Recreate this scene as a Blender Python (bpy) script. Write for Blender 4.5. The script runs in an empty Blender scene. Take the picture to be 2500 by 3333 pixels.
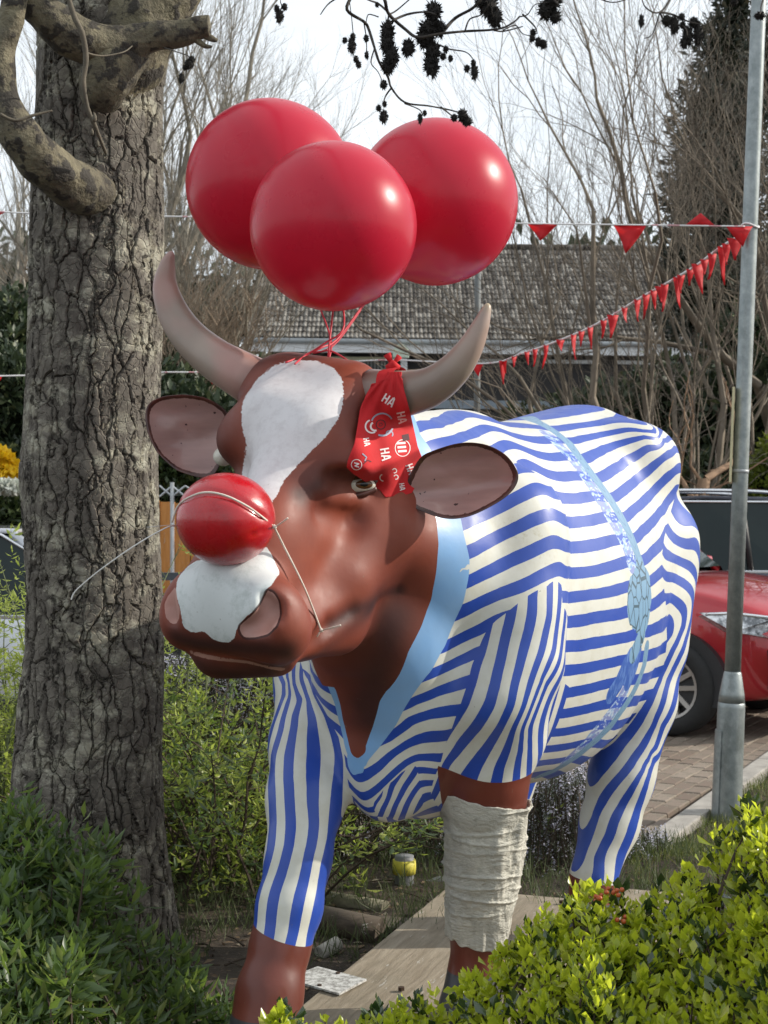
import bpy, bmesh, math, random, time
import numpy as np
from mathutils import Vector, Matrix, noise
from mathutils.bvhtree import BVHTree
T0 = time.time()
SC = bpy.context.scene
COL = SC.collection
R = math.radians
EYE_Z = 1.55          # camera height above the road, metres
FPX = 4822.0          # focal length in photo pixels (photo is 2500 x 3333)
# ---------------------------------------------------------------- camera
cam_data = bpy.data.cameras.new('camera')
cam = bpy.data.objects.new('camera', cam_data)
COL.objects.link(cam)
cam.location = (0, 0, EYE_Z)
cam.rotation_euler = (R(90), 0, 0)
cam_data.sensor_fit = 'VERTICAL'
cam_data.sensor_height = 24.0
cam_data.lens = 24.0 * FPX / 3333.0
cam_data.clip_start = 0.05
cam_data.clip_end = 600
SC.camera = cam
cam_data.dof.use_dof = True
cam_data.dof.focus_distance = 3.3
cam_data.dof.aperture_fstop = 9.0
# ---------------------------------------------------------------- sky and sun
SUN_ELEV, SUN_AZ = 29.0, 83.0      # azimuth clockwise from +Y (camera looks along +Y)
world = bpy.data.worlds.new('World')
SC.world = world
world.use_nodes = True
wn, wl = world.node_tree.nodes, world.node_tree.links
wn.clear()
w_out = wn.new('ShaderNodeOutputWorld')
w_bg = wn.new('ShaderNodeBackground')
w_sky = wn.new('ShaderNodeTexSky')
w_sky.sky_type = 'NISHITA'
w_sky.sun_disc = False
w_sky.sun_elevation = R(SUN_ELEV)
w_sky.sun_rotation = R(SUN_AZ)
w_sky.air_density = 1.0
w_sky.dust_density = 1.5
w_sky.ozone_density = 1.0
w_tc = wn.new('ShaderNodeTexCoord')
w_map = wn.new('ShaderNodeMapping')
w_map.inputs['Scale'].default_value = (1.0, 1.0, 2.6)
w_noise = wn.new('ShaderNodeTexNoise')
w_noise.inputs['Scale'].default_value = 2.2
w_noise.inputs['Detail'].default_value = 7
w_noise.inputs['Roughness'].default_value = 0.55
w_ramp = wn.new('ShaderNodeMapRange')
w_ramp.inputs['From Min'].default_value = 0.30
w_ramp.inputs['From Max'].default_value = 0.68
w_ramp.inputs['To Min'].default_value = 0.55
w_ramp.inputs['To Max'].default_value = 0.97
w_mix = wn.new('ShaderNodeMix')
w_mix.data_type = 'RGBA'
w_mix.inputs['B'].default_value = (7.6, 8.0, 8.3, 1)     # thin bright high cloud
wl.new(w_tc.outputs['Generated'], w_map.inputs['Vector'])
wl.new(w_map.outputs['Vector'], w_noise.inputs['Vector'])
wl.new(w_noise.outputs['Fac'], w_ramp.inputs['Value'])
wl.new(w_ramp.outputs['Result'], w_mix.inputs['Factor'])
wl.new(w_sky.outputs['Color'], w_mix.inputs['A'])
wl.new(w_mix.outputs['Result'], w_bg.inputs['Color'])
w_bg.inputs['Strength'].default_value = 0.125
wl.new(w_bg.outputs['Background'], w_out.inputs['Surface'])

sun_data = bpy.data.lights.new('sun', 'SUN')
sun_data.energy = 3.9
sun_data.angle = R(0.6)
sun_data.color = (1.0, 0.93, 0.82)
sun = bpy.data.objects.new('sun', sun_data)
COL.objects.link(sun)
_ce = math.cos(R(SUN_ELEV))
SUN_DIR = Vector((math.sin(R(SUN_AZ)) * _ce, math.cos(R(SUN_AZ)) * _ce, math.sin(R(SUN_ELEV))))
sun.rotation_euler = SUN_DIR.to_track_quat('Z', 'Y').to_euler()
sun.location = SUN_DIR * 30
vs = SC.view_settings
vs.view_transform = 'Standard'
vs.look = 'None'
vs.exposure = 0.25
vs.gamma = 1.0
vs.use_curve_mapping = False
SC.cycles.max_bounces = 8
SC.cycles.transparent_max_bounces = 16
SC.cycles.use_adaptive_sampling = True
SC.cycles.adaptive_threshold = 0.02
SC.cycles.use_denoising = True

# ---------------------------------------------------------------- helpers
def at(px, py, Y):
    """photo pixel (2500 x 3333) at distance Y from the camera plane -> world point"""
    return Vector(((px - 1250.0) * Y / FPX, Y, EYE_Z - (py - 1666.5) * Y / FPX))

def atz(px, py, z):
    """photo pixel -> world point on the level plane z"""
    Y = (EYE_Z - z) * FPX / (py - 1666.5)
    return Vector(((px - 1250.0) * Y / FPX, Y, z))

def tag(o, label=None, cat=None, group=None, kind=None):
    if label: o['label'] = label
    if cat: o['category'] = cat
    if group: o['group'] = group
    if kind: o['kind'] = kind
    return o

def empty(name, loc=(0, 0, 0), label=None, cat=None, group=None, kind=None, rz=0):
    o = bpy.data.objects.new(name, None)
    COL.objects.link(o)
    o.location = loc
    o.rotation_euler = (0, 0, rz)
    return tag(o, label, cat, group, kind)

def link_mesh(name, me, mat=None, parent=None, smooth=True):
    if mat is not None and not me.materials:
        for m in (mat if isinstance(mat, (list, tuple)) else [mat]):
            me.materials.append(m)
    if smooth and len(me.polygons):
        me.polygons.foreach_set('use_smooth', [True] * len(me.polygons))
    o = bpy.data.objects.new(name, me)
    COL.objects.link(o)
    if parent is not None:
        o.parent = parent
    return o

class MB:
    """collects world-space (or local) geometry, builds one mesh object"""
    def __init__(self):
        self.v, self.f, self.mi = [], [], []
        self.m = 0
    def add(self, vs, fs):
        b = len(self.v)
        self.v.extend(tuple(p) for p in vs)
        self.f.extend(tuple(i + b for i in f) for f in fs)
        self.mi.extend([self.m] * len(fs))
        return self
    def box(self, c, size, rot=None):
        hx, hy, hz = size[0] / 2, size[1] / 2, size[2] / 2
        vs = [Vector((x, y, z)) for x in (-hx, hx) for y in (-hy, hy) for z in (-hz, hz)]
        if rot is not None:
            vs = [rot @ p for p in vs]
        c = Vector(c)
        return self.add([p + c for p in vs], [(0, 1, 3, 2), (4, 6, 7, 5), (0, 4, 5, 1), (2, 3, 7, 6), (0, 2, 6, 4), (1, 5, 7, 3)])
    def hexa(self, b, t):
        """4 bottom points (ccw seen from above) and 4 top points"""
        return self.add(list(b) + list(t), [(3, 2, 1, 0), (4, 5, 6, 7), (0, 1, 5, 4), (1, 2, 6, 5), (2, 3, 7, 6), (3, 0, 4, 7)])
    def tube(self, pts, rad, n=8, cap=True, up=None):
        pts = [Vector(p) for p in pts]
        if not hasattr(rad, '__len__'):
            rad = [rad] * len(pts)
        k = len(pts)
        vs, fs = [], []
        prev = None
        for i, p in enumerate(pts):
            d = (pts[min(i + 1, k - 1)] - pts[max(i - 1, 0)])
            if d.length < 1e-9:
                d = Vector((0, 0, 1))
            d.normalize()
            if prev is None:
                a = Vector((0, 0, 1)) if abs(d.z) < 0.9 else Vector((1, 0, 0))
                u = d.cross(a).normalized()
            else:
                u = (prev - d * prev.dot(d))
                u = u.normalized() if u.length > 1e-6 else d.orthogonal().normalized()
            prev = u
            w = d.cross(u)
            for j in range(n):
                an = 2 * math.pi * j / n
                vs.append(p + (u * math.cos(an) + w * math.sin(an)) * rad[i])
        for i in range(k - 1):
            for j in range(n):
                a, b = i * n + j, i * n + (j + 1) % n
                fs.append((a, b, b + n, a + n))
        if cap:
            fs.append(tuple(range(n - 1, -1, -1)))
            fs.append(tuple((k - 1) * n + j for j in range(n)))
        return self.add(vs, fs)
    def prism(self, poly, h, axis=Vector((0, 0, 1))):
        n = len(poly)
        p0 = [Vector(p) for p in poly]
        vs = p0 + [p + axis * h for p in p0]
        fs = [tuple(range(n - 1, -1, -1)), tuple(range(n, 2 * n))]
        for i in range(n):
            j = (i + 1) % n
            fs.append((i, j, j + n, i + n))
        return self.add(vs, fs)
    def mesh(self, name):
        me = bpy.data.meshes.new(name)
        me.from_pydata([tuple(p) for p in self.v], [], self.f)
        if any(self.mi):
            me.polygons.foreach_set('material_index', self.mi)
        me.update()
        return me
    def build(self, name, mat=None, parent=None, smooth=False, bevel=0, origin=None):
        if origin is not None:
            o3 = Vector(origin)
            self.v = [tuple(Vector(p) - o3) for p in self.v]
        me = self.mesh(name)
        o = link_mesh(name, me, mat, parent, smooth)
        if origin is not None:
            o.location = o3
        if bevel:
            b = o.modifiers.new('bevel', 'BEVEL')
            b.width = bevel
            b.segments = 2
            b.limit_method = 'ANGLE'
        return o

def fast_mesh(name, verts, quads):
    """numpy verts (n,3) and faces (m,3|4) to a mesh, quickly"""
    me = bpy.data.meshes.new(name)
    verts = np.ascontiguousarray(verts, dtype=np.float32)
    quads = np.ascontiguousarray(quads, dtype=np.int32)
    k = quads.shape[1]
    me.vertices.add(len(verts))
    me.vertices.foreach_set('co', verts.ravel())
    me.loops.add(quads.size)
    me.loops.foreach_set('vertex_index', quads.ravel())
    me.polygons.add(len(quads))
    me.polygons.foreach_set('loop_start', np.arange(0, quads.size, k, dtype=np.int32))
    me.polygons.foreach_set('loop_total', np.full(len(quads), k, dtype=np.int32))
    me.update(calc_edges=True)
    me.validate()
    return me

def fattr(me, name, vals):
    a = me.attributes.new(name, 'FLOAT', 'POINT')
    a.data.foreach_set('value', np.asarray(vals, dtype=np.float32))

def spline(pts, n=6):
    pts = [Vector(p) for p in pts]
    out = []
    for i in range(len(pts) - 1):
        p0, p1, p2, p3 = pts[max(i - 1, 0)], pts[i], pts[i + 1], pts[min(i + 2, len(pts) - 1)]
        for k in range(n):
            f = k / n
            out.append(0.5 * (2 * p1 + (p2 - p0) * f + (2 * p0 - 5 * p1 + 4 * p2 - p3) * f * f + (3 * p1 - p0 - 3 * p2 + p3) * f ** 3))
    out.append(pts[-1])
    return out

# ---------------------------------------------------------------- material helpers
class NT:
    """small helper to write node materials as expressions"""
    def __init__(self, name):
        self.mat = bpy.data.materials.new(name)
        self.mat.use_nodes = True
        self.n = self.mat.node_tree.nodes
        self.l = self.mat.node_tree.links
        self.bsdf = self.n['Principled BSDF']
        self.out = self.n['Material Output']
        self._tc = None
    def set(self, **kw):
        for k, v in kw.items():
            s = self.bsdf.inputs[k.replace('_', ' ')]
            self.put(s, v)
        return self
    def put(self, sock, v):
        if isinstance(v, bpy.types.NodeSocket):
            self.l.new(v, sock)
        elif isinstance(v, (tuple, list)) and len(v) == 3 and sock.type == 'RGBA':
            sock.default_value = (*v, 1)
        else:
            sock.default_value = v
    def math(self, op, a, b=None, c=None, clamp=False):
        m = self.n.new('ShaderNodeMath'); m.operation = op; m.use_clamp = clamp
        self.put(m.inputs[0], a)
        if b is not None: self.put(m.inputs[1], b)
        if c is not None: self.put(m.inputs[2], c)
        return m.outputs[0]
    def mix(self, f, a, b, mode='MIX'):
        m = self.n.new('ShaderNodeMix'); m.data_type = 'RGBA'; m.blend_type = mode
        self.put(m.inputs[0], f); self.put(m.inputs[6], a); self.put(m.inputs[7], b)
        return m.outputs[2]
    def rng(self, v, a, b, c=0.0, d=1.0, smooth=False):
        m = self.n.new('ShaderNodeMapRange')
        if smooth: m.interpolation_type = 'SMOOTHSTEP'
        for i, x in enumerate((v, a, b, c, d)): self.put(m.inputs[i], x)
        return m.outputs[0]
    def attr(self, name, out='Fac'):
        m = self.n.new('ShaderNodeAttribute'); m.attribute_name = name
        return m.outputs[out]
    def obj_rand(self):
        m = self.n.new('ShaderNodeObjectInfo'); return m.outputs['Random']
    def island(self):
        m = self.n.new('ShaderNodeNewGeometry'); return m.outputs['Random Per Island']
    def coord(self, kind='Object', scale=None, rot=None, locn=None):
        if self._tc is None: self._tc = self.n.new('ShaderNodeTexCoord')
        o = self._tc.outputs[kind]
        if scale is None and rot is None and locn is None: return o
        m = self.n.new('ShaderNodeMapping')
        self.l.new(o, m.inputs['Vector'])
        if scale is not None: m.inputs['Scale'].default_value = scale if hasattr(scale, '__len__') else (scale,) * 3
        if rot is not None: m.inputs['Rotation'].default_value = rot
        if locn is not None: m.inputs['Location'].default_value = locn
        return m.outputs[0]
    def noise(self, scale, detail=4, rough=0.5, vec=None, dist=0.0, out=0):
        m = self.n.new('ShaderNodeTexNoise')
        m.inputs['Scale'].default_value = scale; m.inputs['Detail'].default_value = detail
        m.inputs['Roughness'].default_value = rough; m.inputs['Distortion'].default_value = dist
        self.l.new(vec if vec is not None else self.coord(), m.inputs['Vector'])
        return m.outputs[out]
    def voronoi(self, scale, feature='F1', vec=None, rnd=1.0, out='Distance'):
        m = self.n.new('ShaderNodeTexVoronoi'); m.feature = feature
        m.inputs['Scale'].default_value = scale; m.inputs['Randomness'].default_value = rnd
        self.l.new(vec if vec is not None else self.coord(), m.inputs['Vector'])
        return m.outputs[out]
    def bump(self, h, strength=0.3, dist=0.01, normal=None):
        m = self.n.new('ShaderNodeBump')
        m.inputs['Strength'].default_value = strength; m.inputs['Distance'].default_value = dist
        self.put(m.inputs['Height'], h)
        if normal is not None: self.l.new(normal, m.inputs['Normal'])
        self.l.new(m.outputs[0], self.bsdf.inputs['Normal'])
        return m.outputs[0]
    def vecadd(self, a, b, s=1.0):
        m = self.n.new('ShaderNodeVectorMath'); m.operation = 'MULTIPLY_ADD'
        self.l.new(b, m.inputs[0]); m.inputs[1].default_value = (s, s, s); self.l.new(a, m.inputs[2])
        return m.outputs[0]
    def leafmix(self, color, trans, fac=0.35):
        """adds light passing through thin leaves / cloth"""
        t = self.n.new('ShaderNodeBsdfTranslucent'); self.put(t.inputs['Color'], trans)
        m = self.n.new('ShaderNodeMixShader'); m.inputs[0].default_value = fac
        self.l.new(self.bsdf.outputs[0], m.inputs[1]); self.l.new(t.outputs[0], m.inputs[2])
        self.l.new(m.outputs[0], self.out.inputs['Surface'])
        return self

def simple(name, col, rough=0.5, metal=0.0, var=0.15, scale=12, bump=0.0, spec=0.5, coat=0.0):
    m = NT(name)
    n = m.noise(scale, 5, 0.6)
    f = m.rng(n, 0.3, 0.7)
    c = m.mix(f, tuple(x * (1 - var) for x in col), tuple(min(1, x * (1 + var)) for x in col))
    m.set(Base_Color=c, Roughness=rough, Metallic=metal)
    m.bsdf.inputs['Specular IOR Level'].default_value = spec
    m.bsdf.inputs['Coat Weight'].default_value = coat
    if bump: m.bump(m.noise(scale * 6, 4), bump, 0.004)
    return m.mat

# ================================================================ the painted cow statue
# Cow frame: s runs from chest to tail, t to the cow's left, z up.
COW0 = np.array([0.03, 3.55])
CU = np.array([0.5, 0.8660254])
CL = np.array([0.8660254, -0.5])
def loc(s, t, z):
    return (COW0[0] + s * CU[0] + t * CL[0], COW0[1] + s * CU[1] + t * CL[1], z)

H = 0.0085
GX0, GY0, GZ0 = -0.62, 2.72, 0.33
GX1, GY1, GZ1 = 1.10, 5.20, 2.02
nx, ny, nz = int((GX1 - GX0) / H) + 1, int((GY1 - GY0) / H) + 1, int((GZ1 - GZ0) / H) + 1
F = np.full((nx, ny, nz), 1.0, dtype=np.float32)
ax_x = (GX0 + H * np.arange(nx)).astype(np.float32)
ax_y = (GY0 + H * np.arange(ny)).astype(np.float32)
ax_z = (GZ0 + H * np.arange(nz)).astype(np.float32)

def _block(lo, hi):
    i0 = max(0, int((lo[0] - GX0) / H)); i1 = min(nx, int((hi[0] - GX0) / H) + 2)
    j0 = max(0, int((lo[1] - GY0) / H)); j1 = min(ny, int((hi[1] - GY0) / H) + 2)
    k0 = max(0, int((lo[2] - GZ0) / H)); k1 = min(nz, int((hi[2] - GZ0) / H) + 2)
    return slice(i0, i1), slice(j0, j1), slice(k0, k1)

def _smin(a, b, k):
    h = np.clip(0.5 + 0.5 * (b - a) / k, 0, 1)
    return b + (a - b) * h - k * h * (1 - h)

def cone(a, b, ra, rb, k=0.03, sub=False, sq=None):
    """smooth-union (or carve) a round cone from a to b"""
    a = np.array(a, dtype=np.float32); b = np.array(b, dtype=np.float32)
    m = max(ra, rb) + 2.2 * k + 0.04
    if sq is not None: m = m * max(1.0, 1.0 / min(sq[1], 1)) + 0.02
    sl = _block(np.minimum(a, b) - m, np.maximum(a, b) + m)
    X = ax_x[sl[0]][:, None, None]; Y = ax_y[sl[1]][None, :, None]; Z = ax_z[sl[2]][None, None, :]
    ba = b - a
    L2 = float(ba @ ba) + 1e-12
    px, py, pz = X - a[0], Y - a[1], Z - a[2]
    h = np.clip((px * ba[0] + py * ba[1] + pz * ba[2]) / L2, 0, 1)
    dx, dy, dz = px - h * ba[0], py - h * ba[1], pz - h * ba[2]
    if sq is not None:           # squash along a direction: sq = (unit vector, factor)
        n, f = np.array(sq[0], dtype=np.float32), sq[1]
        n = n / np.linalg.norm(n)
        q = dx * n[0] + dy * n[1] + dz * n[2]
        g = (1.0 / f - 1.0) * q
        dx, dy, dz = dx + g * n[0], dy + g * n[1], dz + g * n[2]
    d = np.sqrt(dx * dx + dy * dy + dz * dz) - (ra + (rb - ra) * h)
    if sub:
        F[sl] = -_smin(-F[sl], d, k)
    else:
        F[sl] = _smin(F[sl], d, k)

def P(px, py, Y):
    return tuple(at(px, py, Y))
def img_cone(a, b, k=0.03, **kw):
    """a, b = (photo x, photo y, distance, radius in photo px)"""
    cone(P(*a[:3]), P(*b[:3]), a[3] * a[2] / FPX, b[3] * b[2] / FPX, k, **kw)

def torso(secs, k=0.03, lean=0.0):
    """secs: (s, z bottom, z top, half width, exponent) lofted sections"""
    secs = np.array(secs, dtype=np.float32)
    lo = np.array(loc(secs[0, 0] - .15, -.5, 0)); hi = np.array(loc(secs[-1, 0] + .15, .5, 0))
    X = ax_x[:, None]; Y = ax_y[None, :]
    s = (X - COW0[0]) * CU[0] + (Y - COW0[1]) * CU[1]
    t = (X - COW0[0]) * CL[0] + (Y - COW0[1]) * CL[1]
    zb = np.interp(s, secs[:, 0], secs[:, 1]); zt = np.interp(s, secs[:, 0], secs[:, 2])
    w = np.interp(s, secs[:, 0], secs[:, 3]); e = np.interp(s, secs[:, 0], secs[:, 4])
    # smooth the linear interpolation with a few offset samples
    for arr, c in ((zb, 1), (zt, 2), (w, 3)):
        acc = 0
        for o, wt in ((-.09, .15), (-.045, .2), (0, .3), (.045, .2), (.09, .15)):
            acc = acc + wt * np.interp(s + o, secs[:, 0], secs[:, c])
        arr[...] = acc
    zc = ((zb + zt) / 2)[:, :, None]; hh = ((zt - zb) / 2)[:, :, None]
    w = w[:, :, None]; e = e[:, :, None]
    Z = ax_z[None, None, :]
    zz = (Z - zc) / hh
    # upper half is narrower than the lower half
    ww = w * (1 - 0.17 * np.clip(zz, 0, 1) ** 1.5)
    q = (np.abs(t[:, :, None] / ww) ** e + np.abs(zz) ** e) ** (1 / e)
    d = ((q - 1) * np.minimum(w, hh)).astype(np.float32)
    s3 = s[:, :, None]
    cap = np.maximum(secs[0, 0] - s3, s3 - secs[-1, 0])
    d = np.maximum(d, cap) 
    F[...] = _smin(F, d.astype(np.float32), k)

torso([(-.10, 1.00, 1.44, .12, 2.0), (-.04, .84, 1.58, .21, 2.1), (.05, .815, 1.69, .285, 2.2), (.18, .83, 1.785, .315, 2.2), (.30, .835, 1.795, .325, 2.25),
       (.45, .82, 1.79, .350, 2.3), (.65, .80, 1.80, .370, 2.3), (.85, .83, 1.835, .360, 2.3), (1.0, .90, 1.862, .34, 2.2),
       (1.15, 1.0, 1.885, .32, 2.15), (1.28, 1.10, 1.87, .285, 2.1), (1.40, 1.2, 1.80, .22, 2.0), (1.48, 1.32, 1.68, .12, 2.0)])
# withers, hips, pin bones, haunches
cone(loc(.10, 0, 1.69), loc(.34, 0, 1.71), .10, .09, .06)
for sd in (1, -1):
    cone(loc(.15, .235 * sd, 1.54), loc(.09, .265 * sd, 1.20), .10, .12, .10)       # shoulder blade
    cone(loc(.02, .24 * sd, 1.12), loc(.12, .23 * sd, 1.02), .10, .10, .06)
    cone(loc(1.02, .22 * sd, 1.72), loc(1.14, .20 * sd, 1.70), .095, .11, .09)         # hip bone
    cone(loc(1.40, .12 * sd, 1.62), loc(1.25, .20 * sd, 1.38), .09, .12, .07)
    cone(loc(1.20, .215 * sd, 1.46), loc(1.12, .215 * sd, 1.16), .135, .125, .05)      # thigh
    # flank crease between ribs and thigh, and behind the shoulder
    cone(loc(.90, .425 * sd, 1.58), loc(.965, .42 * sd, 1.10), .025, .035, .06, sub=True)
    cone(loc(.335, .40 * sd, 1.50), loc(.315, .40 * sd, 1.12), .03, .045, .05, sub=True)
# tail hanging down behind
cone(loc(1.42, 0, 1.72), loc(1.53, 0, 1.45), .05, .035, .03)
cone(loc(1.53, 0, 1.45), loc(1.52, 0, .95), .03, .03, .02)
cone(loc(1.52, 0, .95), loc(1.51, 0, .78), .045, .02, .02)
# neck
cone(loc(-.22, -.01, 1.66), loc(.10, 0, 1.55), .165, .23, .05)
cone(loc(-.20, .01, 1.52), loc(.06, 0, 1.34), .165, .25, .05)
cone(loc(-.13, 0, 1.28), loc(.0, 0, 1.14), .15, .20, .06)
img_cone((1270, 1750, 3.32, 110), (1420, 1800, 3.42, 150), .06)
img_cone((1430, 1640, 3.52, 150), (1640, 1760, 3.58, 165), .12)
img_cone((1400, 1900, 3.46, 140), (1600, 1950, 3.54, 160), .10)
img_cone((1150, 1950, 3.34, 110), (1300, 2100, 3.42, 140), .06)
# brisket
cone(loc(-.03, 0, .97), loc(.14, 0, .93), .125, .13, .05)
img_cone((1195, 2430, 3.46, 50), (1262, 2570, 3.50, 100), .05)
# left foreleg (bandaged)
img_cone((1640, 2000, 3.52, 160), (1605, 2250, 3.50, 148), .06)
img_cone((1605, 2250, 3.50, 148), (1584, 2540, 3.54, 138), .035)
img_cone((1584, 2540, 3.54, 136), (1580, 2610, 3.55, 132), .01)
img_cone((1580, 2610, 3.55, 130), (1577, 2700, 3.57, 108), .01)
img_cone((1577, 2700, 3.57, 108), (1568, 2860, 3.58, 100), .01)
img_cone((1568, 2860, 3.58, 98), (1555, 3020, 3.60, 88), .01)
img_cone((1555, 3020, 3.60, 86), (1550, 3180, 3.60, 88), .02)
img_cone((1550, 3180, 3.60, 92), (1525, 3300, 3.56, 105), .02)
# right foreleg (striding forward)
img_cone((1030, 2230, 3.68, 115), (1015, 2420, 3.60, 130), .05)
img_cone((1015, 2420, 3.60, 130), (995, 2600, 3.50, 124), .04)
img_cone((995, 2600, 3.50, 123), (972, 2790, 3.42, 103), .03)
img_cone((972, 2790, 3.42, 101), (942, 2950, 3.38, 106), .03)
img_cone((942, 2950, 3.38, 105), (912, 3080, 3.35, 96), .02)
img_cone((912, 3080, 3.35, 95), (878, 3230, 3.31, 104), .02)
img_cone((878, 3230, 3.31, 108), (860, 3380, 3.28, 122), .02)
# left hind leg
img_cone((2110, 1950, 4.40, 112), (2080, 2280, 4.36, 112), .06)
img_cone((2080, 2280, 4.36, 112), (2022, 2530, 4.32, 104), .05)
img_cone((2022, 2530, 4.32, 102), (1984, 2680, 4.30, 93), .03)
img_cone((1984, 2680, 4.30, 91), (1932, 2850, 4.25, 74), .03)
img_cone((1932, 2850, 4.25, 72), (1915, 2990, 4.22, 76), .02)
img_cone((1915, 2990, 4.22, 76), (1900, 3045, 4.18, 84), .02)
# right hind leg, hidden behind the bandaged one from the front
img_cone((1830, 2150, 4.62, 120), (1690, 2450, 4.50, 90), .05)
img_cone((1690, 2450, 4.50, 84), (1625, 2700, 4.44, 70), .03)
img_cone((1625, 2700, 4.44, 68), (1600, 2900, 4.42, 66), .02)
img_cone((1600, 2900, 4.42, 66), (1590, 2975, 4.38, 78), .02)
# ---- head
img_cone((900, 1290, 3.36, 128), (1120, 1320, 3.26, 135), .05)        # cranium
img_cone((960, 1235, 3.38, 78), (1150, 1265, 3.30, 78), .05)          # poll
img_cone((890, 1370, 3.24, 122), (1040, 1410, 3.18, 130), .06)        # forehead
img_cone((800, 1430, 3.28, 96), (880, 1450, 3.25, 100), .05)          # right brow
img_cone((1190, 1480, 3.21, 85), (1100, 1490, 3.18, 85), .07)         # left brow
img_cone((1000, 1590, 3.10, 40), (1150, 1500, 3.10, 52), .05)
img_cone((960, 1500, 3.16, 130), (860, 1720, 3.05, 105), .06)         # nose bridge
img_cone((860, 1720, 3.05, 105), (760, 1900, 2.98, 118), .06)
img_cone((1020, 1640, 3.20, 120), (880, 1890, 3.06, 115), .07)        # cheek plane
img_cone((1190, 1690, 3.30, 120), (1090, 1880, 3.22, 140), .06)       # jaw
img_cone((1180, 1790, 3.34, 120), (930, 2010, 3.10, 125), .05)
img_cone((840, 1640, 3.26, 110), (720, 1900, 3.10, 120), .05)         # far cheek
img_cone((640, 1955, 3.03, 98), (870, 1975, 2.92, 105), .05)          # muzzle
img_cone((622, 2020, 3.04, 100), (900, 2050, 2.93, 116), .04)
img_cone((720, 2112, 3.04, 98), (890, 2112, 2.99, 92), .02)          # lower lip
img_cone((930, 2050, 3.05, 95), (1090, 2030, 3.22, 105), .05)         # under jaw
# eye socket, nostrils, mouth line: carved where the surface is
def surf(px, py, Y=2.6):
    while Y < 5:
        p = at(px, py, Y)
        i, j, k = int(round((p.x - GX0) / H)), int(round((p.y - GY0) / H)), int(round((p.z - GZ0) / H))
        if 0 <= i < nx and 0 <= j < ny and 0 <= k < nz and F[i, j, k] < 0:
            return Y
        Y += 0.003
    return Y
def carve(pts, k, depth=0.0, add=False):
    """pts: (px, py, radius px, extra depth)"""
    q = [(x, y, surf(x, y) + e, r) for x, y, r, e in pts]
    for a, b in zip(q, q[1:]):
        img_cone(a, b, k, sub=not add)
carve([(1085, 1560, 26, .0), (1130, 1572, 34, .005), (1200, 1580, 34, .0)], .03)
carve([(1060, 1668, 20, -.01), (1150, 1690, 30, -.012)], .05)
carve([(1060, 1625, 8, .012), (1120, 1628, 14, .012), (1195, 1610, 16, .014)], .02, add=True)
carve([(700, 1480, 14, -.005), (690, 1530, 20, -.005)], .03)
carve([(868, 1948, 20, .010), (885, 1985, 30, .014), (848, 2032, 28, .012), (805, 2046, 16, .006)], .014)
carve([(556, 1935, 12, 0.0), (550, 1975, 18, .004), (562, 2015, 18, .0)], .016)
carve([(600, 2116, 6, .0), (660, 2130, 6, .0), (730, 2138, 6, .0), (800, 2150, 6, .0), (870, 2168, 6, .0), (940, 2186, 6, .0)], .010)
carve([(985, 2150, 12, -.004), (1040, 2085, 16, -.004), (1075, 2040, 12, -.004), (1150, 1990, 8, -.004)], .03)
F[:, :, 0] = np.maximum(F[:, :, 0], 0.01)

def surface_nets(F):
    """isosurface of F at 0: one vertex per crossed cell, one quad per crossed grid edge"""
    neg = F < 0
    c = neg[:-1, :-1, :-1].astype(np.int8)
    cnt = np.zeros(c.shape, dtype=np.int8)
    for i in (0, 1):
        for j in (0, 1):
            for k in (0, 1):
                cnt += neg[i:i + c.shape[0], j:j + c.shape[1], k:k + c.shape[2]]
    act = (cnt > 0) & (cnt < 8)
    I, J, K = np.nonzero(act)
    idx = np.full(act.shape, -1, dtype=np.int32)
    idx[I, J, K] = np.arange(len(I))
    acc = np.zeros((len(I), 3)); num = np.zeros(len(I))
    corners = [(i, j, k) for i in (0, 1) for j in (0, 1) for k in (0, 1)]
    for a in corners:
        for ax in range(3):
            if a[ax] == 1: continue
            b = list(a); b[ax] = 1
            va = F[I + a[0], J + a[1], K + a[2]]; vb = F[I + b[0], J + b[1], K + b[2]]
            m = (va < 0) != (vb < 0)
            tt = np.where(m, va / (va - vb + 1e-20), 0)
            for d in range(3):
                acc[:, d] += np.where(m, a[d] + (tt if d == ax else 0), 0)
            num += m
    V = acc / num[:, None] + np.stack([I, J, K], 1)
    quads = []
    for ax in range(3):
        sl0 = [slice(1, -1)] * 3; sl1 = [slice(1, -1)] * 3
        sl0[ax] = slice(0, -1); sl1[ax] = slice(1, None)
        a, b = neg[tuple(sl0)], neg[tuple(sl1)]
        for flip in (False, True):
            m = (a & ~b) if not flip else (~a & b)
            p = np.stack(np.nonzero(m), 1)
            off = np.array([1, 1, 1]); off[ax] = 0
            p = p + off
            u, w = (ax + 1) % 3, (ax + 2) % 3
            q = []
            for du, dw in ((0, 0), (1, 0), (1, 1), (0, 1)):
                r = p.copy(); r[:, u] -= du; r[:, w] -= dw
                q.append(idx[r[:, 0], r[:, 1], r[:, 2]])
            q = np.stack(q if not flip else q[::-1], 1)
            quads.append(q[(q >= 0).all(1)])
    Q = np.concatenate(quads)
    return V * H + np.array([GX0, GY0, GZ0]), Q

CV, CQ = surface_nets(F)
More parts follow.
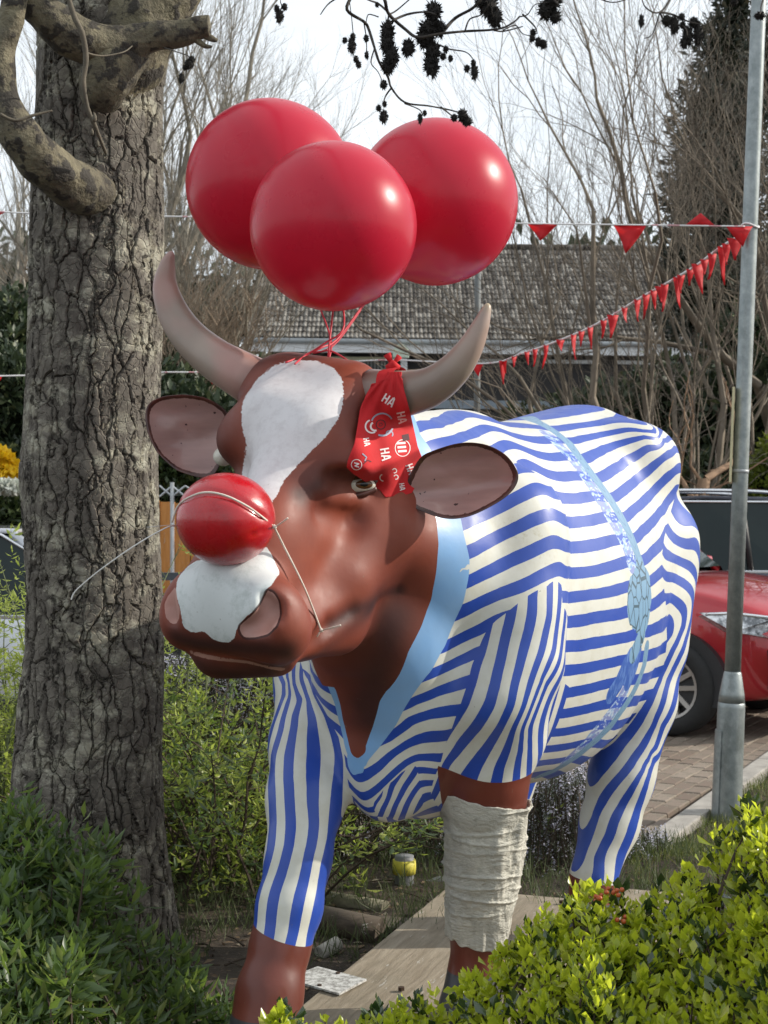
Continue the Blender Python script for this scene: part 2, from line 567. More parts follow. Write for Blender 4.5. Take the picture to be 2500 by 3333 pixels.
# even out the cell noise
def relax(V, Q, it, lam=0.5):
    n = len(V)
    e = np.concatenate([Q[:, [0, 1]], Q[:, [1, 2]], Q[:, [2, 3]], Q[:, [3, 0]]])
    for k in range(it):
        for l in (lam, -lam * 1.03):
            acc = np.zeros_like(V); cnt = np.bincount(e[:, 0], minlength=n) + np.bincount(e[:, 1], minlength=n)
            for d in range(3):
                acc[:, d] = np.bincount(e[:, 0], weights=V[e[:, 1], d], minlength=n) + np.bincount(e[:, 1], weights=V[e[:, 0], d], minlength=n)
            V = V + l * (acc / np.maximum(cnt, 1)[:, None] - V)
    return V
CV = relax(CV, CQ, 3)
cow_me = fast_mesh('body', CV, CQ)
print('cow verts', len(CV), 'quads', len(CQ), 't', round(time.time() - T0, 1))

def leafshell(name, outline, Yc, tilt, depth, mat, parent, n_r=9, thick=0.010):
    """ear: outline in photo pixels -> concave shell with a rim; attribute 'rim' is 0 in the middle, 1 at the edge"""
    pts = outline
    # resample the outline
    P2 = np.array(pts, dtype=float)
    closed = np.vstack([P2, P2[:1]])
    L = np.concatenate([[0], np.cumsum(np.linalg.norm(np.diff(closed, axis=0), axis=1))])
    n = 72
    u = np.linspace(0, L[-1], n, endpoint=False)
    px = np.interp(u, L, closed[:, 0]); py = np.interp(u, L, closed[:, 1])
    for _ in range(3):
        px = (np.roll(px, 1) + 2 * px + np.roll(px, -1)) / 4; py = (np.roll(py, 1) + 2 * py + np.roll(py, -1)) / 4
    cx, cy = px.mean(), py.mean()
    W = max(px.max() - px.min(), 1)
    vs, rim, fs = [], [], []
    for side in (0, 1):
        for i in range(n_r + 1):
            f = i / n_r
            for j in range(n):
                x = cx + (px[j] - cx) * f; y = cy + (py[j] - cy) * f
                Y = Yc + tilt * (x - cx) / W
                bowl = depth * (1 - f * f)
                fold = 0.0065 * math.sin((y - cy) / 22.0 + (x - cx) / 140.0) * (1 - f) * min(1, 3 * f)
                if side == 0:
                    Y += bowl + fold - thick * (f ** 6) * 0.2
                else:
                    Y += bowl * 1.05 + thick * (1.0 - 0.85 * f ** 8)
                vs.append(tuple(at(x, y, Y))); rim.append(f if side == 0 else 1.0)
    m = (n_r + 1) * n
    for side in (0, 1):
        for i in range(n_r):
            for j in range(n):
                a = side * m + i * n + j; b = side * m + i * n + (j + 1) % n
                q = (a, a + n, b + n, b)
                fs.append(q if side == 1 else q[::-1])
    for j in range(n):
        a = n_r * n + j; b = n_r * n + (j + 1) % n
        fs.append((a, b, b + m, a + m))
    me = fast_mesh(name, np.array(vs), np.array(fs))
    fattr(me, 'rim', rim)
    o = link_mesh(name, me, mat, parent)
    sm = o.modifiers.new('soft', 'SUBSURF'); sm.levels = sm.render_levels = 1
    return o

EAR_L = [(470,1350),(478,1312),(525,1288),(600,1282),(670,1292),(730,1325),(760,1370),(745,1450),(715,1520),(690,1560),(640,1555),(570,1532),(510,1475),(478,1410)]
_c1 = lambda L: [(1330 + x / 2.765, 1300 + y / 2.765) for x, y in L]
EAR_R = _c1([(110,500),(300,430),(430,392),(560,380),(720,405),(880,490),(975,610),(1005,690),(985,760),(930,840),(840,910),(700,990),(560,1055),(400,1085),(260,1065),(120,1010),(-20,950),(-60,850),(20,650)])

def horn(name, pts, mat, parent):
    """pts: (px, py, Y, r px) from base to tip"""
    q = np.array(pts, dtype=float)
    t = np.arange(len(q)); tt = np.linspace(0, len(q) - 1, 46)
    def cr(col):
        out = []
        for x in tt:
            i = min(int(x), len(q) - 2); f = x - i
            p0, p1, p2, p3 = (q[max(i - 1, 0), col], q[i, col], q[i + 1, col], q[min(i + 2, len(q) - 1), col])
            out.append(0.5 * (2 * p1 + (p2 - p0) * f + (2 * p0 - 5 * p1 + 4 * p2 - p3) * f * f + (3 * p1 - p0 - 3 * p2 + p3) * f ** 3))
        return np.array(out)
    X, Yp, D, Rr = cr(0), cr(1), cr(2), cr(3)
    mb = MB()
    mb.tube([at(a, b, c) for a, b, c in zip(X, Yp, D)], [max(0.001, r * c / FPX) for r, c in zip(Rr, D)], n=28)
    o = mb.build(name, mat, parent, smooth=True)
    fattr(o.data, 'along', np.repeat(np.linspace(0, 1, 46), 28))
    # the painted inner (upper, image right) side for the pink blush
    return o
HORN_R = [(860,1262,3.36,84),(790,1222,3.38,77),(700,1168,3.42,68),(620,1100,3.46,60),(565,1020,3.49,52),(538,935,3.50,41),(545,865,3.49,26),(556,828,3.48,13),(559,818,3.48,3)]
HORN_L = [(1210,1285,3.24,84),(1300,1283,3.20,77),(1395,1262,3.16,66),(1470,1210,3.13,56),(1525,1140,3.11,44),(1560,1070,3.10,31),(1580,1018,3.10,19),(1588,995,3.10,11),(1591,988,3.10,3)]

# points of the painted pattern on the statue: x, y, z and (signed distance) in millimetres, or stripe number
PAINT = {
'body': (4, 1, '414 4174 1814 0 448 4206 1821 0 484 4243 1828 0 521 4285 1836 0 560 4335 1844 0 621 4427 1858 0 582 4368 1849 0 543 4316 1841 0 507 4270 1833 0 546 4330 1844 0 588 4397 1856 0 655 4493 1866 0 76 3361 1740 1 122 3465 1754 1 151 3576 1769 1 179 3664 1784 1 220 3755 1799 1 243 3761 1791 1 276 3795 1784 1 300 3843 1783 1 346 3944 1783 1 394 4004 1784 1 426 4025 1780 1 459 4048 1776 1 496 4105 1783 1 534 4158 1790 1 579 4222 1798 1 623 4274 1806 1 674 4317 1821 1 719 4296 1815 1 754 4290 1807 1 106 3363 1702 2 133 3402 1710 2 161 3445 1719 2 191 3526 1732 2 224 3633 1747 2 263 3724 1763 2 294 3761 1760 2 324 3780 1748 2 364 3823 1740 2 415 3891 1738 2 459 3967 1744 2 488 4007 1745 2 548 4098 1754 2 588 4162 1763 2 628 4221 1773 2 666 4242 1780 2 702 4249 1787 2 743 4249 1781 2 782 4269 1778 2 285 3653 1707 3 321 3723 1721 3 342 3739 1714 3 367 3758 1705 3 398 3789 1696 3 438 3840 1692 3 486 3923 1701 3 539 3984 1693 3 576 4061 1710 3 615 4139 1728 3 656 4201 1741 3 691 4221 1752 3 745 4240 1767 3 320 3528 1654 4 358 3700 1672 4 377 3718 1665 4 407 3740 1649 4 446 3784 1640 4 492 3853 1645 4 531 3906 1643 4 571 3960 1640 4 615 4046 1659 4 662 4137 1678 4 721 4211 1712 4 756 4229 1735 4 807 4285 1760 4 181 3351 1526 5 208 3376 1536 5 235 3402 1546 5 262 3422 1559 5 289 3435 1571 5 330 3458 1594 5 367 3494 1610 5 398 3511 1593 5 455 3743 1585 5 499 3803 1585 5 500 3805 1587 5 558 3892 1592 5 610 3962 1587 5 649 4041 1607 5 691 4127 1628 5 726 4196 1649 5 755 4223 1668 5 803 4260 1708 5 862 4385 1739 5 190 3335 1460 6 233 3378 1480 6 261 3404 1492 6 287 3418 1505 6 314 3426 1517 6 341 3437 1530 6 368 3452 1539 6 397 3479 1548 6 428 3517 1530 6 469 3717 1523 6 521 3789 1528 6 587 3890 1539 6 648 3979 1536 6 685 4054 1557 6 724 4136 1579 6 762 4223 1603 6 796 4273 1628 6 839 4331 1658 6 191 3340 1393 7 233 3370 1412 7 260 3389 1424 7 286 3402 1436 7 312 3411 1447 7 339 3420 1459 7 366 3434 1471 7 394 3457 1483 7 421 3487 1470 7 463 3668 1462 7 498 3724 1462 7 532 3771 1466 7 568 3822 1471 7 637 3925 1480 7 668 3972 1477 7 705 4046 1498 7 744 4130 1520 7 804 4269 1554 7 843 4351 1594 7 862 4382 1614 7 171 3356 1322 8 202 3365 1336 8 233 3374 1351 8 259 3381 1360 8 285 3386 1369 8 311 3392 1378 8 337 3403 1390 8 364 3419 1402 8 411 3467 1421 8 424 3486 1407 8 478 3676 1397 8 511 3720 1399 8 546 3765 1401 8 582 3816 1408 8 619 3870 1415 8 662 3939 1424 8 695 3990 1416 8 747 4096 1444 8 784 4178 1463 8 810 4249 1500 8 139 3356 1244 9 161 3372 1254 9 183 3379 1265 9 208 3380 1276 9 233 3379 1288 9 259 3378 1305 9 423 3474 1350 9 493 3688 1341 9 527 3729 1343 9 561 3774 1344 9 606 3836 1350 9 654 3906 1355 9 722 4024 1361 9 771 4125 1381 9 103 3343 1183 10 130 3359 1193 10 157 3377 1204 10 186 3384 1217 10 213 3381 1232 10 415 3453 1297 10 493 3687 1281 10 535 3738 1284 10 578 3794 1286 10 645 3887 1291 10 685 3952 1295 10 730 4035 1297 10 781 4143 1318 10 61 3355 1116 11 90 3357 1129 11 119 3365 1142 11 151 3375 1151 11 182 3372 1162 11 197 3367 1167 11 49 3355 1110 11 74 3355 1125 11 409 3439 1235 11 471 3665 1218 11 514 3717 1218 11 555 3768 1220 11 598 3825 1221 11 643 3888 1223 11 687 3960 1227 11 738 4058 1230 11 794 4196 1231 11 56 3368 1076 12 81 3367 1084 12 106 3371 1091 12 132 3379 1094 12 157 3379 1097 12 175 3374 1096 12 12 3384 1033 12 32 3378 1049 12 52 3372 1065 12 399 3423 1180 12 452 3651 1159 12 484 3692 1158 12 516 3731 1158 12 552 3776 1160 12 590 3826 1161 12 630 3881 1162 12 674 3951 1161 12 725 4052 1157 12 806 4255 1160 12 102 3388 1035 13 148 3405 1035 13 -65 3426 936 13 -37 3407 945 13 -11 3397 964 13 22 3388 999 13 52 3383 1021 13 78 3380 1033 13 384 3430 1125 13 442 3657 1102 13 480 3705 1102 13 519 3753 1102 13 562 3806 1106 13 607 3865 1109 13 656 3943 1103 13 715 4069 1092 13 794 4260 1091 13 95 3407 984 14 134 3432 977 14 -53 3441 887 14 -24 3415 905 14 -5 3404 925 14 14 3398 944 14 33 3394 960 14 52 3393 975 14 91 3405 985 14 367 3432 1076 14 420 3655 1050 14 455 3701 1048 14 490 3744 1047 14 529 3791 1048 14 570 3845 1049 14 613 3905 1049 14 679 4035 1035 14 758 4239 1029 14 74 3407 958 15 99 3421 953 15 124 3440 947 15 -37 3451 854 15 -24 3438 859 15 349 3433 1033 15 380 3489 1027 15 430 3706 998 15 462 3747 994 15 502 3794 995 15 544 3847 995 15 583 3908 987 15 628 3996 974 15 710 4236 960 15 83 3425 922 16 125 3457 918 16 347 3454 992 16 379 3510 987 16 434 3755 951 16 468 3797 948 16 502 3840 947 16 538 3887 946 16 579 3973 927 16 656 4255 895 16 94 3453 888 17 126 3481 888 17 349 3475 959 17 408 3775 911 17 443 3821 906 17 487 3878 904 17 382 3808 875 18 424 3865 870 18'),
'arm': (4, 1, '233 3379 1277 0 227 3380 1256 0 221 3379 1234 0 205 3374 1197 0 193 3366 1160 0 186 3366 1138 0 180 3369 1117 0 169 3377 1093 0 158 3388 1068 0 288 3379 1310 1 282 3377 1285 1 276 3375 1260 1 270 3371 1235 1 264 3365 1210 1 258 3358 1186 1 252 3351 1161 1 244 3347 1137 1 238 3348 1112 1 221 3357 1085 1 206 3379 1057 1 194 3401 1037 1 181 3418 1017 1 169 3431 998 1 156 3440 980 1 142 3443 962 1 337 3388 1310 2 338 3391 1334 2 339 3396 1358 2 317 3375 1235 2 310 3368 1210 2 304 3362 1185 2 297 3357 1161 2 291 3354 1136 2 286 3353 1111 2 275 3356 1085 2 264 3368 1058 2 249 3389 1030 2 234 3409 1001 2 223 3421 981 2 211 3431 962 2 199 3443 934 2 385 3427 1374 3 384 3422 1352 3 383 3417 1330 3 382 3414 1308 3 375 3406 1283 3 368 3399 1258 3 362 3391 1233 3 352 3383 1209 3 342 3376 1184 3 333 3372 1159 3 326 3369 1134 3 319 3369 1109 3 308 3371 1083 3 297 3380 1057 3 290 3395 1029 3 283 3410 1001 3 267 3425 963 3 262 3433 928 3 406 3440 1319 4 402 3434 1297 4 399 3429 1275 4 396 3423 1253 4 392 3416 1231 4 380 3401 1207 4 369 3393 1182 4 359 3389 1157 4 348 3386 1132 4 338 3385 1107 4 329 3387 1081 4 319 3394 1055 4 318 3410 1027 4 317 3426 999 4 311 3442 960 4 310 3455 924 4 372 3400 1156 5 363 3400 1130 5 354 3400 1105 5 344 3402 1079 5 335 3408 1053 5 336 3426 1024 5 338 3444 996 5 339 3457 972 5 340 3472 948 5 342 3495 922 5'),
'rleg': (4, 1, '-241 3604 1137 -1 -240 3593 1108 -1 -236 3602 1145 0 -228 3583 1112 0 -234 3575 1091 0 -239 3560 1070 0 -245 3532 1031 0 -252 3525 1011 0 -259 3523 990 0 -266 3525 969 0 -266 3509 945 0 -264 3475 925 0 -261 3449 904 0 -259 3435 880 0 -258 3427 856 0 -257 3417 833 0 -257 3400 811 0 -257 3382 789 0 -262 3374 766 0 -268 3373 741 0 -277 3382 716 0 -285 3385 692 0 -220 3596 1159 1 -219 3584 1134 1 -198 3555 1102 1 -206 3545 1082 1 -214 3532 1063 1 -217 3506 1024 1 -221 3494 1000 1 -224 3480 976 1 -224 3456 954 1 -223 3434 932 1 -220 3418 909 1 -218 3407 886 1 -216 3398 862 1 -214 3386 839 1 -215 3370 817 1 -216 3355 795 1 -222 3346 772 1 -228 3341 749 1 -236 3337 727 1 -243 3328 707 1 -250 3315 679 1 -253 3309 653 1 -256 3303 627 1 -200 3579 1153 2 -194 3565 1132 2 -188 3552 1111 2 -179 3532 1088 2 -170 3513 1065 2 -168 3494 1026 2 -167 3482 1002 2 -166 3468 978 2 -165 3448 956 2 -164 3427 933 2 -163 3414 910 2 -163 3405 886 2 -161 3398 862 2 -159 3390 838 2 -161 3375 816 2 -163 3360 794 2 -168 3348 772 2 -173 3341 748 2 -178 3336 727 2 -183 3327 707 2 -189 3312 679 2 -193 3305 657 2 -197 3302 634 2 -201 3297 612 2 -183 3563 1158 3 -164 3506 1124 3 -150 3482 1104 3 -136 3468 1082 3 -126 3470 1056 3 -116 3466 1030 3 -110 3462 1005 3 -104 3459 980 3 -105 3463 953 3 -106 3459 928 3 -109 3447 904 3 -111 3437 880 3 -115 3431 856 3 -118 3426 831 3 -121 3417 807 3 -124 3399 786 3 -130 3379 765 3 -136 3368 742 3 -139 3366 720 3 -142 3364 698 3 -146 3348 670 3 -152 3335 647 3 -158 3332 621 3 -165 3330 595 3'),
'chest': (4, 1, '-183 3568 1169 0 -149 3402 1184 0 -151 3454 1136 1 -118 3402 1127 1 -131 3459 1081 2 -101 3425 1070 2 -105 3449 1033 3 -86 3427 1021 3 -89 3435 984 4 -81 3428 977 4'),
'brisket': (4, 1, '-22 3427 877 0 -9 3415 895 0 -11 3458 835 1 -5 3436 853 1 1 3425 869 1 7 3418 884 1 13 3409 905 1 19 3403 925 1 32 3398 944 1 12 3473 824 2 20 3437 851 2 27 3423 873 2 34 3419 887 2 41 3415 901 2 48 3412 916 2 59 3410 933 2 70 3408 950 2 40 3465 833 3 47 3442 855 3 53 3431 873 3 62 3428 890 3 71 3426 905 3 86 3427 923 3'),
'thigh': (4, 1, '858 4369 1571 3 862 4360 1541 3 883 4373 1525 3 924 4427 1523 3 815 4256 1497 4 838 4296 1474 4 882 4352 1456 4 925 4399 1460 4 773 4261 840 4 762 4250 810 4 751 4240 780 4 741 4237 748 4 733 4241 716 4 723 4240 684 4 711 4230 655 4 700 4225 624 4 688 4224 596 4 676 4221 568 4 791 4181 1432 5 850 4305 1412 5 893 4357 1394 5 919 4390 1370 5 802 4268 935 5 794 4271 902 5 785 4268 871 5 763 4253 841 5 742 4237 812 5 721 4225 782 5 702 4222 751 5 683 4223 720 5 664 4217 689 5 652 4211 659 5 641 4208 628 5 625 4206 600 5 609 4200 573 5 782 4149 1380 6 843 4288 1358 6 890 4341 1333 6 917 4387 1298 6 907 4372 1232 6 894 4348 1206 6 883 4331 1180 6 873 4318 1154 6 859 4305 1131 6 846 4297 1108 6 833 4290 1084 6 819 4277 1062 6 809 4266 1031 6 800 4257 1000 6 788 4254 969 6 777 4254 937 6 758 4250 905 6 740 4244 875 6 715 4235 844 6 691 4226 814 6 672 4224 793 6 655 4226 772 6 638 4233 749 6 621 4238 717 6 603 4236 685 6 593 4233 654 6 584 4232 622 6 574 4229 595 6 564 4223 567 6 799 4191 1303 7 851 4292 1284 7 878 4322 1256 7 876 4320 1217 7 856 4299 1187 7 838 4283 1157 7 823 4275 1126 7 808 4270 1095 7 793 4260 1064 7 776 4248 1033 7 760 4242 1002 7 740 4239 971 7 720 4242 938 7 704 4244 917 7 687 4246 895 7 671 4249 874 7 654 4251 852 7 638 4252 831 7 622 4256 809 7 606 4267 781 7 823 4263 1235 8 827 4272 1202 8 813 4246 1237 8 820 4263 1210 8 588 4251 682 6.5 599 4260 719 6.5 607 4259 744 6.5 630 4241 780 6.5 658 4233 813 6.5 682 4237 844 6.5 706 4241 875 6.5 729 4244 906 6.5 753 4246 938 6.5 767 4246 970 6.5 782 4249 1001 6.5 721 4229 813 5.5 704 4223 793 5.5 688 4220 773 5.5 673 4222 751 5.5 653 4225 719 5.5 631 4222 688 5.5 620 4218 657 5.5 608 4216 626 5.5 595 4214 598 5.5 582 4209 571 5.5 723 4228 750 4.5 709 4228 718 4.5 693 4223 688 4.5 681 4215 658 4.5 669 4211 627 4.5 656 4209 599 4.5 643 4203 572 4.5'),
'm_arm': (4, 1000, '414 3455 1331 0 389 3423 1333 -40 415 3460 1355 0 390 3428 1356 -41 416 3467 1378 0 401 3441 1362 -34 433 3506 1394 46 378 3423 1379 0 382 3421 1358 -21 374 3425 1400 21 353 3405 1370 0 362 3406 1351 -21 343 3405 1389 21 329 3392 1358 0 341 3393 1340 -21 317 3393 1375 21 302 3383 1338 0 315 3383 1322 -21 289 3384 1354 21 277 3379 1318 0 289 3378 1301 -21 264 3379 1335 21 256 3378 1303 0 271 3377 1288 -21 242 3378 1318 21 233 3379 1277 0 251 3378 1266 -21 216 3379 1289 21 218 3381 1244 0 237 3376 1236 -21 199 3383 1252 21 209 3380 1222 0 229 3373 1215 -22 190 3384 1229 21 200 3377 1199 0 220 3368 1194 -22 181 3383 1205 21 195 3372 1179 0 215 3363 1175 -22 175 3379 1184 22 190 3368 1160 0 209 3358 1155 -22 170 3376 1165 22 183 3367 1141 0 203 3358 1136 -22 164 3375 1147 22 177 3369 1122 0 196 3360 1117 -22 158 3375 1128 21 171 3374 1103 0 190 3366 1097 -22 152 3377 1110 21 163 3383 1080 0 183 3379 1073 -21 144 3381 1088 21 156 3393 1057 0 176 3398 1049 -22 135 3386 1066 23 149 3405 1037 0 169 3413 1028 -24 129 3392 1046 26 142 3416 1016 0 163 3425 1008 -24 122 3401 1024 27 137 3426 994 0 158 3437 986 -25 116 3410 1002 28 132 3433 972 0 153 3447 964 -27 111 3417 980 28'),
'm_rleg': (4, 1000, '-201 3593 1181 0 -188 3568 1152 0 -210 3581 1141 27 -170 3522 1128 0 -191 3555 1113 42 -157 3495 1111 0 -136 3423 1131 -78 -178 3536 1095 48 -145 3476 1094 0 -124 3421 1112 -62 -165 3515 1078 47 -135 3469 1078 0 -115 3422 1095 -54 -156 3504 1063 43 -126 3465 1062 0 -105 3424 1077 -49 -146 3495 1047 39 -117 3463 1044 0 -96 3428 1059 -43 -137 3488 1031 35 -107 3455 1027 0 -88 3426 1041 -37 -127 3481 1013 36 -98 3442 1012 0 -79 3420 1026 -33 -118 3474 997 41 -89 3431 997 0 -69 3413 1009 -30 -109 3467 982 43 -82 3428 982 0 -60 3410 985 -28 -104 3461 977 41 -89 3447 951 0 -68 3424 950 -31 -110 3465 952 28'),
'm_brisket': (4, 1000, '-20 3440 854 0 -35 3456 847 -22 -6 3432 858 17 -24 3430 874 0 -38 3438 874 -16 -10 3425 872 15 -16 3420 888 0 -27 3420 896 -14 -4 3421 879 14 -7 3412 901 0 -19 3411 910 -14 4 3414 893 15 1 3406 914 0 -9 3405 924 -14 12 3409 904 15 11 3403 924 0 1 3400 935 -15 21 3407 913 15 21 3400 933 0 11 3398 944 -15 30 3405 922 16 30 3398 942 0 21 3396 953 -15 40 3404 931 16 40 3397 952 0 32 3394 964 -15 48 3403 939 16 56 3399 960 0 50 3393 973 -16 63 3406 946 17 73 3403 967 0 77 3400 981 -15 69 3406 953 15 77 3410 951 0 91 3416 954 -15 81 3419 935 0 95 3426 936 -16 67 3413 933 15 84 3429 915 0 98 3440 915 -18 70 3422 914 16 87 3442 895 0 101 3455 895 -19 72 3432 894 18 93 3468 869 0 107 3483 869 -21 78 3455 868 20'),
'm_thigh': (4, 1000, '881 4425 1629 0 843 4345 1636 88 865 4388 1604 0 831 4331 1610 67 846 4349 1564 0 876 4385 1558 -48 812 4293 1570 66 834 4317 1541 0 865 4359 1536 -52 799 4255 1547 72 821 4280 1519 0 854 4335 1513 -65 787 4215 1525 73 797 4210 1478 0 833 4284 1472 -82 762 4143 1484 75 788 4182 1454 0 826 4260 1449 -87 753 4113 1458 78 780 4158 1429 0 818 4238 1426 -89 745 4088 1433 78 777 4141 1393 0 742 4069 1394 80 781 4144 1355 0 745 4067 1356 85 793 4176 1310 0 797 4190 1281 0 804 4214 1251 0 839 4281 1248 -77 808 4232 1238 0 841 4284 1235 -61 812 4254 1206 0 841 4285 1204 -43 814 4261 1175 0 841 4285 1172 -37 810 4262 1143 0 837 4284 1138 -35 806 4265 1111 0 832 4286 1103 -34 775 4215 1122 60 793 4261 1083 0 817 4277 1072 -31 779 4251 1055 0 802 4263 1043 -28 762 4241 1029 0 783 4250 1017 -27 745 4236 1003 0 765 4244 989 -26 729 4234 983 0 748 4241 968 -25 713 4236 963 0 732 4242 948 -25 698 4239 942 0 716 4243 927 -24 680 4245 921 0 696 4245 905 -23 662 4253 899 0 677 4248 883 -22 643 4264 879 0 656 4254 863 -23 624 4282 859 0 636 4261 845 -28'),
'col_in': (4, 1000, '117 3306 1536 0 138 3325 1537 -28 96 3283 1534 31 118 3298 1517 0 139 3317 1518 -28 97 3278 1516 29 119 3293 1498 0 140 3310 1499 -27 98 3275 1497 27 121 3291 1479 0 142 3306 1479 -26 100 3275 1480 26 119 3290 1459 0 140 3303 1457 -25 98 3276 1461 25 118 3292 1438 0 139 3303 1436 -24 97 3280 1440 24 116 3296 1417 0 137 3306 1414 -23 96 3286 1421 23 113 3301 1397 0 133 3311 1392 -23 92 3292 1401 23 109 3307 1376 0 129 3316 1371 -23 88 3299 1380 22 105 3314 1355 0 125 3323 1348 -23 85 3305 1361 23 97 3317 1334 0 117 3327 1326 -24 78 3307 1341 23 90 3316 1313 0 110 3328 1305 -25 70 3305 1321 24 82 3313 1292 0 102 3325 1283 -25 63 3301 1301 24 73 3309 1275 0 92 3321 1264 -24 55 3298 1285 24 64 3306 1257 0 83 3318 1246 -24 45 3295 1267 24 55 3305 1239 0 73 3316 1228 -24 37 3295 1249 24 45 3307 1220 0 63 3316 1209 -23 27 3297 1232 23 34 3311 1202 0 52 3319 1191 -23 16 3302 1213 23 24 3317 1183 0 42 3324 1172 -22 6 3310 1194 22 14 3324 1164 0 32 3331 1153 -22 -4 3319 1175 22 3 3335 1144 0 21 3341 1132 -22 -15 3330 1155 21 -9 3346 1124 0 11 3350 1115 -21 -28 3345 1132 21 -15 3360 1099 0 5 3360 1093 -21 -35 3361 1105 21 -22 3374 1075 0 -2 3372 1069 -21 -42 3377 1080 21 -29 3388 1050 0 -9 3385 1044 -21 -49 3394 1055 22 -36 3396 1031 0 -16 3391 1024 -21 -56 3403 1037 22 -43 3399 1012 0 -23 3394 1006 -22 -63 3408 1018 23 -50 3403 994 0 -32 3399 982 -21 -67 3411 1005 22 -62 3412 984 0 -73 3425 963 -27 -52 3404 1003 24 -78 3420 1007 0 -98 3445 993 -35 -59 3406 1018 26 -83 3424 1024 0 -105 3452 1014 -37 -62 3408 1032 28 -88 3427 1041 0 -110 3458 1032 -39 -67 3407 1049 30 -93 3421 1064 0 -115 3453 1055 -40 -71 3398 1071 32 -97 3408 1087 0 -118 3440 1078 -40 -75 3386 1094 31 -100 3395 1110 0 -122 3428 1100 -40 -79 3374 1118 31 -106 3386 1131 0 -128 3420 1121 -41 -86 3363 1140 32 -113 3376 1153 0 -134 3412 1141 -43 -92 3353 1163 32 -120 3371 1171 0 -141 3409 1158 -46 -100 3344 1182 35 -127 3361 1190 0 -147 3407 1174 -53 -108 3331 1204 38 -135 3362 1197 0 -152 3415 1177 -59 -119 3331 1215 39'),
'col_out': (4, 1000, '69 3425 1773 0 47 3350 1762 79 75 3373 1749 0 96 3435 1759 -66 54 3325 1740 53 81 3351 1727 0 101 3399 1739 -53 61 3312 1716 45 92 3353 1712 0 110 3394 1726 -47 75 3318 1698 41 103 3355 1697 0 123 3388 1709 -40 85 3324 1685 38 112 3352 1677 0 132 3379 1686 -35 92 3326 1667 34 121 3352 1656 0 141 3374 1666 -31 101 3330 1647 31 130 3353 1636 0 150 3372 1645 -29 110 3334 1628 29 139 3356 1616 0 159 3372 1625 -27 119 3339 1608 27 148 3357 1596 0 168 3373 1604 -27 128 3340 1587 27 156 3356 1575 0 176 3372 1583 -27 136 3338 1567 28 165 3353 1554 0 185 3371 1562 -28 145 3335 1546 28 174 3350 1533 0 195 3367 1540 -28 153 3331 1527 28 177 3343 1514 0 198 3360 1518 -27 156 3326 1511 28 181 3338 1496 0 202 3355 1500 -27 159 3322 1492 27 185 3335 1478 0 206 3352 1483 -27 164 3320 1474 26 189 3334 1461 0 210 3351 1465 -28 168 3320 1456 26 193 3335 1443 0 215 3354 1444 -29 172 3322 1442 25 192 3335 1423 0 214 3353 1421 -28 170 3322 1425 25 191 3337 1403 0 212 3355 1400 -28 169 3324 1407 25 186 3340 1384 0 208 3356 1379 -27 166 3326 1389 25 183 3344 1364 0 204 3358 1359 -26 162 3330 1370 25 179 3349 1345 0 199 3363 1338 -26 158 3335 1352 26 171 3353 1328 0 191 3366 1318 -26 152 3338 1337 26 164 3357 1311 0 184 3369 1301 -25 144 3343 1320 26 157 3360 1294 0 177 3372 1285 -25 137 3345 1303 26 148 3359 1271 0 168 3374 1262 -27 128 3343 1280 27 139 3356 1248 0 159 3373 1238 -28 119 3338 1259 28 128 3349 1231 0 147 3368 1219 -29 110 3333 1242 27 118 3344 1213 0 137 3363 1201 -29 100 3329 1225 26 108 3342 1195 0 126 3358 1182 -28 90 3328 1208 26 94 3340 1178 0 111 3354 1163 -26 78 3327 1192 25 81 3342 1160 0 98 3354 1146 -25 63 3329 1174 25 68 3346 1141 0 86 3357 1128 -24 51 3335 1154 25 56 3352 1121 0 74 3360 1109 -23 38 3342 1133 24 45 3358 1101 0 64 3364 1090 -22 27 3352 1112 22 35 3365 1080 0 53 3370 1070 -22 16 3361 1091 22 24 3374 1059 0 42 3377 1048 -22 7 3370 1071 22 12 3381 1043 0 29 3383 1030 -21 -4 3379 1056 21 1 3387 1027 0 17 3386 1014 -21 -16 3388 1040 21 -11 3392 1011 0 5 3390 998 -21 -28 3394 1024 21 -23 3395 996 0 -7 3394 983 -21 -40 3399 1009 21 -36 3400 980 0 -19 3398 967 -21 -52 3405 993 21 -48 3408 964 0 -31 3404 952 -21 -64 3414 977 22 -60 3418 948 0 -46 3414 932 -21 -74 3426 963 22 -71 3430 941 0 -87 3455 921 -36 -56 3413 959 29 -73 3426 959 0 -94 3454 949 -37 -52 3409 967 28 -83 3427 990 0 -105 3461 978 -42 -63 3409 999 29 -94 3436 1022 0 -116 3471 1011 -42 -73 3415 1031 31 -99 3439 1043 0 -121 3474 1033 -43 -78 3414 1052 34 -104 3432 1065 0 -126 3471 1055 -46 -83 3405 1074 36 -109 3420 1088 0 -131 3462 1077 -49 -87 3393 1097 35 -114 3409 1111 0 -135 3452 1098 -50 -93 3381 1121 36 -124 3401 1137 0 -145 3451 1123 -57 -103 3371 1149 38 -133 3393 1164 0 -155 3454 1147 -67 -113 3360 1176 41 -149 3392 1193 0 -128 3345 1207 53'),
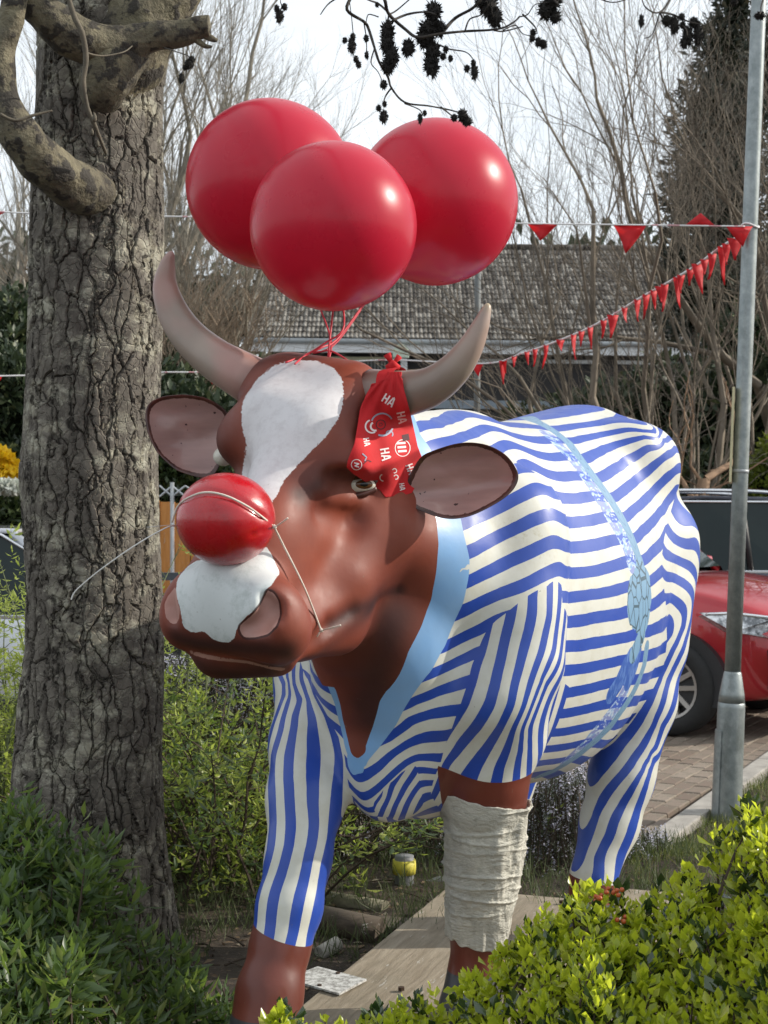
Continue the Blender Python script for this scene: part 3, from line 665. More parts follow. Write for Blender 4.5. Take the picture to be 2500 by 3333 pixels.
'spike': (4, 1000, '157 3317 1412 0 163 3319 1416 0 169 3322 1420 0 175 3325 1424 0 181 3328 1428 0 187 3331 1432 0 193 3335 1436 0 193 3336 1428 0 194 3337 1421 0 186 3332 1419 0 179 3328 1417 0 172 3324 1415 0 164 3320 1413 0 131 3297 1462 -54 132 3298 1449 -44 132 3299 1437 -35 132 3301 1425 -28 132 3304 1412 -25 132 3308 1400 -28 132 3312 1387 -35 144 3305 1461 -47 144 3305 1449 -37 144 3306 1437 -27 144 3308 1424 -18 144 3310 1412 -12 144 3313 1399 -17 145 3317 1387 -28 157 3314 1461 -40 157 3313 1449 -30 157 3313 1437 -20 157 3315 1424 -10 157 3319 1399 -12 157 3323 1387 -25 170 3322 1461 -33 170 3321 1449 -23 170 3321 1436 -13 170 3326 1399 -15 170 3329 1386 -27 183 3330 1461 -27 182 3329 1448 -16 182 3329 1436 -6 183 3331 1411 -7 183 3333 1399 -19 183 3337 1386 -31 195 3339 1461 -25 195 3337 1448 -13 195 3340 1411 -10 196 3342 1398 -22 196 3346 1385 -34 209 3349 1460 -29 208 3348 1448 -19 208 3348 1435 -15 209 3349 1423 -14 209 3350 1410 -17 209 3352 1398 -27 209 3355 1385 -38 34 3233 1662 -270 33 3229 1568 -194 33 3221 1474 -133 34 3282 1377 -126 34 3289 1282 -179 34 3318 1183 -259 133 3367 1666 -240 131 3335 1568 -146 130 3297 1472 -64 131 3315 1376 -44 132 3347 1277 -136 133 3364 1178 -233 238 3479 1670 -242 233 3409 1569 -140 231 3373 1471 -51 231 3371 1373 -58 231 3380 1274 -149 230 3359 1178 -242 362 3714 1678 -295 336 3448 1569 -194 333 3421 1469 -140 331 3396 1371 -142 330 3383 1274 -197 328 3370 1177 -276 495 3910 1685 -380 476 3759 1571 -298 465 3673 1464 -255 461 3644 1358 -255 461 3647 1252 -295 464 3671 1144 -365'),
'blaze': (4, 1000, '-251 3288 1871 0 -266 3279 1856 0 -283 3275 1841 0 -293 3261 1823 0 -300 3221 1804 0 -303 3200 1786 0 -307 3193 1770 0 -306 3186 1755 0 -305 3183 1740 0 -304 3183 1725 0 -299 3178 1711 0 -294 3174 1697 0 -298 3186 1680 0 -303 3205 1662 0 -307 3218 1647 0 -310 3218 1631 0 -308 3204 1614 0 -295 3062 1596 0 -282 3012 1580 0 -273 2991 1565 0 -264 2977 1550 0 -248 2980 1558 0 -232 2987 1565 0 -219 3001 1580 0 -212 3017 1597 0 -205 3033 1615 0 -194 3044 1628 0 -183 3052 1640 0 -172 3060 1653 0 -161 3067 1665 0 -150 3072 1677 0 -139 3077 1689 0 -127 3082 1700 0 -118 3088 1712 0 -110 3094 1724 0 -101 3102 1736 0 -95 3111 1750 0 -90 3124 1765 0 -88 3140 1784 0 -86 3156 1803 0 -88 3169 1820 0 -90 3183 1837 0 -101 3198 1850 0 -113 3222 1864 0 -130 3244 1874 0 -147 3268 1883 0 -168 3277 1885 0 -189 3286 1886 0 -208 3288 1884 0 -226 3291 1881 0 -357 3164 1542 -72 -351 3112 1513 -84 -333 3220 1753 -24 -332 3211 1722 -26 -333 3219 1692 -33 -336 3245 1663 -29 -334 3222 1602 -23 -328 3171 1572 -32 -311 3002 1543 -43 -308 2976 1515 -56 -313 3320 1852 -26 -280 2977 1543 -18 -279 2962 1515 -38 -282 3322 1883 -26 -271 3195 1811 17 -269 3168 1779 31 -268 3154 1748 35 -266 3139 1718 31 -265 3122 1688 25 -262 3089 1658 29 -259 3055 1628 34 -256 3018 1599 32 -254 2990 1571 14 -252 2972 1543 -11 -251 2960 1515 -37 -245 3245 1845 18 -240 3182 1810 40 -238 3151 1778 58 -236 3128 1747 64 -235 3106 1716 58 -233 3087 1687 54 -231 3064 1657 46 -230 3041 1628 28 -228 3015 1599 15 -225 2976 1543 -23 -224 2968 1515 -48 -214 3230 1844 32 -210 3173 1809 59 -208 3135 1776 80 -206 3108 1746 86 -205 3089 1716 65 -204 3075 1686 44 -202 3058 1657 25 -200 3024 1599 -10 -199 3005 1571 -23 -198 2991 1543 -40 -197 2983 1515 -60 -183 3218 1843 37 -180 3165 1808 65 -178 3123 1776 83 -176 3097 1745 65 -175 3082 1715 44 -175 3073 1686 24 -173 3050 1628 -15 -173 3040 1599 -34 -172 3029 1571 -48 -172 3017 1543 -62 -171 3010 1515 -80 -152 3206 1841 36 -150 3157 1808 62 -148 3115 1775 58 -147 3094 1745 42 -147 3083 1715 24 -146 3067 1657 -16 -145 3059 1628 -37 -145 3056 1600 -56 -146 3063 1571 -74 -146 3077 1543 -88 -145 3054 1514 -103 -122 3192 1840 22 -120 3153 1807 34 -119 3118 1775 31 -118 3099 1745 19 -118 3080 1686 -17 -117 3071 1657 -37 -118 3082 1629 -57 -118 3086 1600 -78 -119 3102 1571 -98 -119 3126 1542 -115 -119 3112 1513 -128 -93 3236 1874 -20 -89 3099 1716 -21 -89 3081 1686 -39 -89 3070 1657 -57 -90 3120 1630 -79 -91 3135 1601 -100 -91 3138 1572 -120 -91 3169 1542 -141 -91 3165 1513 -156 -63 3241 1875 -43 -62 3193 1840 -28 -62 3172 1809 -25 -62 3155 1778 -27 -61 3137 1747 -34 -61 3120 1717 -45 -60 3081 1686 -62 -60 3068 1657 -79 -62 3157 1631 -100 -62 3182 1602 -122 -62 3173 1572 -143 -62 3188 1542 -164 -62 3181 1513 -184 -443 3011 1385 -241 -441 2995 1318 -291 -379 3044 1453 -146 -364 2926 1390 -191 -365 2937 1323 -251 -373 2996 1250 -319 -303 2977 1523 -47 -297 2926 1457 -101 -293 2887 1392 -162 -293 2887 1326 -227 -300 2956 1254 -299 -232 2949 1456 -98 -227 2875 1393 -160 -227 2878 1327 -225 -228 2892 1260 -292 -170 3039 1592 -41 -169 3015 1523 -77 -169 3014 1454 -129 -169 3017 1385 -191 -161 2880 1327 -242 -171 3061 1243 -323 -102 3072 1662 -44 -103 3115 1593 -95 -104 3148 1522 -139 -104 3119 1451 -180 -103 3100 1381 -231 -103 3099 1310 -290 -110 3324 1217 -380 -33 3193 1813 -54 -33 3160 1738 -65 -32 3093 1663 -99 -33 3205 1594 -149 -33 3187 1521 -200 -33 3167 1449 -239 -33 3166 1377 -284 -33 3212 1301 -342 -34 3295 1220 -412 41 3312 1747 -140 40 3252 1669 -165 40 3245 1595 -207 40 3223 1521 -254 40 3238 1447 -308 41 3287 1370 -353 41 3291 1295 -402 41 3306 1218 -458'),
'nosep': (4, 1000, '-393 3052 1446 0 -404 3048 1438 0 -415 3010 1421 0 -418 2999 1411 0 -419 2989 1400 0 -420 2986 1388 0 -415 2973 1377 0 -410 2967 1366 0 -407 2963 1354 0 -404 2961 1343 0 -404 2962 1333 0 -403 2964 1323 0 -391 2959 1313 0 -377 2950 1310 0 -365 2940 1313 0 -354 2932 1315 0 -345 2931 1302 0 -336 2928 1298 0 -327 2924 1294 0 -316 2917 1294 0 -304 2909 1294 0 -291 2894 1305 0 -287 2885 1322 0 -281 2880 1330 0 -275 2875 1338 0 -269 2869 1346 0 -259 2862 1353 0 -249 2861 1360 0 -243 2863 1367 0 -238 2874 1375 0 -234 2876 1386 0 -230 2871 1398 0 -218 2876 1407 0 -214 2888 1415 0 -210 2910 1423 0 -208 2954 1430 0 -212 2957 1438 0 -216 2958 1446 0 -220 2958 1455 0 -224 2958 1463 0 -231 2956 1475 0 -238 2956 1486 0 -248 2952 1485 0 -258 2948 1484 0 -269 2946 1482 0 -279 2944 1481 0 -290 2943 1480 0 -299 2942 1477 0 -309 2942 1473 0 -319 2943 1470 0 -330 2946 1467 0 -340 2952 1463 0 -352 2963 1459 0 -369 3026 1454 0 -381 3039 1450 0 -436 3010 1398 -14 -434 2999 1373 -16 -434 2997 1349 -22 -433 2990 1324 -26 -434 2998 1299 -34 -406 2976 1399 11 -406 2976 1301 -17 -411 3014 1273 -38 -379 2960 1425 21 -377 2942 1401 35 -376 2937 1377 31 -377 2938 1353 26 -377 2944 1328 16 -382 2984 1275 -32 -386 3015 1247 -57 -373 3115 1496 -40 -368 3068 1471 -15 -351 2925 1426 32 -349 2915 1402 54 -349 2914 1378 54 -350 2917 1354 38 -350 2923 1329 14 -355 2960 1277 -23 -358 2986 1250 -45 -348 3121 1522 -56 -334 2997 1498 -31 -326 2926 1450 16 -325 2910 1427 39 -324 2901 1403 62 -323 2899 1379 62 -324 2900 1355 46 -324 2905 1331 30 -325 2916 1306 10 -328 2938 1279 -14 -332 2973 1252 -38 -308 2981 1523 -46 -306 2962 1498 -22 -302 2920 1451 24 -300 2903 1427 46 -299 2893 1404 64 -298 2887 1380 44 -298 2885 1356 28 -298 2889 1332 15 -301 2917 1281 -13 -306 2959 1253 -37 -282 2966 1523 -42 -280 2953 1499 -18 -278 2922 1451 31 -276 2902 1427 53 -274 2885 1404 43 -273 2874 1381 31 -273 2869 1357 11 -274 2882 1309 -16 -275 2897 1283 -27 -280 2944 1254 -46 -257 2963 1523 -39 -256 2954 1499 -14 -255 2945 1474 10 -254 2931 1450 34 -252 2903 1427 36 -249 2876 1404 20 -248 2863 1381 13 -250 2883 1332 -22 -249 2870 1310 -38 -249 2878 1285 -46 -254 2926 1256 -62 -233 2967 1523 -37 -232 2961 1498 -14 -231 2946 1450 12 -228 2906 1427 18 -226 2883 1380 -10 -226 2885 1356 -21 -226 2880 1333 -36 -224 2860 1310 -55 -225 2867 1286 -67 -227 2892 1260 -79 -209 2977 1523 -48 -208 2973 1498 -33 -208 2971 1474 -20 -208 2968 1449 -9 -202 2880 1404 -16 -201 2870 1381 -31 -202 2879 1357 -40 -200 2857 1334 -54 -200 2859 1310 -69 -201 2868 1286 -88 -203 2891 1260 -100 -185 2996 1523 -67 -185 2993 1498 -54 -185 2993 1473 -43 -185 2993 1448 -32 -185 2993 1423 -26 -180 2908 1403 -36 -178 2880 1380 -48 -177 2870 1357 -62 -177 2866 1334 -73 -177 2869 1310 -88 -178 2878 1285 -104 -180 2911 1258 -122 -443 3010 1298 -40 -300 3215 1801 -323 -296 3175 1712 -234 -299 3204 1627 -150 -278 2976 1542 -60 -279 2985 1220 -76 -220 3318 1899 -423 -210 3157 1797 -318 -205 3086 1708 -228 -202 3040 1623 -145 -198 2990 1542 -70 -191 2873 1387 -34 -190 2862 1311 -77 -239 3609 1151 -155 -124 3137 1795 -338 -122 3085 1708 -258 -121 3081 1624 -189 -123 3120 1541 -140 -122 3102 1458 -102 -121 3078 1375 -107 -121 3076 1293 -150 -133 3383 1176 -220 -40 3182 1798 -384 -39 3139 1710 -312 -40 3193 1627 -262 -40 3190 1541 -219 -39 3163 1456 -186 -39 3160 1371 -190 -41 3260 1277 -234 -41 3319 1183 -286 48 3293 1718 -394 47 3263 1629 -343 47 3232 1541 -300 47 3241 1454 -277 48 3291 1363 -284 48 3295 1274 -313 48 3321 1183 -362'),
'nosr': (4, 1000, '-226 2872 1399 0 -229 2875 1393 0 -231 2879 1387 0 -234 2879 1381 0 -236 2876 1375 0 -239 2869 1371 0 -242 2865 1367 0 -245 2861 1363 0 -249 2862 1358 0 -252 2862 1354 0 -256 2864 1350 0 -261 2868 1346 0 -266 2870 1341 0 -271 2875 1337 0 -275 2878 1333 0 -280 2880 1329 0 -280 2882 1322 0 -281 2885 1316 0 -276 2883 1311 0 -270 2880 1306 0 -264 2878 1306 0 -257 2873 1307 0 -250 2869 1307 0 -245 2868 1308 0 -239 2866 1310 0 -234 2865 1311 0 -229 2864 1313 0 -224 2861 1314 0 -219 2859 1319 0 -215 2857 1323 0 -211 2855 1327 0 -207 2855 1331 0 -205 2859 1337 0 -204 2866 1343 0 -202 2874 1349 0 -203 2879 1355 0 -203 2882 1361 0 -204 2879 1368 0 -204 2875 1375 0 -206 2872 1380 0 -209 2871 1386 0 -211 2871 1391 0 -216 2871 1394 0 -221 2872 1397 0 -302 2899 1418 -76 -302 2894 1405 -70 -302 2891 1392 -62 -301 2888 1379 -52 -301 2887 1366 -42 -301 2887 1353 -32 -301 2889 1340 -23 -302 2893 1326 -20 -302 2898 1312 -21 -303 2905 1299 -26 -304 2917 1284 -35 -289 2897 1418 -64 -288 2890 1405 -59 -288 2886 1392 -51 -287 2882 1380 -43 -287 2880 1367 -33 -287 2879 1353 -23 -287 2880 1340 -13 -288 2884 1327 -7 -288 2888 1313 -8 -289 2895 1299 -16 -290 2906 1285 -26 -276 2895 1418 -52 -275 2886 1406 -47 -274 2880 1393 -41 -274 2874 1380 -32 -273 2871 1367 -24 -273 2870 1354 -14 -274 2881 1327 5 -275 2885 1300 -7 -276 2895 1286 -19 -262 2893 1418 -40 -261 2882 1406 -35 -260 2873 1393 -30 -260 2866 1380 -22 -259 2862 1368 -14 -259 2862 1355 -6 -261 2883 1327 14 -261 2879 1314 8 -261 2876 1301 -5 -261 2884 1287 -18 -249 2891 1419 -30 -248 2877 1406 -22 -247 2868 1393 -17 -246 2863 1381 -12 -248 2881 1340 13 -248 2883 1327 20 -247 2874 1314 7 -247 2867 1302 -6 -247 2874 1288 -18 -235 2889 1419 -22 -234 2874 1406 -11 -234 2873 1393 -5 -235 2879 1367 6 -235 2881 1353 15 -235 2883 1340 23 -235 2882 1327 16 -233 2862 1302 -9 -234 2868 1289 -22 -222 2890 1419 -21 -221 2875 1406 -9 -222 2883 1379 12 -222 2885 1366 17 -222 2885 1353 19 -222 2882 1340 16 -221 2872 1328 8 -220 2860 1303 -12 -220 2865 1289 -25 -210 2896 1418 -27 -208 2878 1406 -15 -209 2883 1366 5 -209 2883 1353 6 -207 2856 1316 -11 -207 2860 1303 -20 -207 2865 1289 -30 -198 2913 1418 -33 -196 2887 1406 -23 -195 2874 1393 -16 -195 2870 1380 -10 -195 2870 1367 -8 -194 2867 1354 -7 -194 2859 1342 -9 -194 2858 1329 -13 -194 2860 1316 -20 -194 2863 1302 -29 -195 2868 1289 -39 -189 2986 1414 -43 -184 2903 1405 -34 -183 2885 1393 -28 -182 2876 1380 -22 -182 2870 1367 -21 -181 2866 1354 -20 -181 2864 1341 -22 -181 2864 1328 -26 -181 2865 1315 -30 -181 2868 1302 -39 -182 2874 1288 -48 -442 3005 1380 -162 -443 3010 1298 -151 -365 3037 1460 -144 -351 2915 1385 -89 -353 2936 1304 -68 -300 3215 1801 -422 -296 3175 1712 -332 -299 3204 1627 -250 -278 2976 1542 -154 -274 2933 1463 -79 -268 2874 1387 -33 -279 2985 1220 -78 -220 3318 1899 -524 -210 3157 1797 -414 -205 3086 1708 -322 -202 3040 1623 -236 -198 2990 1542 -153 -198 2980 1461 -77 -191 2873 1387 -17 -190 2862 1311 -27 -239 3609 1151 -111 -124 3137 1795 -428 -122 3085 1708 -342 -121 3081 1624 -266 -123 3120 1541 -196 -122 3102 1458 -133 -121 3078 1375 -98 -121 3076 1293 -104 -133 3383 1176 -160 -40 3182 1798 -466 -39 3139 1710 -385 -40 3193 1627 -320 -40 3190 1541 -257 -39 3163 1456 -209 -39 3160 1371 -185 -41 3260 1277 -194 -41 3319 1183 -229 48 3293 1718 -455 47 3263 1629 -387 47 3232 1541 -332 47 3241 1454 -294 48 3291 1363 -281 48 3295 1274 -283 48 3321 1183 -310'),
'nosl': (4, 1000, '-421 2992 1400 0 -425 2995 1395 0 -429 2998 1390 0 -433 3000 1385 0 -437 3001 1381 0 -439 3001 1376 0 -441 3002 1370 0 -443 3002 1365 0 -445 3003 1360 0 -444 3001 1355 0 -443 2999 1350 0 -442 2998 1345 0 -442 2997 1340 0 -438 2994 1335 0 -435 2993 1331 0 -432 2990 1326 0 -426 2988 1324 0 -419 2983 1323 0 -416 2981 1329 0 -411 2970 1336 0 -410 2966 1341 0 -409 2964 1347 0 -408 2963 1353 0 -409 2965 1358 0 -411 2967 1362 0 -413 2970 1367 0 -415 2972 1372 0 -415 2974 1378 0 -417 2979 1383 0 -418 2982 1389 0 -419 2987 1394 0 -453 3015 1363 -8 -452 3008 1353 -8 -452 3005 1342 -9 -452 3006 1332 -12 -453 3011 1321 -17 -442 3007 1385 -6 -440 2993 1322 -8 -440 2996 1311 -16 -432 3014 1405 -11 -430 3001 1395 -4 -430 2998 1374 9 -430 2999 1364 12 -430 2998 1353 13 -429 2995 1343 12 -429 2992 1333 6 -428 2987 1312 -12 -421 3012 1416 -18 -419 2994 1406 -7 -417 2985 1354 6 -418 2988 1343 6 -416 2978 1313 -11 -408 2995 1417 -22 -406 2982 1407 -14 -405 2973 1397 -12 -404 2967 1387 -11 -404 2963 1376 -10 -404 2961 1366 -7 -403 2960 1356 -4 -404 2960 1345 -5 -404 2962 1335 -6 -404 2964 1324 -11 -405 2969 1313 -17 -396 2980 1418 -29 -394 2968 1408 -24 -393 2960 1398 -22 -392 2955 1387 -21 -392 2952 1377 -20 -392 2951 1367 -17 -392 2950 1356 -14 -392 2951 1346 -15 -392 2953 1335 -16 -392 2956 1325 -20 -393 2960 1314 -25 -443 3010 1298 -27 -365 3037 1460 -88 -351 2915 1385 -56 -353 2936 1304 -63 -300 3215 1801 -440 -296 3175 1712 -355 -299 3204 1627 -282 -278 2976 1542 -199 -274 2933 1463 -151 -268 2874 1387 -130 -269 2880 1309 -134 -279 2985 1220 -175 -220 3318 1899 -571 -210 3157 1797 -468 -205 3086 1708 -388 -202 3040 1623 -320 -198 2990 1542 -263 -198 2980 1461 -230 -191 2873 1387 -206 -190 2862 1311 -209 -239 3609 1151 -294 -124 3137 1795 -513 -122 3085 1708 -442 -121 3081 1624 -387 -123 3120 1541 -349 -122 3102 1458 -320 -121 3078 1375 -304 -121 3076 1293 -306 -133 3383 1176 -359 -40 3182 1798 -577 -39 3139 1710 -513 -40 3193 1627 -473 -40 3190 1541 -436 -39 3163 1456 -410 -39 3160 1371 -397 -41 3260 1277 -412 -41 3319 1183 -437 48 3293 1718 -610 47 3263 1629 -561 47 3232 1541 -524 47 3241 1454 -507 48 3291 1363 -502 48 3295 1274 -504 48 3321 1183 -523'),
'mouth': (3, 1000, '-392 3006 1266 -373 2992 1262 -354 2981 1258 -334 2971 1256 -315 2962 1254 -294 2953 1253 -273 2944 1252 -254 2939 1248 -236 2938 1244 -219 2945 1240 -201 2959 1236'),
'ropea': (3, 1000, '405 4215 1820 419 4107 1801 440 4066 1787 464 4034 1769 480 4018 1754 497 4010 1740 508 3988 1721 519 3972 1703 531 3961 1685 543 3954 1667 556 3949 1649 569 3947 1631 584 3947 1610 599 3949 1589 614 3950 1566 630 3954 1542 640 3957 1523 651 3962 1503 661 3964 1483 670 3968 1462 683 3974 1426 690 3980 1411'),
'knot': (3, 1000, '686 3970 1405 690 3969 1375 688 3959 1340 683 3948 1302 686 3952 1280 688 3958 1257 691 3968 1221 680 3951 1203 661 3925 1173'),
'ropeb': (3, 1000, '712 4017 1182 710 4019 1159 708 4025 1136 699 4018 1114 691 4014 1092 678 4002 1072 666 3992 1052 652 3978 1036 638 3966 1020 621 3954 1001 605 3948 981 585 3932 965 566 3922 949 544 3910 934 522 3903 917 501 3895 904 480 3892 890 459 3886 879 438 3885 867 410 3865 862'),
'tass': (3, 1000, '653 3915 1165 635 3895 1140 625 3887 1121 615 3880 1101 595 3863 1077'),
'tass2': (3, 1000, '677 3953 1173 667 3947 1138 659 3939 1119 650 3934 1101'),
'chip': (3, 1000, '442 3975 1757 457 3951 1738 473 3936 1719 496 3927 1695 509 3918 1676 523 3912 1657 537 3905 1634 551 3901 1612 562 3899 1593 574 3899 1574 586 3900 1555 598 3903 1536 610 3908 1517 623 3915 1498 634 3919 1476 645 3925 1454 651 3925 1433 658 3927 1413'),
'chip2': (3, 1000, '638 3929 1072 626 3922 1054 615 3917 1035 592 3901 1011 576 3891 995 561 3884 978 542 3879 959 525 3879 938 504 3873 922 483 3872 905'),
}

PAINT = {k: np.array([float(x) for x in v[2].split()]).reshape(-1, v[0]) / ([1000.0] * 3 + [float(v[1])])[:v[0]] for k, v in PAINT.items()}

def rbf(points, verts, smooth=0.0, mirror=False):
    """linear radial basis interpolation in 3D (plus a plane) of the last column"""
    p = points[:, :3].copy(); v = points[:, 3].copy()
    if mirror:
        t = (p[:, 0] - COW0[0]) * CL[0] + (p[:, 1] - COW0[1]) * CL[1]
        m = t > 0.10
        q = p[m].copy()
        q[:, 0] -= 2 * t[m] * CL[0]; q[:, 1] -= 2 * t[m] * CL[1]
        p = np.vstack([p, q]); v = np.concatenate([v, v[m]])
    # drop near-duplicate points
    key = np.round(p / 0.006).astype(int)
    _, ix = np.unique(key, axis=0, return_index=True)
    p, v = p[ix], v[ix]
    n = len(p)
    A = np.linalg.norm(p[:, None] - p[None], axis=2)
    A[np.arange(n), np.arange(n)] -= smooth
    M = np.zeros((n + 4, n + 4)); M[:n, :n] = A
    M[:n, n] = 1; M[:n, n + 1:] = p; M[n, :n] = 1; M[n + 1:, :n] = p.T
    w = np.linalg.lstsq(M, np.concatenate([v, np.zeros(4)]), rcond=1e-9)[0]
    out = np.empty(len(verts))
    pp = (p ** 2).sum(1)
    for i in range(0, len(verts), 20000):
        q = verts[i:i + 20000]
        d2 = (q ** 2).sum(1)[:, None] + pp[None] - 2 * q @ p.T
        out[i:i + 20000] = np.sqrt(np.maximum(d2, 0)) @ w[:n] + w[n] + q @ w[n + 1:]
    return out

def chain_dist(pts, verts):
    """distance to a polyline and the length along it"""
    best = np.full(len(verts), 9.0); al = np.zeros(len(verts)); acc = 0.0
    for a, b in zip(pts[:, :3], pts[1:, :3]):
        ba = b - a; L = float(ba @ ba) + 1e-12
        h = np.clip((verts - a) @ ba / L, 0, 1)
        d = np.linalg.norm(verts - a - h[:, None] * ba, axis=1)
        m = d < best
        best[m] = d[m]; al[m] = acc + h[m] * math.sqrt(L)
        acc += math.sqrt(L)
    return best, al

V = CV
S_ = (V[:, 0] - COW0[0]) * CU[0] + (V[:, 1] - COW0[1]) * CU[1]
T_ = (V[:, 0] - COW0[0]) * CL[0] + (V[:, 1] - COW0[1]) * CL[1]
Z_ = V[:, 2]
neck = (S_ < 0.32) & (Z_ > 0.75)
ph = rbf(PAINT['body'], V, 0.002, mirror=True)
thigh_m = rbf(PAINT['m_thigh'], V, 0.001, mirror=True)          # one side of the flank crease
ph_th = rbf(PAINT['thigh'], V, 0.002, mirror=True)
arm_m = rbf(PAINT['m_arm'], V, 0.001)
ph_arm = rbf(PAINT['arm'], V, 0.002)
rl_m = rbf(PAINT['m_rleg'], V, 0.001)
ph_rl = rbf(PAINT['rleg'], V, 0.002)
ph_ch = rbf(PAINT['chest'], V, 0.002)
br_m = rbf(PAINT['m_brisket'], V, 0.0005)
ph_br = rbf(PAINT['brisket'], V, 0.001)
ci = rbf(PAINT['col_in'], V, 0.001)
co = rbf(PAINT['col_out'], V, 0.001)
head_m = np.minimum(-(S_ + 0.20), Z_ - 1.15)
m_arm = np.maximum(np.maximum(arm_m, S_ - 0.322), np.maximum(0.03 - T_, Z_ - 1.62))
m_rl = np.minimum(np.minimum(np.maximum(rl_m, 1.0 - Z_), np.maximum(-T_ - 0.05, np.minimum(0.84 - Z_, 0.04 - T_))), 0.33 - S_)
m_th = np.maximum(np.minimum(thigh_m, Z_ - 0.82), 0.70 - S_)
m_br = np.minimum(np.minimum(br_m, 1.06 - Z_), 0.22 - S_)
gate = np.minimum(0.42 - S_, Z_ - 0.915)
ci = np.maximum(np.minimum(ci, gate), head_m)
co = np.maximum(np.minimum(co, gate), head_m)
co = np.where(m_rl > -0.004, np.minimum(co, -m_rl - 0.001), co)
ci = np.where(m_rl > -0.004, np.minimum(ci, -m_rl - 0.001), ci)
x_ = V[:, 0]
sock = np.full(len(V), -1.0)
rleg_z = 0.618 - (x_ + 0.295) * 0.33
larm_z = 0.922 + (x_ - 0.27) ** 2 * 1.9
front = S_ < 0.45
sock = np.where(front, np.where(T_ < 0, rleg_z, larm_z), 0.515 - (x_ - 0.53) * 0.2) - Z_
lsock = np.minimum(np.minimum(sock, np.maximum(T_ - 0.085 - 0.35 * np.clip(0.10 - S_, 0, 1), 0.80 - Z_)), np.maximum(0.25 - S_, 0.80 - Z_))
sock = np.where(front & (T_ >= 0), lsock, sock)
spike = np.minimum(rbf(PAINT['spike'], V, 0.0), np.minimum(gate, Z_ - 1.2))
headonly = head_m > -0.05
def on_head(k):
    out = np.full(len(V), -1.0)
    out[headonly] = rbf(PAINT[k], V[headonly], 0.0005)
    return out
blaze, nosep, nosr, nosl = on_head('blaze'), on_head('nosep'), on_head('nosr'), on_head('nosl')
mouth_d, _ = chain_dist(PAINT['mouth'], V)
ra, ra_l = chain_dist(PAINT['ropea'], V)
rb, rb_l = chain_dist(PAINT['ropeb'], V)
kn, kn_l = chain_dist(PAINT['knot'], V)
t1, t1_l = chain_dist(PAINT['tass'], V)
t2, t2_l = chain_dist(PAINT['tass2'], V)
ch1, ch1_l = chain_dist(PAINT['chip'], V)
ch2, ch2_l = chain_dist(PAINT['chip2'], V)
rope = np.minimum(ra - 0.022, rb - 0.021)
rope_l = np.where(ra < rb, ra_l, rb_l)
kn_w = 0.026 + 0.062 * np.sin(np.clip(kn_l / 0.19, 0, 1) * math.pi) ** 0.6
knot = kn - kn_w
tass = np.minimum(t1 - 0.030, t2 - 0.028)
chip = np.minimum(ch1, ch2) - 0.030
for k_, v_ in dict(ph=ph, ph_arm=ph_arm, ph_rl=ph_rl, ph_ch=ph_ch, ph_th=ph_th, ph_br=ph_br, m_arm=m_arm, m_rl=m_rl, m_th=m_th, m_br=m_br,
                   ci=ci, co=co, sock=sock, spike=spike, blaze=blaze, nosep=nosep, nosr=nosr, nosl=nosl, mouth=mouth_d,
                   rope=rope, rope_l=rope_l, knot=knot, kn_l=kn_l, tass=tass, chip=chip, hoof=0.44 - Z_).items():
    fattr(cow_me, k_, v_)
# airbrushed darker brown, as painted on the statue: folds of the face and throat
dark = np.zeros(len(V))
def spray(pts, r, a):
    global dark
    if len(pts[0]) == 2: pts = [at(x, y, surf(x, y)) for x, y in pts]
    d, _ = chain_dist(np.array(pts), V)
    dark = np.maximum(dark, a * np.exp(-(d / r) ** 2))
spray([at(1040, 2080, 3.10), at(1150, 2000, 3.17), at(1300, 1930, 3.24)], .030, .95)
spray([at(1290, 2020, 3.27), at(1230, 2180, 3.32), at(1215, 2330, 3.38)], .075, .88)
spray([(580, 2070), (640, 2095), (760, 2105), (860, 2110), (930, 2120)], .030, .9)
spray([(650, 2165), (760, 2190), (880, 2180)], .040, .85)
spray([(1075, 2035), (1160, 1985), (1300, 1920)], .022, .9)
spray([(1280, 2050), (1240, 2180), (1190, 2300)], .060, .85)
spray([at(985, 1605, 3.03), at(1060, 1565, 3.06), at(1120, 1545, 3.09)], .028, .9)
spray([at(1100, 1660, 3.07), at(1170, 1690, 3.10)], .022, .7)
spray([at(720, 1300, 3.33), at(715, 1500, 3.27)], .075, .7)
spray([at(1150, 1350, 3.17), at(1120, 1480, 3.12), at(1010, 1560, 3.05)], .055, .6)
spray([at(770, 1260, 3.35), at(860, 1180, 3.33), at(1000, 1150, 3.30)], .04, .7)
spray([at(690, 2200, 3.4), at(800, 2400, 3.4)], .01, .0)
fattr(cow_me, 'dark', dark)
wd_, _ = chain_dist(np.array([tuple(at(1700, 1730, surf(1700, 1730))), tuple(at(1765, 1790, surf(1765, 1790)))]), V)
fattr(cow_me, 'worn', np.exp(-(wd_ / 0.075) ** 2))

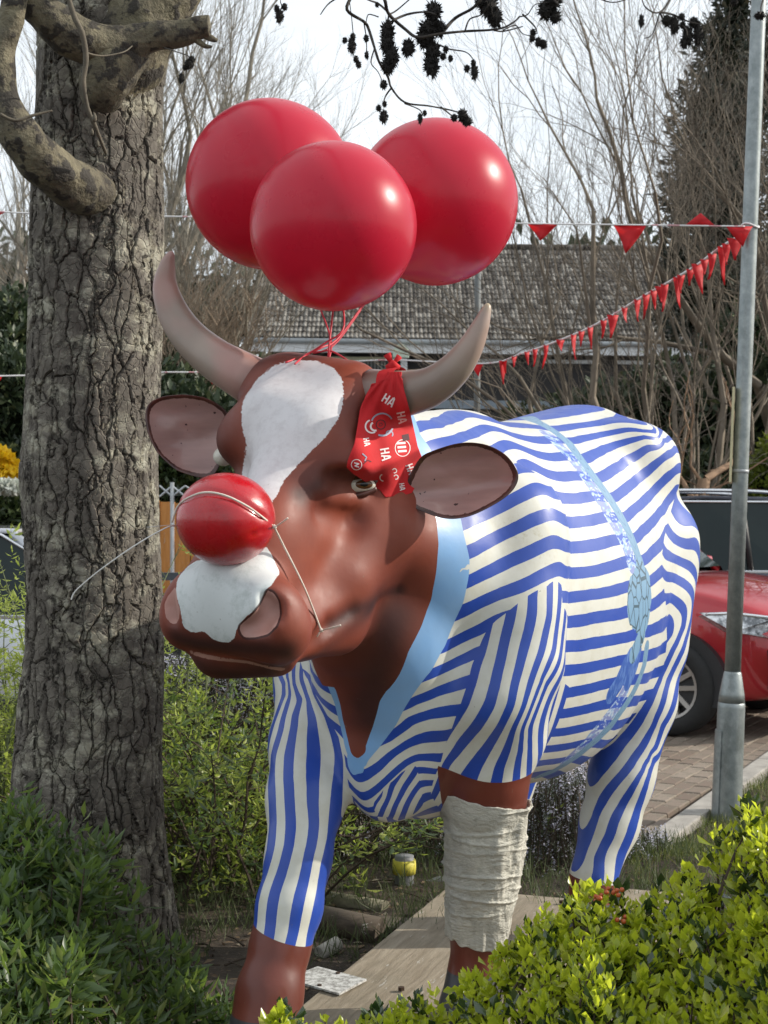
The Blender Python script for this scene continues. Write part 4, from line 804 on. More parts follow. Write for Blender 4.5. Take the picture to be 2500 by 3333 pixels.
BROWN = (0.165, 0.036, 0.021)
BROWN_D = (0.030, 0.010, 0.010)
CREAM = (0.61, 0.61, 0.55)
BLUE = (0.016, 0.060, 0.36)
LBLUE = (0.21, 0.37, 0.60)
def cow_paint():
    m = NT('cow_paint')
    co3 = m.coord()
    wob = m.math('MULTIPLY', m.math('SUBTRACT', m.noise(14, 3), 0.5), 0.10)
    fine = m.noise(120, 4, 0.6)
    def blue(name, w=0.255):
        p = m.math('ADD', m.attr(name), wob)
        return m.math('LESS_THAN', m.math('PINGPONG', p, 0.5), w)
    f = blue('ph', 0.245)
    def sel(maskattr, less, a, b, off=0.0):
        k = m.math('LESS_THAN' if less else 'GREATER_THAN', m.attr(maskattr), off)
        mm = m.math('MULTIPLY', k, m.math('SUBTRACT', b, a))
        return m.math('ADD', a, mm)
    # chest bars beside the right leg
    tneg = m.math('LESS_THAN', m.attr('m_rl'), -0.001)
    f = sel('m_br', False, f, blue('ph_br'))
    f = sel('m_arm', True, f, blue('ph_arm', 0.25))
    f = sel('m_rl', False, f, blue('ph_rl', 0.25))
    f = sel('m_th', True, f, blue('ph_th', 0.25))
    # worn and faded paint
    wn_ = m.attr('worn')
    f = m.math('MULTIPLY', f, m.math('LESS_THAN', m.math('MULTIPLY', wn_, m.rng(m.noise(22, 5, .6), .3, .6)), 2.0))
    fade = m.rng(m.noise(5, 5, 0.6), 0.35, 0.75, 0, 0.22)
    bl = m.mix(fade, BLUE, (0.05, 0.12, 0.44))
    grime = m.math('MAXIMUM', m.rng(m.noise(16, 8, 0.7), 0.45, 0.80, 0, 0.75), m.math('MULTIPLY', wn_, m.rng(m.noise(70, 5, 0.7), 0.5, 0.68)))
    cr = m.mix(grime, CREAM, (0.50, 0.48, 0.37))
    col = m.mix(f, cr, bl)
    # rope painted round the belly
    ropecol = m.mix(m.math('LESS_THAN', m.math('PINGPONG', m.math('ADD', m.math('MULTIPLY', m.attr('rope_l'), 28.0), m.math('MULTIPLY', m.attr('rope'), 60)), 0.5), 0.05), (0.16, 0.29, 0.43), (0.08, 0.16, 0.30))
    chipf = m.math('MULTIPLY', m.math('LESS_THAN', m.attr('chip'), 0.0), m.math('GREATER_THAN', m.noise(48, 3, 0.6, vec=m.coord(scale=(1, 1, 1.8))), 0.515))
    chipcol = m.mix(m.rng(m.noise(60, 3), .4, .6), (0.50, 0.58, 0.68), (0.18, 0.32, 0.58))
    col = m.mix(m.math('MULTIPLY', m.math('LESS_THAN', m.attr('chip'), -0.001), 0.7), col, (0.06, 0.12, 0.50))
    col = m.mix(chipf, col, chipcol)
    col = m.mix(m.math('LESS_THAN', m.attr('tass'), 0.0), col, m.mix(m.rng(m.noise(50, 4, .6, vec=m.coord(scale=(2, 2, .5))), .45, .6), (0.035, 0.10, 0.38), (0.10, 0.20, 0.50)))
    col = m.mix(m.math('LESS_THAN', m.attr('rope'), 0.0), col, ropecol)
    vo = m.voronoi(30, 'DISTANCE_TO_EDGE', vec=m.coord(scale=(1, 1, .62)))
    kcol = m.mix(m.math('LESS_THAN', vo, 0.045), (0.17, 0.31, 0.46), (0.05, 0.10, 0.14))
    col = m.mix(m.math('LESS_THAN', m.attr('knot'), 0.0), col, kcol)
    # collar and the pale spike that runs into it
    lb = m.mix(m.rng(m.noise(9, 4), .3, .7), LBLUE, (0.20, 0.40, 0.70))
    col = m.mix(m.math('GREATER_THAN', m.math('ADD', m.attr('co'), m.math('MULTIPLY', wob, 0.01)), 0.0), col, lb)
    col = m.mix(m.math('GREATER_THAN', m.attr('spike'), 0.0), col, cr)
    # brown animal skin
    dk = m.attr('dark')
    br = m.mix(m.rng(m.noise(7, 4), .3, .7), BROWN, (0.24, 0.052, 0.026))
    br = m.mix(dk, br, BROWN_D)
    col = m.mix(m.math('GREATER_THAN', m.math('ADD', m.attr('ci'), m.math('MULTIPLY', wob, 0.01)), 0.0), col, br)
    col = m.mix(m.math('GREATER_THAN', m.attr('sock'), 0.0), col, m.mix(m.rng(m.noise(9, 4), .3, .7), (0.16, 0.036, 0.020), (0.12, 0.030, 0.020)))
    col = m.mix(m.math('GREATER_THAN', m.attr('hoof'), 0.0), col, (0.05, 0.05, 0.055))
    hair = m.math('MULTIPLY', m.math('SUBTRACT', m.noise(150, 5, 0.75), 0.5), 0.016)
    bz = m.math('ADD', m.math('MULTIPLY', m.attr('blaze'), -1.0) if False else m.attr('blaze'), hair)
    wh = m.mix(m.rng(m.noise(40, 8, 0.75), .46, .72), (0.62, 0.61, 0.62), (0.50, 0.48, 0.49))
    col = m.mix(m.math('GREATER_THAN', bz, 0.0), col, wh)
    np_ = m.math('ADD', m.attr('nosep'), m.math('MULTIPLY', hair, 0.3))
    whn = m.mix(m.rng(m.noise(22, 9, 0.8), .50, .75), (0.60, 0.64, 0.64), (0.36, 0.41, 0.39))
    col = m.mix(m.math('GREATER_THAN', np_, 0.0), col, whn)
    pink = m.mix(m.rng(m.noise(14, 4), .35, .65), (0.46, 0.24, 0.20), (0.36, 0.20, 0.17))
    col = m.mix(m.math('GREATER_THAN', m.attr('nosr'), 0.0), col, pink)
    col = m.mix(m.math('GREATER_THAN', m.attr('nosl'), 0.0), col, pink)
    rim = m.math('MULTIPLY', m.math('GREATER_THAN', m.attr('nosr'), -0.004), m.math('LESS_THAN', m.attr('nosr'), 0.0))
    col = m.mix(m.math('MULTIPLY', rim, 0.85), col, (0.04, 0.012, 0.010))
    col = m.mix(m.math('LESS_THAN', m.math('ADD', m.attr('mouth'), m.math('MULTIPLY', hair, 0.25)), 0.0048), col, (0.33, 0.17, 0.13))
    # chips, bird marks and grime on the pale areas
    sp = m.math('MULTIPLY', m.math('GREATER_THAN', m.noise(85, 3, 0.5), 0.745), 0.55)
    col = m.mix(sp, col, (0.16, 0.14, 0.10))
    isbr = m.math('GREATER_THAN', m.attr('ci'), 0.0)
    m.set(Base_Color=col, Roughness=m.math('ADD', m.rng(m.noise(20, 5), .3, .7, .34, .50), m.math('MULTIPLY', isbr, 0.13)))
    m.bsdf.inputs['Specular IOR Level'].default_value = 0.4
    m.put(m.bsdf.inputs['Coat Weight'], m.math('MULTIPLY', m.math('SUBTRACT', 1.0, isbr), 0.14))
    m.bsdf.inputs['Coat Roughness'].default_value = 0.20
    m.bump(m.math('ADD', m.noise(9, 3), m.math('MULTIPLY', fine, 0.12)), 0.12, 0.012)
    return m.mat
M_COW = cow_paint()
cow = empty('cow_statue', loc(.5, 0, .33), 'life size brown cow statue painted with a blue and white striped top and blue collar', 'statue')
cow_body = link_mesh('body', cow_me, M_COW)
def attach(o, root):
    """parent keeping the world position"""
    o.parent = root
    o.matrix_parent_inverse = Matrix.Translation(-root.location)
    return o
attach(cow_body, cow)

# ---------------------------------------------------------------- ears, horns, eye, nose ball, bandana, bandage, balloons
def ear_mat():
    m = NT('ear_paint')
    n = m.noise(70, 6, 0.75)
    edge = m.math('ADD', m.attr('rim'), m.math('MULTIPLY', m.math('SUBTRACT', n, 0.5), 0.10))
    inner = m.mix(m.rng(m.noise(9, 4, vec=m.coord(scale=(.5, 1, 3))), .35, .65), (0.42, 0.25, 0.225), (0.30, 0.175, 0.16))
    specks = m.math('GREATER_THAN', m.noise(60, 2), 0.73)
    inner = m.mix(specks, inner, (0.05, 0.02, 0.02))
    m.set(Base_Color=m.mix(m.math('GREATER_THAN', edge, 0.90), inner, m.mix(m.rng(m.noise(30), .4, .6), (0.045, 0.013, 0.011), (0.09, 0.025, 0.018))), Roughness=0.33)
    m.bsdf.inputs['Coat Weight'].default_value = 0.3
    m.bump(m.noise(18, 3), 0.1, 0.01)
    return m.mat
M_EAR = ear_mat()
attach(leafshell('ear', EAR_L, 3.40, .03, .030, M_EAR, None), cow)
attach(leafshell('ear', EAR_R, 3.25, -.03, .035, M_EAR, None), cow)

def horn_mat(blush, tip):
    m = NT('horn_paint')
    a = m.attr('along')
    base = m.mix(m.rng(m.noise(4, 3, vec=m.coord(scale=(1, 1, 1))), .35, .65), (0.36, 0.285, 0.235), (0.21, 0.165, 0.135))
    stre = m.noise(3.5, 3, .5)
    c = m.mix(m.math('MULTIPLY', m.rng(stre, .45, .62), blush), base, (0.48, 0.18, 0.165))
    c = m.mix(m.rng(a, 0.72, 1.0), c, tip)
    c = m.mix(m.rng(a, 0.10, 0.0), c, (0.10, 0.035, 0.025))
    m.set(Base_Color=c, Roughness=0.36)
    m.bump(m.noise(22, 4), 0.08, 0.01)
    return m.mat
attach(horn('horn', HORN_R, horn_mat(0.45, (0.36, 0.20, 0.18)), None), cow)
attach(horn('horn', HORN_L, horn_mat(0.15, (0.46, 0.36, 0.22)), None), cow)

def ball_mesh(name, rx, ry, rz, n=64, dims=None):
    mb = MB()
    rows = n // 2
    vs, fs = [], []
    for i in range(rows + 1):
        th = math.pi * i / rows
        for j in range(n):
            p = 2 * math.pi * j / n
            vs.append((rx * math.sin(th) * math.cos(p), ry * math.sin(th) * math.sin(p), rz * math.cos(th)))
    for i in range(rows):
        for j in range(n):
            a, b = i * n + j, i * n + (j + 1) % n
            fs.append((a, a + n, b + n, b))
    return fast_mesh(name, np.array(vs), np.array(fs))

# eye: white ball with a brown iris looking forward
def eye_mat():
    m = NT('eye_paint')
    x = m.coord()
    sep = m.n.new('ShaderNodeSeparateXYZ'); m.l.new(x, sep.inputs[0])
    # distance from the gaze axis
    d = m.math('SQRT', m.math('ADD', m.math('POWER', m.math('SUBTRACT', sep.outputs[0], 0.014), 2.0), m.math('POWER', m.math('ADD', sep.outputs[2], 0.001), 2.0)))
    c = m.mix(m.math('LESS_THAN', d, 0.0115), (0.66, 0.64, 0.56), (0.12, 0.05, 0.02))
    c = m.mix(m.math('LESS_THAN', d, 0.0055), c, (0.004, 0.004, 0.004))
    m.set(Base_Color=c, Roughness=0.08)
    return m.mat
eye = link_mesh('eye', ball_mesh('eye', .030, .026, .024, 40), eye_mat())
eye.scale = (1.6, 1.0, 0.85)
eye.location = at(1152, 1576, surf(1150, 1580) + 0.019)
attach(eye, cow)
M_LID = simple('eyelid_paint', (0.075, 0.022, 0.016), .45, var=.1)
_ey = eye.location.y - .017
for nm, pts, rr_ in (('upper_eyelid', [(1092, 1600), (1110, 1568), (1150, 1551), (1195, 1552), (1222, 1570)], .0105), ('lower_eyelid', [(1092, 1600), (1130, 1612), (1175, 1610), (1222, 1590)], .0075)):
    attach(MB().tube(spline([at(x, y, _ey + .00028 * abs(x - 1150)) for x, y in pts]), rr_, 12).build(nm, M_LID, None, smooth=True), cow)
eye2 = link_mesh('eye', eye.data)
eye2.scale = (.8, 1, .9)
eye2.location = at(728, 1486, 3.345)
attach(eye2, cow)

# ---- red foam nose with its elastic string
def nose_mat():
    m = NT('red_foam')
    g = m.noise(240, 4, 0.7)
    m.set(Base_Color=m.mix(m.rng(m.noise(10, 6, .7), .35, .7), (0.46, 0.004, 0.010), (0.36, 0.003, 0.010)), Roughness=m.rng(m.noise(26, 6, .7), .35, .65, .16, .42))
    m.bsdf.inputs['Coat Weight'].default_value = 0.5
    m.bsdf.inputs['Coat Roughness'].default_value = 0.12
    m.bump(m.math('ADD', m.math('MULTIPLY', g, .6), m.noise(14, 3)), 0.22, 0.004)
    return m.mat
NB = at(735, 1690, 2.925)
NR = 162 * 2.925 / FPX
me = ball_mesh('nose_ball', NR, NR, NR * 0.935, 96)
gv = np.empty(len(me.vertices) * 3, dtype=np.float32); me.vertices.foreach_get('co', gv); gv = gv.reshape(-1, 3)
STR = [(560,1700),(578,1650),(610,1622),(665,1603),(730,1612),(800,1645),(850,1680),(893,1716)]
def on_ball(px, py, lift=0.0):
    """point of the ball's near surface seen at a pixel"""
    o = Vector((0, 0, EYE_Z)); d = (at(px, py, 1) - o).normalized()
    oc = o - NB; b = oc.dot(d); c = oc.dot(oc) - (NR * 0.985 + lift) ** 2
    h = b * b - c
    return o + d * (-b - math.sqrt(h)) if h > 0 else o + d * (-b)
sp = np.array([tuple(on_ball(*p) - NB) for p in STR])
def _dc(pts, verts):
    return chain_dist(np.array(pts), verts)[0]
dd = _dc(sp, gv)
nrm = gv / np.linalg.norm(gv, axis=1)[:, None]
gv = gv - nrm * (0.0055 * np.exp(-(dd / 0.007) ** 2))[:, None]
s2 = np.array([tuple(on_ball(*p) - NB) for p in [(820, 1742), (855, 1728), (892, 1718)]])
gv = gv - nrm * (0.004 * np.exp(-(_dc(s2, gv) / 0.004) ** 2))[:, None]
me.vertices.foreach_set('co', gv.ravel()); me.update()
nose = link_mesh('red_nose', me, nose_mat())
nose.location = NB
tag(nose, 'big shiny red clown nose tied on the muzzle of the cow with thin white elastic', 'clown nose')
M_STRING = simple('white_elastic', (0.66, 0.60, 0.52), 0.8, var=.1)
M_THREAD = simple('thin_white_thread', (0.62, 0.62, 0.60), 0.7, var=.1)
mb = MB()
ln = [on_ball(x, y, 0.0015) for x, y in STR]
mb.tube(spline(ln), 0.0022, 7)
k1 = on_ball(893, 1716, .003); k2 = at(1045, 2052, surf(1040, 2040) - .006)
mb.tube(spline([k1, at(920, 1770, 2.955), at(985, 1900, 2.985), at(1020, 1985, 3.02), k2]), 0.0022, 7)
mb.tube(spline([k1, at(915, 1702, 2.90), at(937, 1686, 2.89)]), 0.0018, 6)
mb.tube(spline([k2, at(1075, 2044, k2.y - .01), at(1110, 2035, k2.y - .012)]), 0.0020, 6)
mb.tube(spline([k2, at(1038, 2062, k2.y - .004), at(1032, 2072, k2.y)]), 0.0016, 6)
for k in (k1, k2):
    mb.tube([k + Vector((-.004, -.002, 0)), k + Vector((0, -.003, .001)), k + Vector((.004, -.001, -.001))], [.0025, .0052, .0025], 8)
attach(mb.build('elastic', M_STRING, None, smooth=True), nose)
mb = MB()
mb.tube(spline([at(572, 1712, 2.93), at(540, 1718, 2.88), at(440, 1775, 2.84), at(330, 1852, 2.82), at(262, 1908, 2.82), at(240, 1932, 2.82), at(232, 1952, 2.82)]), 0.0013, 6)
mb.tube(spline([at(572, 1708, 2.95), at(520, 1712, 2.93), at(478, 1716, 2.92)]), 0.0006, 5)
attach(mb.build('loose_elastic', M_THREAD, None, smooth=True), nose)

# ---- bandana over the eye
BAND = [(400 + x / 1.659, 750 + y / 1.659) for x, y in
        [(1425,765),(1462,757),(1502,757),(1504,810),(1530,900),(1558,1010),(1578,1100),(1592,1165),(1615,1225),(1610,1290),(1590,1370),(1560,1418),(1480,1440),(1420,1442),(1385,1400),(1330,1372),(1290,1345),(1240,1312),(1208,1280),(1215,1240),(1250,1150),(1265,1070),(1285,970),(1312,888),(1345,832),(1422,800)]]
_bodies = [(CV, CQ)]
for o in list(cow.children):
    if o.name.startswith('horn'):
        v = np.array([tuple(o.matrix_basis @ p.co) for p in o.data.vertices])
        _bodies.append((v, [tuple(p.vertices) for p in o.data.polygons]))
allv = []; allq = []
for v, q in _bodies:
    b = sum(len(x) for x in allv)
    allv.append(v); allq.extend([tuple(int(i) + b for i in f) for f in q])
BVH = BVHTree.FromPolygons([tuple(p) for v in allv for p in v], allq)
EYE = Vector((0, 0, EYE_Z))
def hitY(px, py):
    d = (at(px, py, 3) - EYE).normalized()
    r = BVH.ray_cast(EYE, d)
    return r[0].y if r[0] else None
def inpoly(P_, x, y):
    c = False; n = len(P_)
    for i in range(n):
        (x0, y0), (x1, y1) = P_[i], P_[(i + 1) % n]
        if (y0 > y) != (y1 > y) and x < (x1 - x0) * (y - y0) / (y1 - y0) + x0: c = not c
    return c
GXN, GYN = 44, 66
bx0, bx1, by0, by1 = 1120, 1382, 1200, 1625
Yg = np.full((GYN, GXN), np.nan)
for j in range(GYN):
    for i in range(GXN):
        y = hitY(bx0 + (bx1 - bx0) * i / (GXN - 1), by0 + (by1 - by0) * j / (GYN - 1))
        Yg[j, i] = y if y and y < 3.45 else 3.30
# local minimum, then blur: the cloth spans hollows
for _ in range(5):
    Q = np.pad(Yg, 1, mode='edge')
    nb = np.stack([Q[a:a + GYN, b:b + GXN] for a in range(3) for b in range(3)])
    Yg = np.minimum(Yg, nb.mean(0)) * 0.5 + nb.mean(0) * 0.5 if _ > 1 else np.minimum(Yg, nb.min(0))
for _ in range(4):
    Q = np.pad(Yg, 1, mode='edge')
    Yg = np.stack([Q[a:a + GYN, b:b + GXN] for a in range(3) for b in range(3)]).mean(0)
def bandY(px, py):
    u = min(max((px - bx0) / (bx1 - bx0) * (GXN - 1), 0), GXN - 1.001); w = min(max((py - by0) / (by1 - by0) * (GYN - 1), 0), GYN - 1.001)
    i, j = int(u), int(w); fu, fw = u - i, w - j
    y = (Yg[j, i] * (1 - fu) + Yg[j, i + 1] * fu) * (1 - fw) + (Yg[j + 1, i] * (1 - fu) + Yg[j + 1, i + 1] * fu) * fw
    y -= 0.010
    # gathered folds running down from the knot
    gx = (px - 1280) / max(30, (py - 1190)) * 1.0
    y += 0.0030 * math.sin(gx * 17) * min(1, (py - 1195) / 60)
    # the loose lower corner bulges towards the viewer then tucks under
    d1 = (px - 1235) + (py - 1500) * 1.45
    low = min(max((py - (1545 - 0.52 * (px - 1210))) / 30.0, -1), 1)
    y -= 0.020 * math.exp(-((py - (1535 - 0.50 * (px - 1210))) / 26.0) ** 2) * (1 if 1130 < px < 1372 else 0)
    y += 0.016 * max(0, low)
    y += 0.0022 * math.sin(px / 19.0 + py / 31.0) * max(0, min(1, (py - 1480) / 60))
    return y
vs, ix, fs = [], {}, []
NXB, NYB = 70, 112
def outline_rows():
    for j in range(NYB + 1):
        py = by0 + 6 + (by1 - by0 - 12) * j / NYB
        xs = []
        n = len(BAND)
        for i in range(n):
            (x0, y0), (x1, y1) = BAND[i], BAND[(i + 1) % n]
            if (y0 > py) != (y1 > py): xs.append((x1 - x0) * (py - y0) / (y1 - y0) + x0)
        if len(xs) >= 2: yield py, min(xs), max(xs)
rows = list(outline_rows())
for j, (py, xa, xb) in enumerate(rows):
    for i in range(NXB + 1):
        px = xa + (xb - xa) * i / NXB
        vs.append(tuple(at(px, py, bandY(px, py))))
for j in range(len(rows) - 1):
    for i in range(NXB):
        a = j * (NXB + 1) + i
        fs.append((a, a + NXB + 1, a + NXB + 2, a + 1))
me = fast_mesh('bandana', np.array(vs), np.array(fs))
mt = NT('red_cotton')
wv = mt.noise(420, 2)
mt.set(Base_Color=mt.mix(mt.rng(mt.noise(12, 4), .3, .7), (0.52, 0.010, 0.014), (0.44, 0.008, 0.012)), Roughness=0.85)
mt.bump(mt.math('ADD', wv, mt.math('MULTIPLY', mt.noise(60, 5), 1.5)), 0.3, 0.0015)
mt.leafmix(None, (0.6, 0.01, 0.01), 0.15) if False else None
bandana = link_mesh('bandana', me, mt.mat)
sol = bandana.modifiers.new('cloth', 'SOLIDIFY'); sol.thickness = 0.003; sol.offset = -1
tag(bandana, 'red bandana printed with white HA words, tied round a horn over one cow eye', 'bandana')
# a band of the same cloth tied round the horn
mb = MB()
hc = at(1278, 1255, 3.20)
ring = []
hd = (at(1330, 1275, 3.19) - at(1235, 1285, 3.22)).normalized()
u1 = hd.cross(Vector((0, 0, 1))).normalized(); w1 = hd.cross(u1)
hc = at(1285, 1283, 3.205)
vs, fs = [], []
NN = 40
for k in range(5):
    for j in range(NN):
        an = 2 * math.pi * j / NN
        rr = 0.0560 + 0.0015 * math.sin(5 * an + k)
        vs.append(hc + hd * (0.009 * (k - 2) + .003 * math.sin(an * 2)) + (u1 * math.cos(an) + w1 * math.sin(an)) * rr)
for k in range(4):
    for j in range(NN):
        a, b = k * NN + j, k * NN + (j + 1) % NN
        fs.append((a, b, b + NN, a + NN))
mb.add(vs, fs)
knotp = hc + Vector((-0.004, 0.0, 0.060))
mb.tube([knotp + Vector((-.014, 0, -.004)), knotp + Vector((0, -.003, .003)), knotp + Vector((.014, 0, -.004))], [.006, .012, .006], 10)
mb.tube([knotp, knotp + Vector((-.006, 0, .014)), knotp + Vector((-.012, .002, .026))], [.004, .006, .010], 6)
mb.tube([knotp, knotp + Vector((.006, 0, .012)), knotp + Vector((.014, .002, .022))], [.004, .005, .008], 6)
kb = mb.build('knot', mt.mat, None, smooth=True)
attach(kb, bandana)
# print on the cloth: words and small round faces, thin prints laid on the surface
def print_poly(mb, pts, lift=0.0012):
    vs = [at(x, y, bandY(x, y) - lift) for x, y in pts]
    mb.add(vs, [tuple(range(len(vs)))])
def stroke(mb, pts, w, lift=0.0012):
    """ribbon of width w pixels following points"""
    L, Rr = [], []
    dp = []
    for (x0, y0), (x1, y1) in zip(pts, pts[1:]):
        n = max(1, int(math.hypot(x1 - x0, y1 - y0) / 4))
        dp += [(x0 + (x1 - x0) * k / n, y0 + (y1 - y0) * k / n) for k in range(n)]
    dp.append(pts[-1])
    for i, (x, y) in enumerate(dp):
        a, b = dp[max(i - 1, 0)], dp[min(i + 1, len(dp) - 1)]
        tx, ty = b[0] - a[0], b[1] - a[1]; l = math.hypot(tx, ty) or 1
        L.append((x - ty / l * w / 2, y + tx / l * w / 2)); Rr.append((x + ty / l * w / 2, y - tx / l * w / 2))
    vs = [at(x, y, bandY(x, y) - lift) for x, y in L + Rr]
    n = len(L)
    mb.add(vs, [(i, i + 1, n + i + 1, n + i) for i in range(n - 1)])
def word_ha(mb, cx, cy, h, ang, lift=0.0012):
    ca, sa = math.cos(ang), math.sin(ang)
    tr = lambda x, y: (cx + (x * ca - y * sa) * h, cy + (x * sa + y * ca) * h)
    w = h * 0.17
    for seg in ([(-.62, -.5), (-.62, .5)], [(-.18, -.5), (-.18, .5)], [(-.62, 0), (-.18, 0)], [(.08, .5), (.28, -.5)], [(.28, -.5), (.40, -.5)], [(.40, -.5), (.60, .5)], [(.16, .18), (.52, .18)]):
        stroke(mb, [tr(*p) for p in seg], w, lift)
hh = lambda x, y: (400 + x / 1.659, 750 + y / 1.659)
INKW, INKG, INKD = simple('white_ink', (0.70, 0.62, 0.62), .8), simple('grey_blue_ink', (0.30, 0.33, 0.42), .8), simple('dark_ink', (0.06, 0.015, 0.02), .8)
def arc(cx, cy, r, a0, a1, n=14, sx=1.0):
    a0, a1 = math.radians(a0), math.radians(a1)
    return [(cx + math.cos(a0 + (a1 - a0) * i / n) * r * sx, cy + math.sin(a0 + (a1 - a0) * i / n) * r) for i in range(n + 1)]
def mark(name, ink, strokes, lift=.0012):
    m_ = MB()
    for pts, w in strokes: stroke(m_, pts, w, lift)
    attach(m_.build(name, ink, None), bandana)
for x, y, hgt, an in ((1437, 918, 30, 32), (1506, 1012, 27, 78), (1317, 1143, 19, 80), (1418, 1210, 29, 80), (1554, 1290, 24, 70), (1508, 1385, 17, 82)):
    m_ = MB(); word_ha(m_, *hh(x, y), hgt, math.radians(an)); attach(m_.build('printed_word', INKW, None), bandana)
c = hh(1345, 1058); mark('printed_smile', INKW, [(arc(*c, 21, 60, 250), 5), (arc(c[0] + 10, c[1], 14, 70, 240), 6)])
c = hh(1511, 1175); mark('printed_badge', INKW, [(arc(*c, 27, 0, 360, 24, .9), 2.5)] + [([(c[0] - 19 + k * 2, c[1] - 15 + k * 13), (c[0] + 9 + k * 2, c[1] - 17 + k * 13)], 7) for k in range(3)])
for x, y in ((1467, 1298), (1475, 1332)): mark('printed_ring', INKW, [(arc(*hh(x, y), 7, 200, 470), 3)])
c = hh(1400, 1335); mark('printed_smile', INKW, [(arc(c[0] + 4, c[1], 11, 90, 250), 3.5)])
c = hh(1262, 1265); mark('printed_badge', INKW, [(arc(*c, 17, 0, 360, 20), 2.5), ([(c[0] - 8, c[1] - 6), (c[0] + 8, c[1] - 3), (c[0] - 6, c[1] + 4), (c[0] + 8, c[1] + 8)], 4)])
c = hh(1400, 1048); mark('printed_arc', INKG, [(arc(*c, 36, 200, 330), 5)]); mark('printed_arc', INKG, [(arc(*c, 36, 20, 110), 6)])
mark('printed_ring', INKG, [(arc(*hh(1440, 1100), 11, 150, 400), 4)])
c = hh(1310, 1225); mark('printed_arc', INKG, [([(c[0] - 10, c[1] - 12), (c[0] + 4, c[1]), (c[0] - 2, c[1] + 12)], 4)])
c = hh(1393, 1048); mark('printed_nose', INKD, [(arc(*c, 15, 0, 360, 20), 3), (arc(*c, 5, 0, 360, 10), 2)], .0015)
c = hh(1526, 1122); m_ = MB(); print_poly(m_, [(c[0] - 12, c[1] - 10), (c[0] + 10, c[1] - 15), (c[0] + 14, c[1] + 5), (c[0] - 8, c[1] + 10)], .0018); attach(m_.build('printed_hat', INKD, None), bandana)
c = hh(1322, 1240); mark('printed_brow', INKD, [([(c[0] - 14, c[1] + 12), (c[0], c[1]), (c[0] + 12, c[1] + 6)], 3)])

# ---- bandage round the left foreleg
def bandage_mat():
    m = NT('dirty_plaster_bandage')
    v = m.coord(scale=(1, 1, 2.2))
    d = m.noise(9, 7, .65, vec=v)
    c = m.mix(m.rng(d, .35, .7), (0.60, 0.58, 0.50), (0.36, 0.35, 0.30))
    c = m.mix(m.rng(m.noise(40, 5, .7), .55, .8), c, (0.25, 0.25, 0.21))
    m.set(Base_Color=c, Roughness=0.9)
    crease = m.noise(16, 6, .6, vec=m.vecadd(m.coord(scale=(1.6, 1.6, 3.4), rot=(.35, .2, 0)), m.noise(7, 3, out=1), .25))
    rid = m.math('ABSOLUTE', m.math('SUBTRACT', crease, 0.5))
    m.bump(m.math('ADD', m.math('MULTIPLY', rid, -3.0), m.math('MULTIPLY', m.noise(160, 3), .25)), 0.65, 0.010)
    return m.mat
axis = [(1586, 2570, 3.55, 142), (1583, 2660, 3.56, 134), (1577, 2800, 3.575, 124), (1568, 2900, 3.585, 117), (1560, 2980, 3.595, 109), (1556, 3055, 3.60, 104)]
LEGB = BVHTree.FromPolygons([tuple(v) for v in CV], [tuple(q) for q in CQ.tolist()])
NA, NV = 220, 190
vs, fs = [], []
rng_ = random.Random(3)
tilts = [(rng_.uniform(-.5, .5), rng_.uniform(0, 6.28), rng_.uniform(.25, .6), rng_.uniform(0, 6.28)) for _ in range(26)]
for k in range(NV + 1):
    f = k / NV
    q = f * (len(axis) - 1); i = min(int(q), len(axis) - 2); g = q - i
    a = [axis[i][c] + (axis[i + 1][c] - axis[i][c]) * g for c in range(4)]
    c0 = at(a[0], a[1], a[2]); r0 = a[3] * a[2] / FPX
    for j in range(NA):
        an = 2 * math.pi * j / NA
        # top edge slants: high at the viewer's left, torn
        top = 0.0
        if k < 30:
            e = (30 - k) / 30
            # angle pi = -X side (viewer's left), 0 = +X side
            slant = -0.040 * (1 - math.cos(an - math.pi + .4)) / 2 + 0.006
            top = slant * e + 0.004 * noise.noise(Vector((an * 6, 0, 3.3))) * e
        bot = 0.0
        if k > NV - 24:
            e = (k - NV + 24) / 24
            bot = (0.010 * math.sin(an * 2 + 1.0) + 0.012 * noise.noise(Vector((an * 4, 5, 1)))) * e
        z = c0.z + top + bot
        p = Vector((math.cos(an), math.sin(an), z * 3.0))
        w = 0.0
        for n_, (sl, ph_, amp, p2) in enumerate(tilts):
            zc = 0.60 + 0.34 * n_ / 26.0
            dz = z - (zc + 0.022 * sl * 2 * math.sin(an + ph_))
            vis = max(0, math.sin(an * 1.0 + p2)) ** 0.6 if math.sin(an + p2) > 0 else 0
            w += 0.0085 * amp * math.exp(-(dz / 0.0035) ** 2) * vis
            w += 0.0030 * amp * (1 if 0 < dz < .02 else 0) * vis * (1 - dz / .02)
        w += 0.009 * noise.noise(Vector((p.x * 2.2, p.y * 2.2, z * 9)))
        w += 0.0035 * noise.noise(Vector((p.x * 7, p.y * 7, z * 34)))
        r = r0 + w
        if k < 70:
            hr = LEGB.ray_cast(Vector((c0.x + math.cos(an) * .135, c0.y + math.sin(an) * .135, z)), Vector((-math.cos(an), -math.sin(an), 0)), .135)
            if hr[0] is not None: r = min(max(r, .135 - hr[3] + .0055), r0 + .012)
        vs.append((c0.x + math.cos(an) * r, c0.y + math.sin(an) * r, z))
for k in range(NV):
    for j in range(NA):
        a, b = k * NA + j, k * NA + (j + 1) % NA
        fs.append((a, a + NA, b + NA, b))
me = fast_mesh('bandage', np.array(vs), np.array(fs))
bandage = link_mesh('bandage', me, bandage_mat())
so = bandage.modifiers.new('cloth', 'SOLIDIFY'); so.thickness = 0.006; so.offset = -1
tag(bandage, 'dirty white crumpled plaster bandage wrapped round one front leg of the cow', 'bandage')

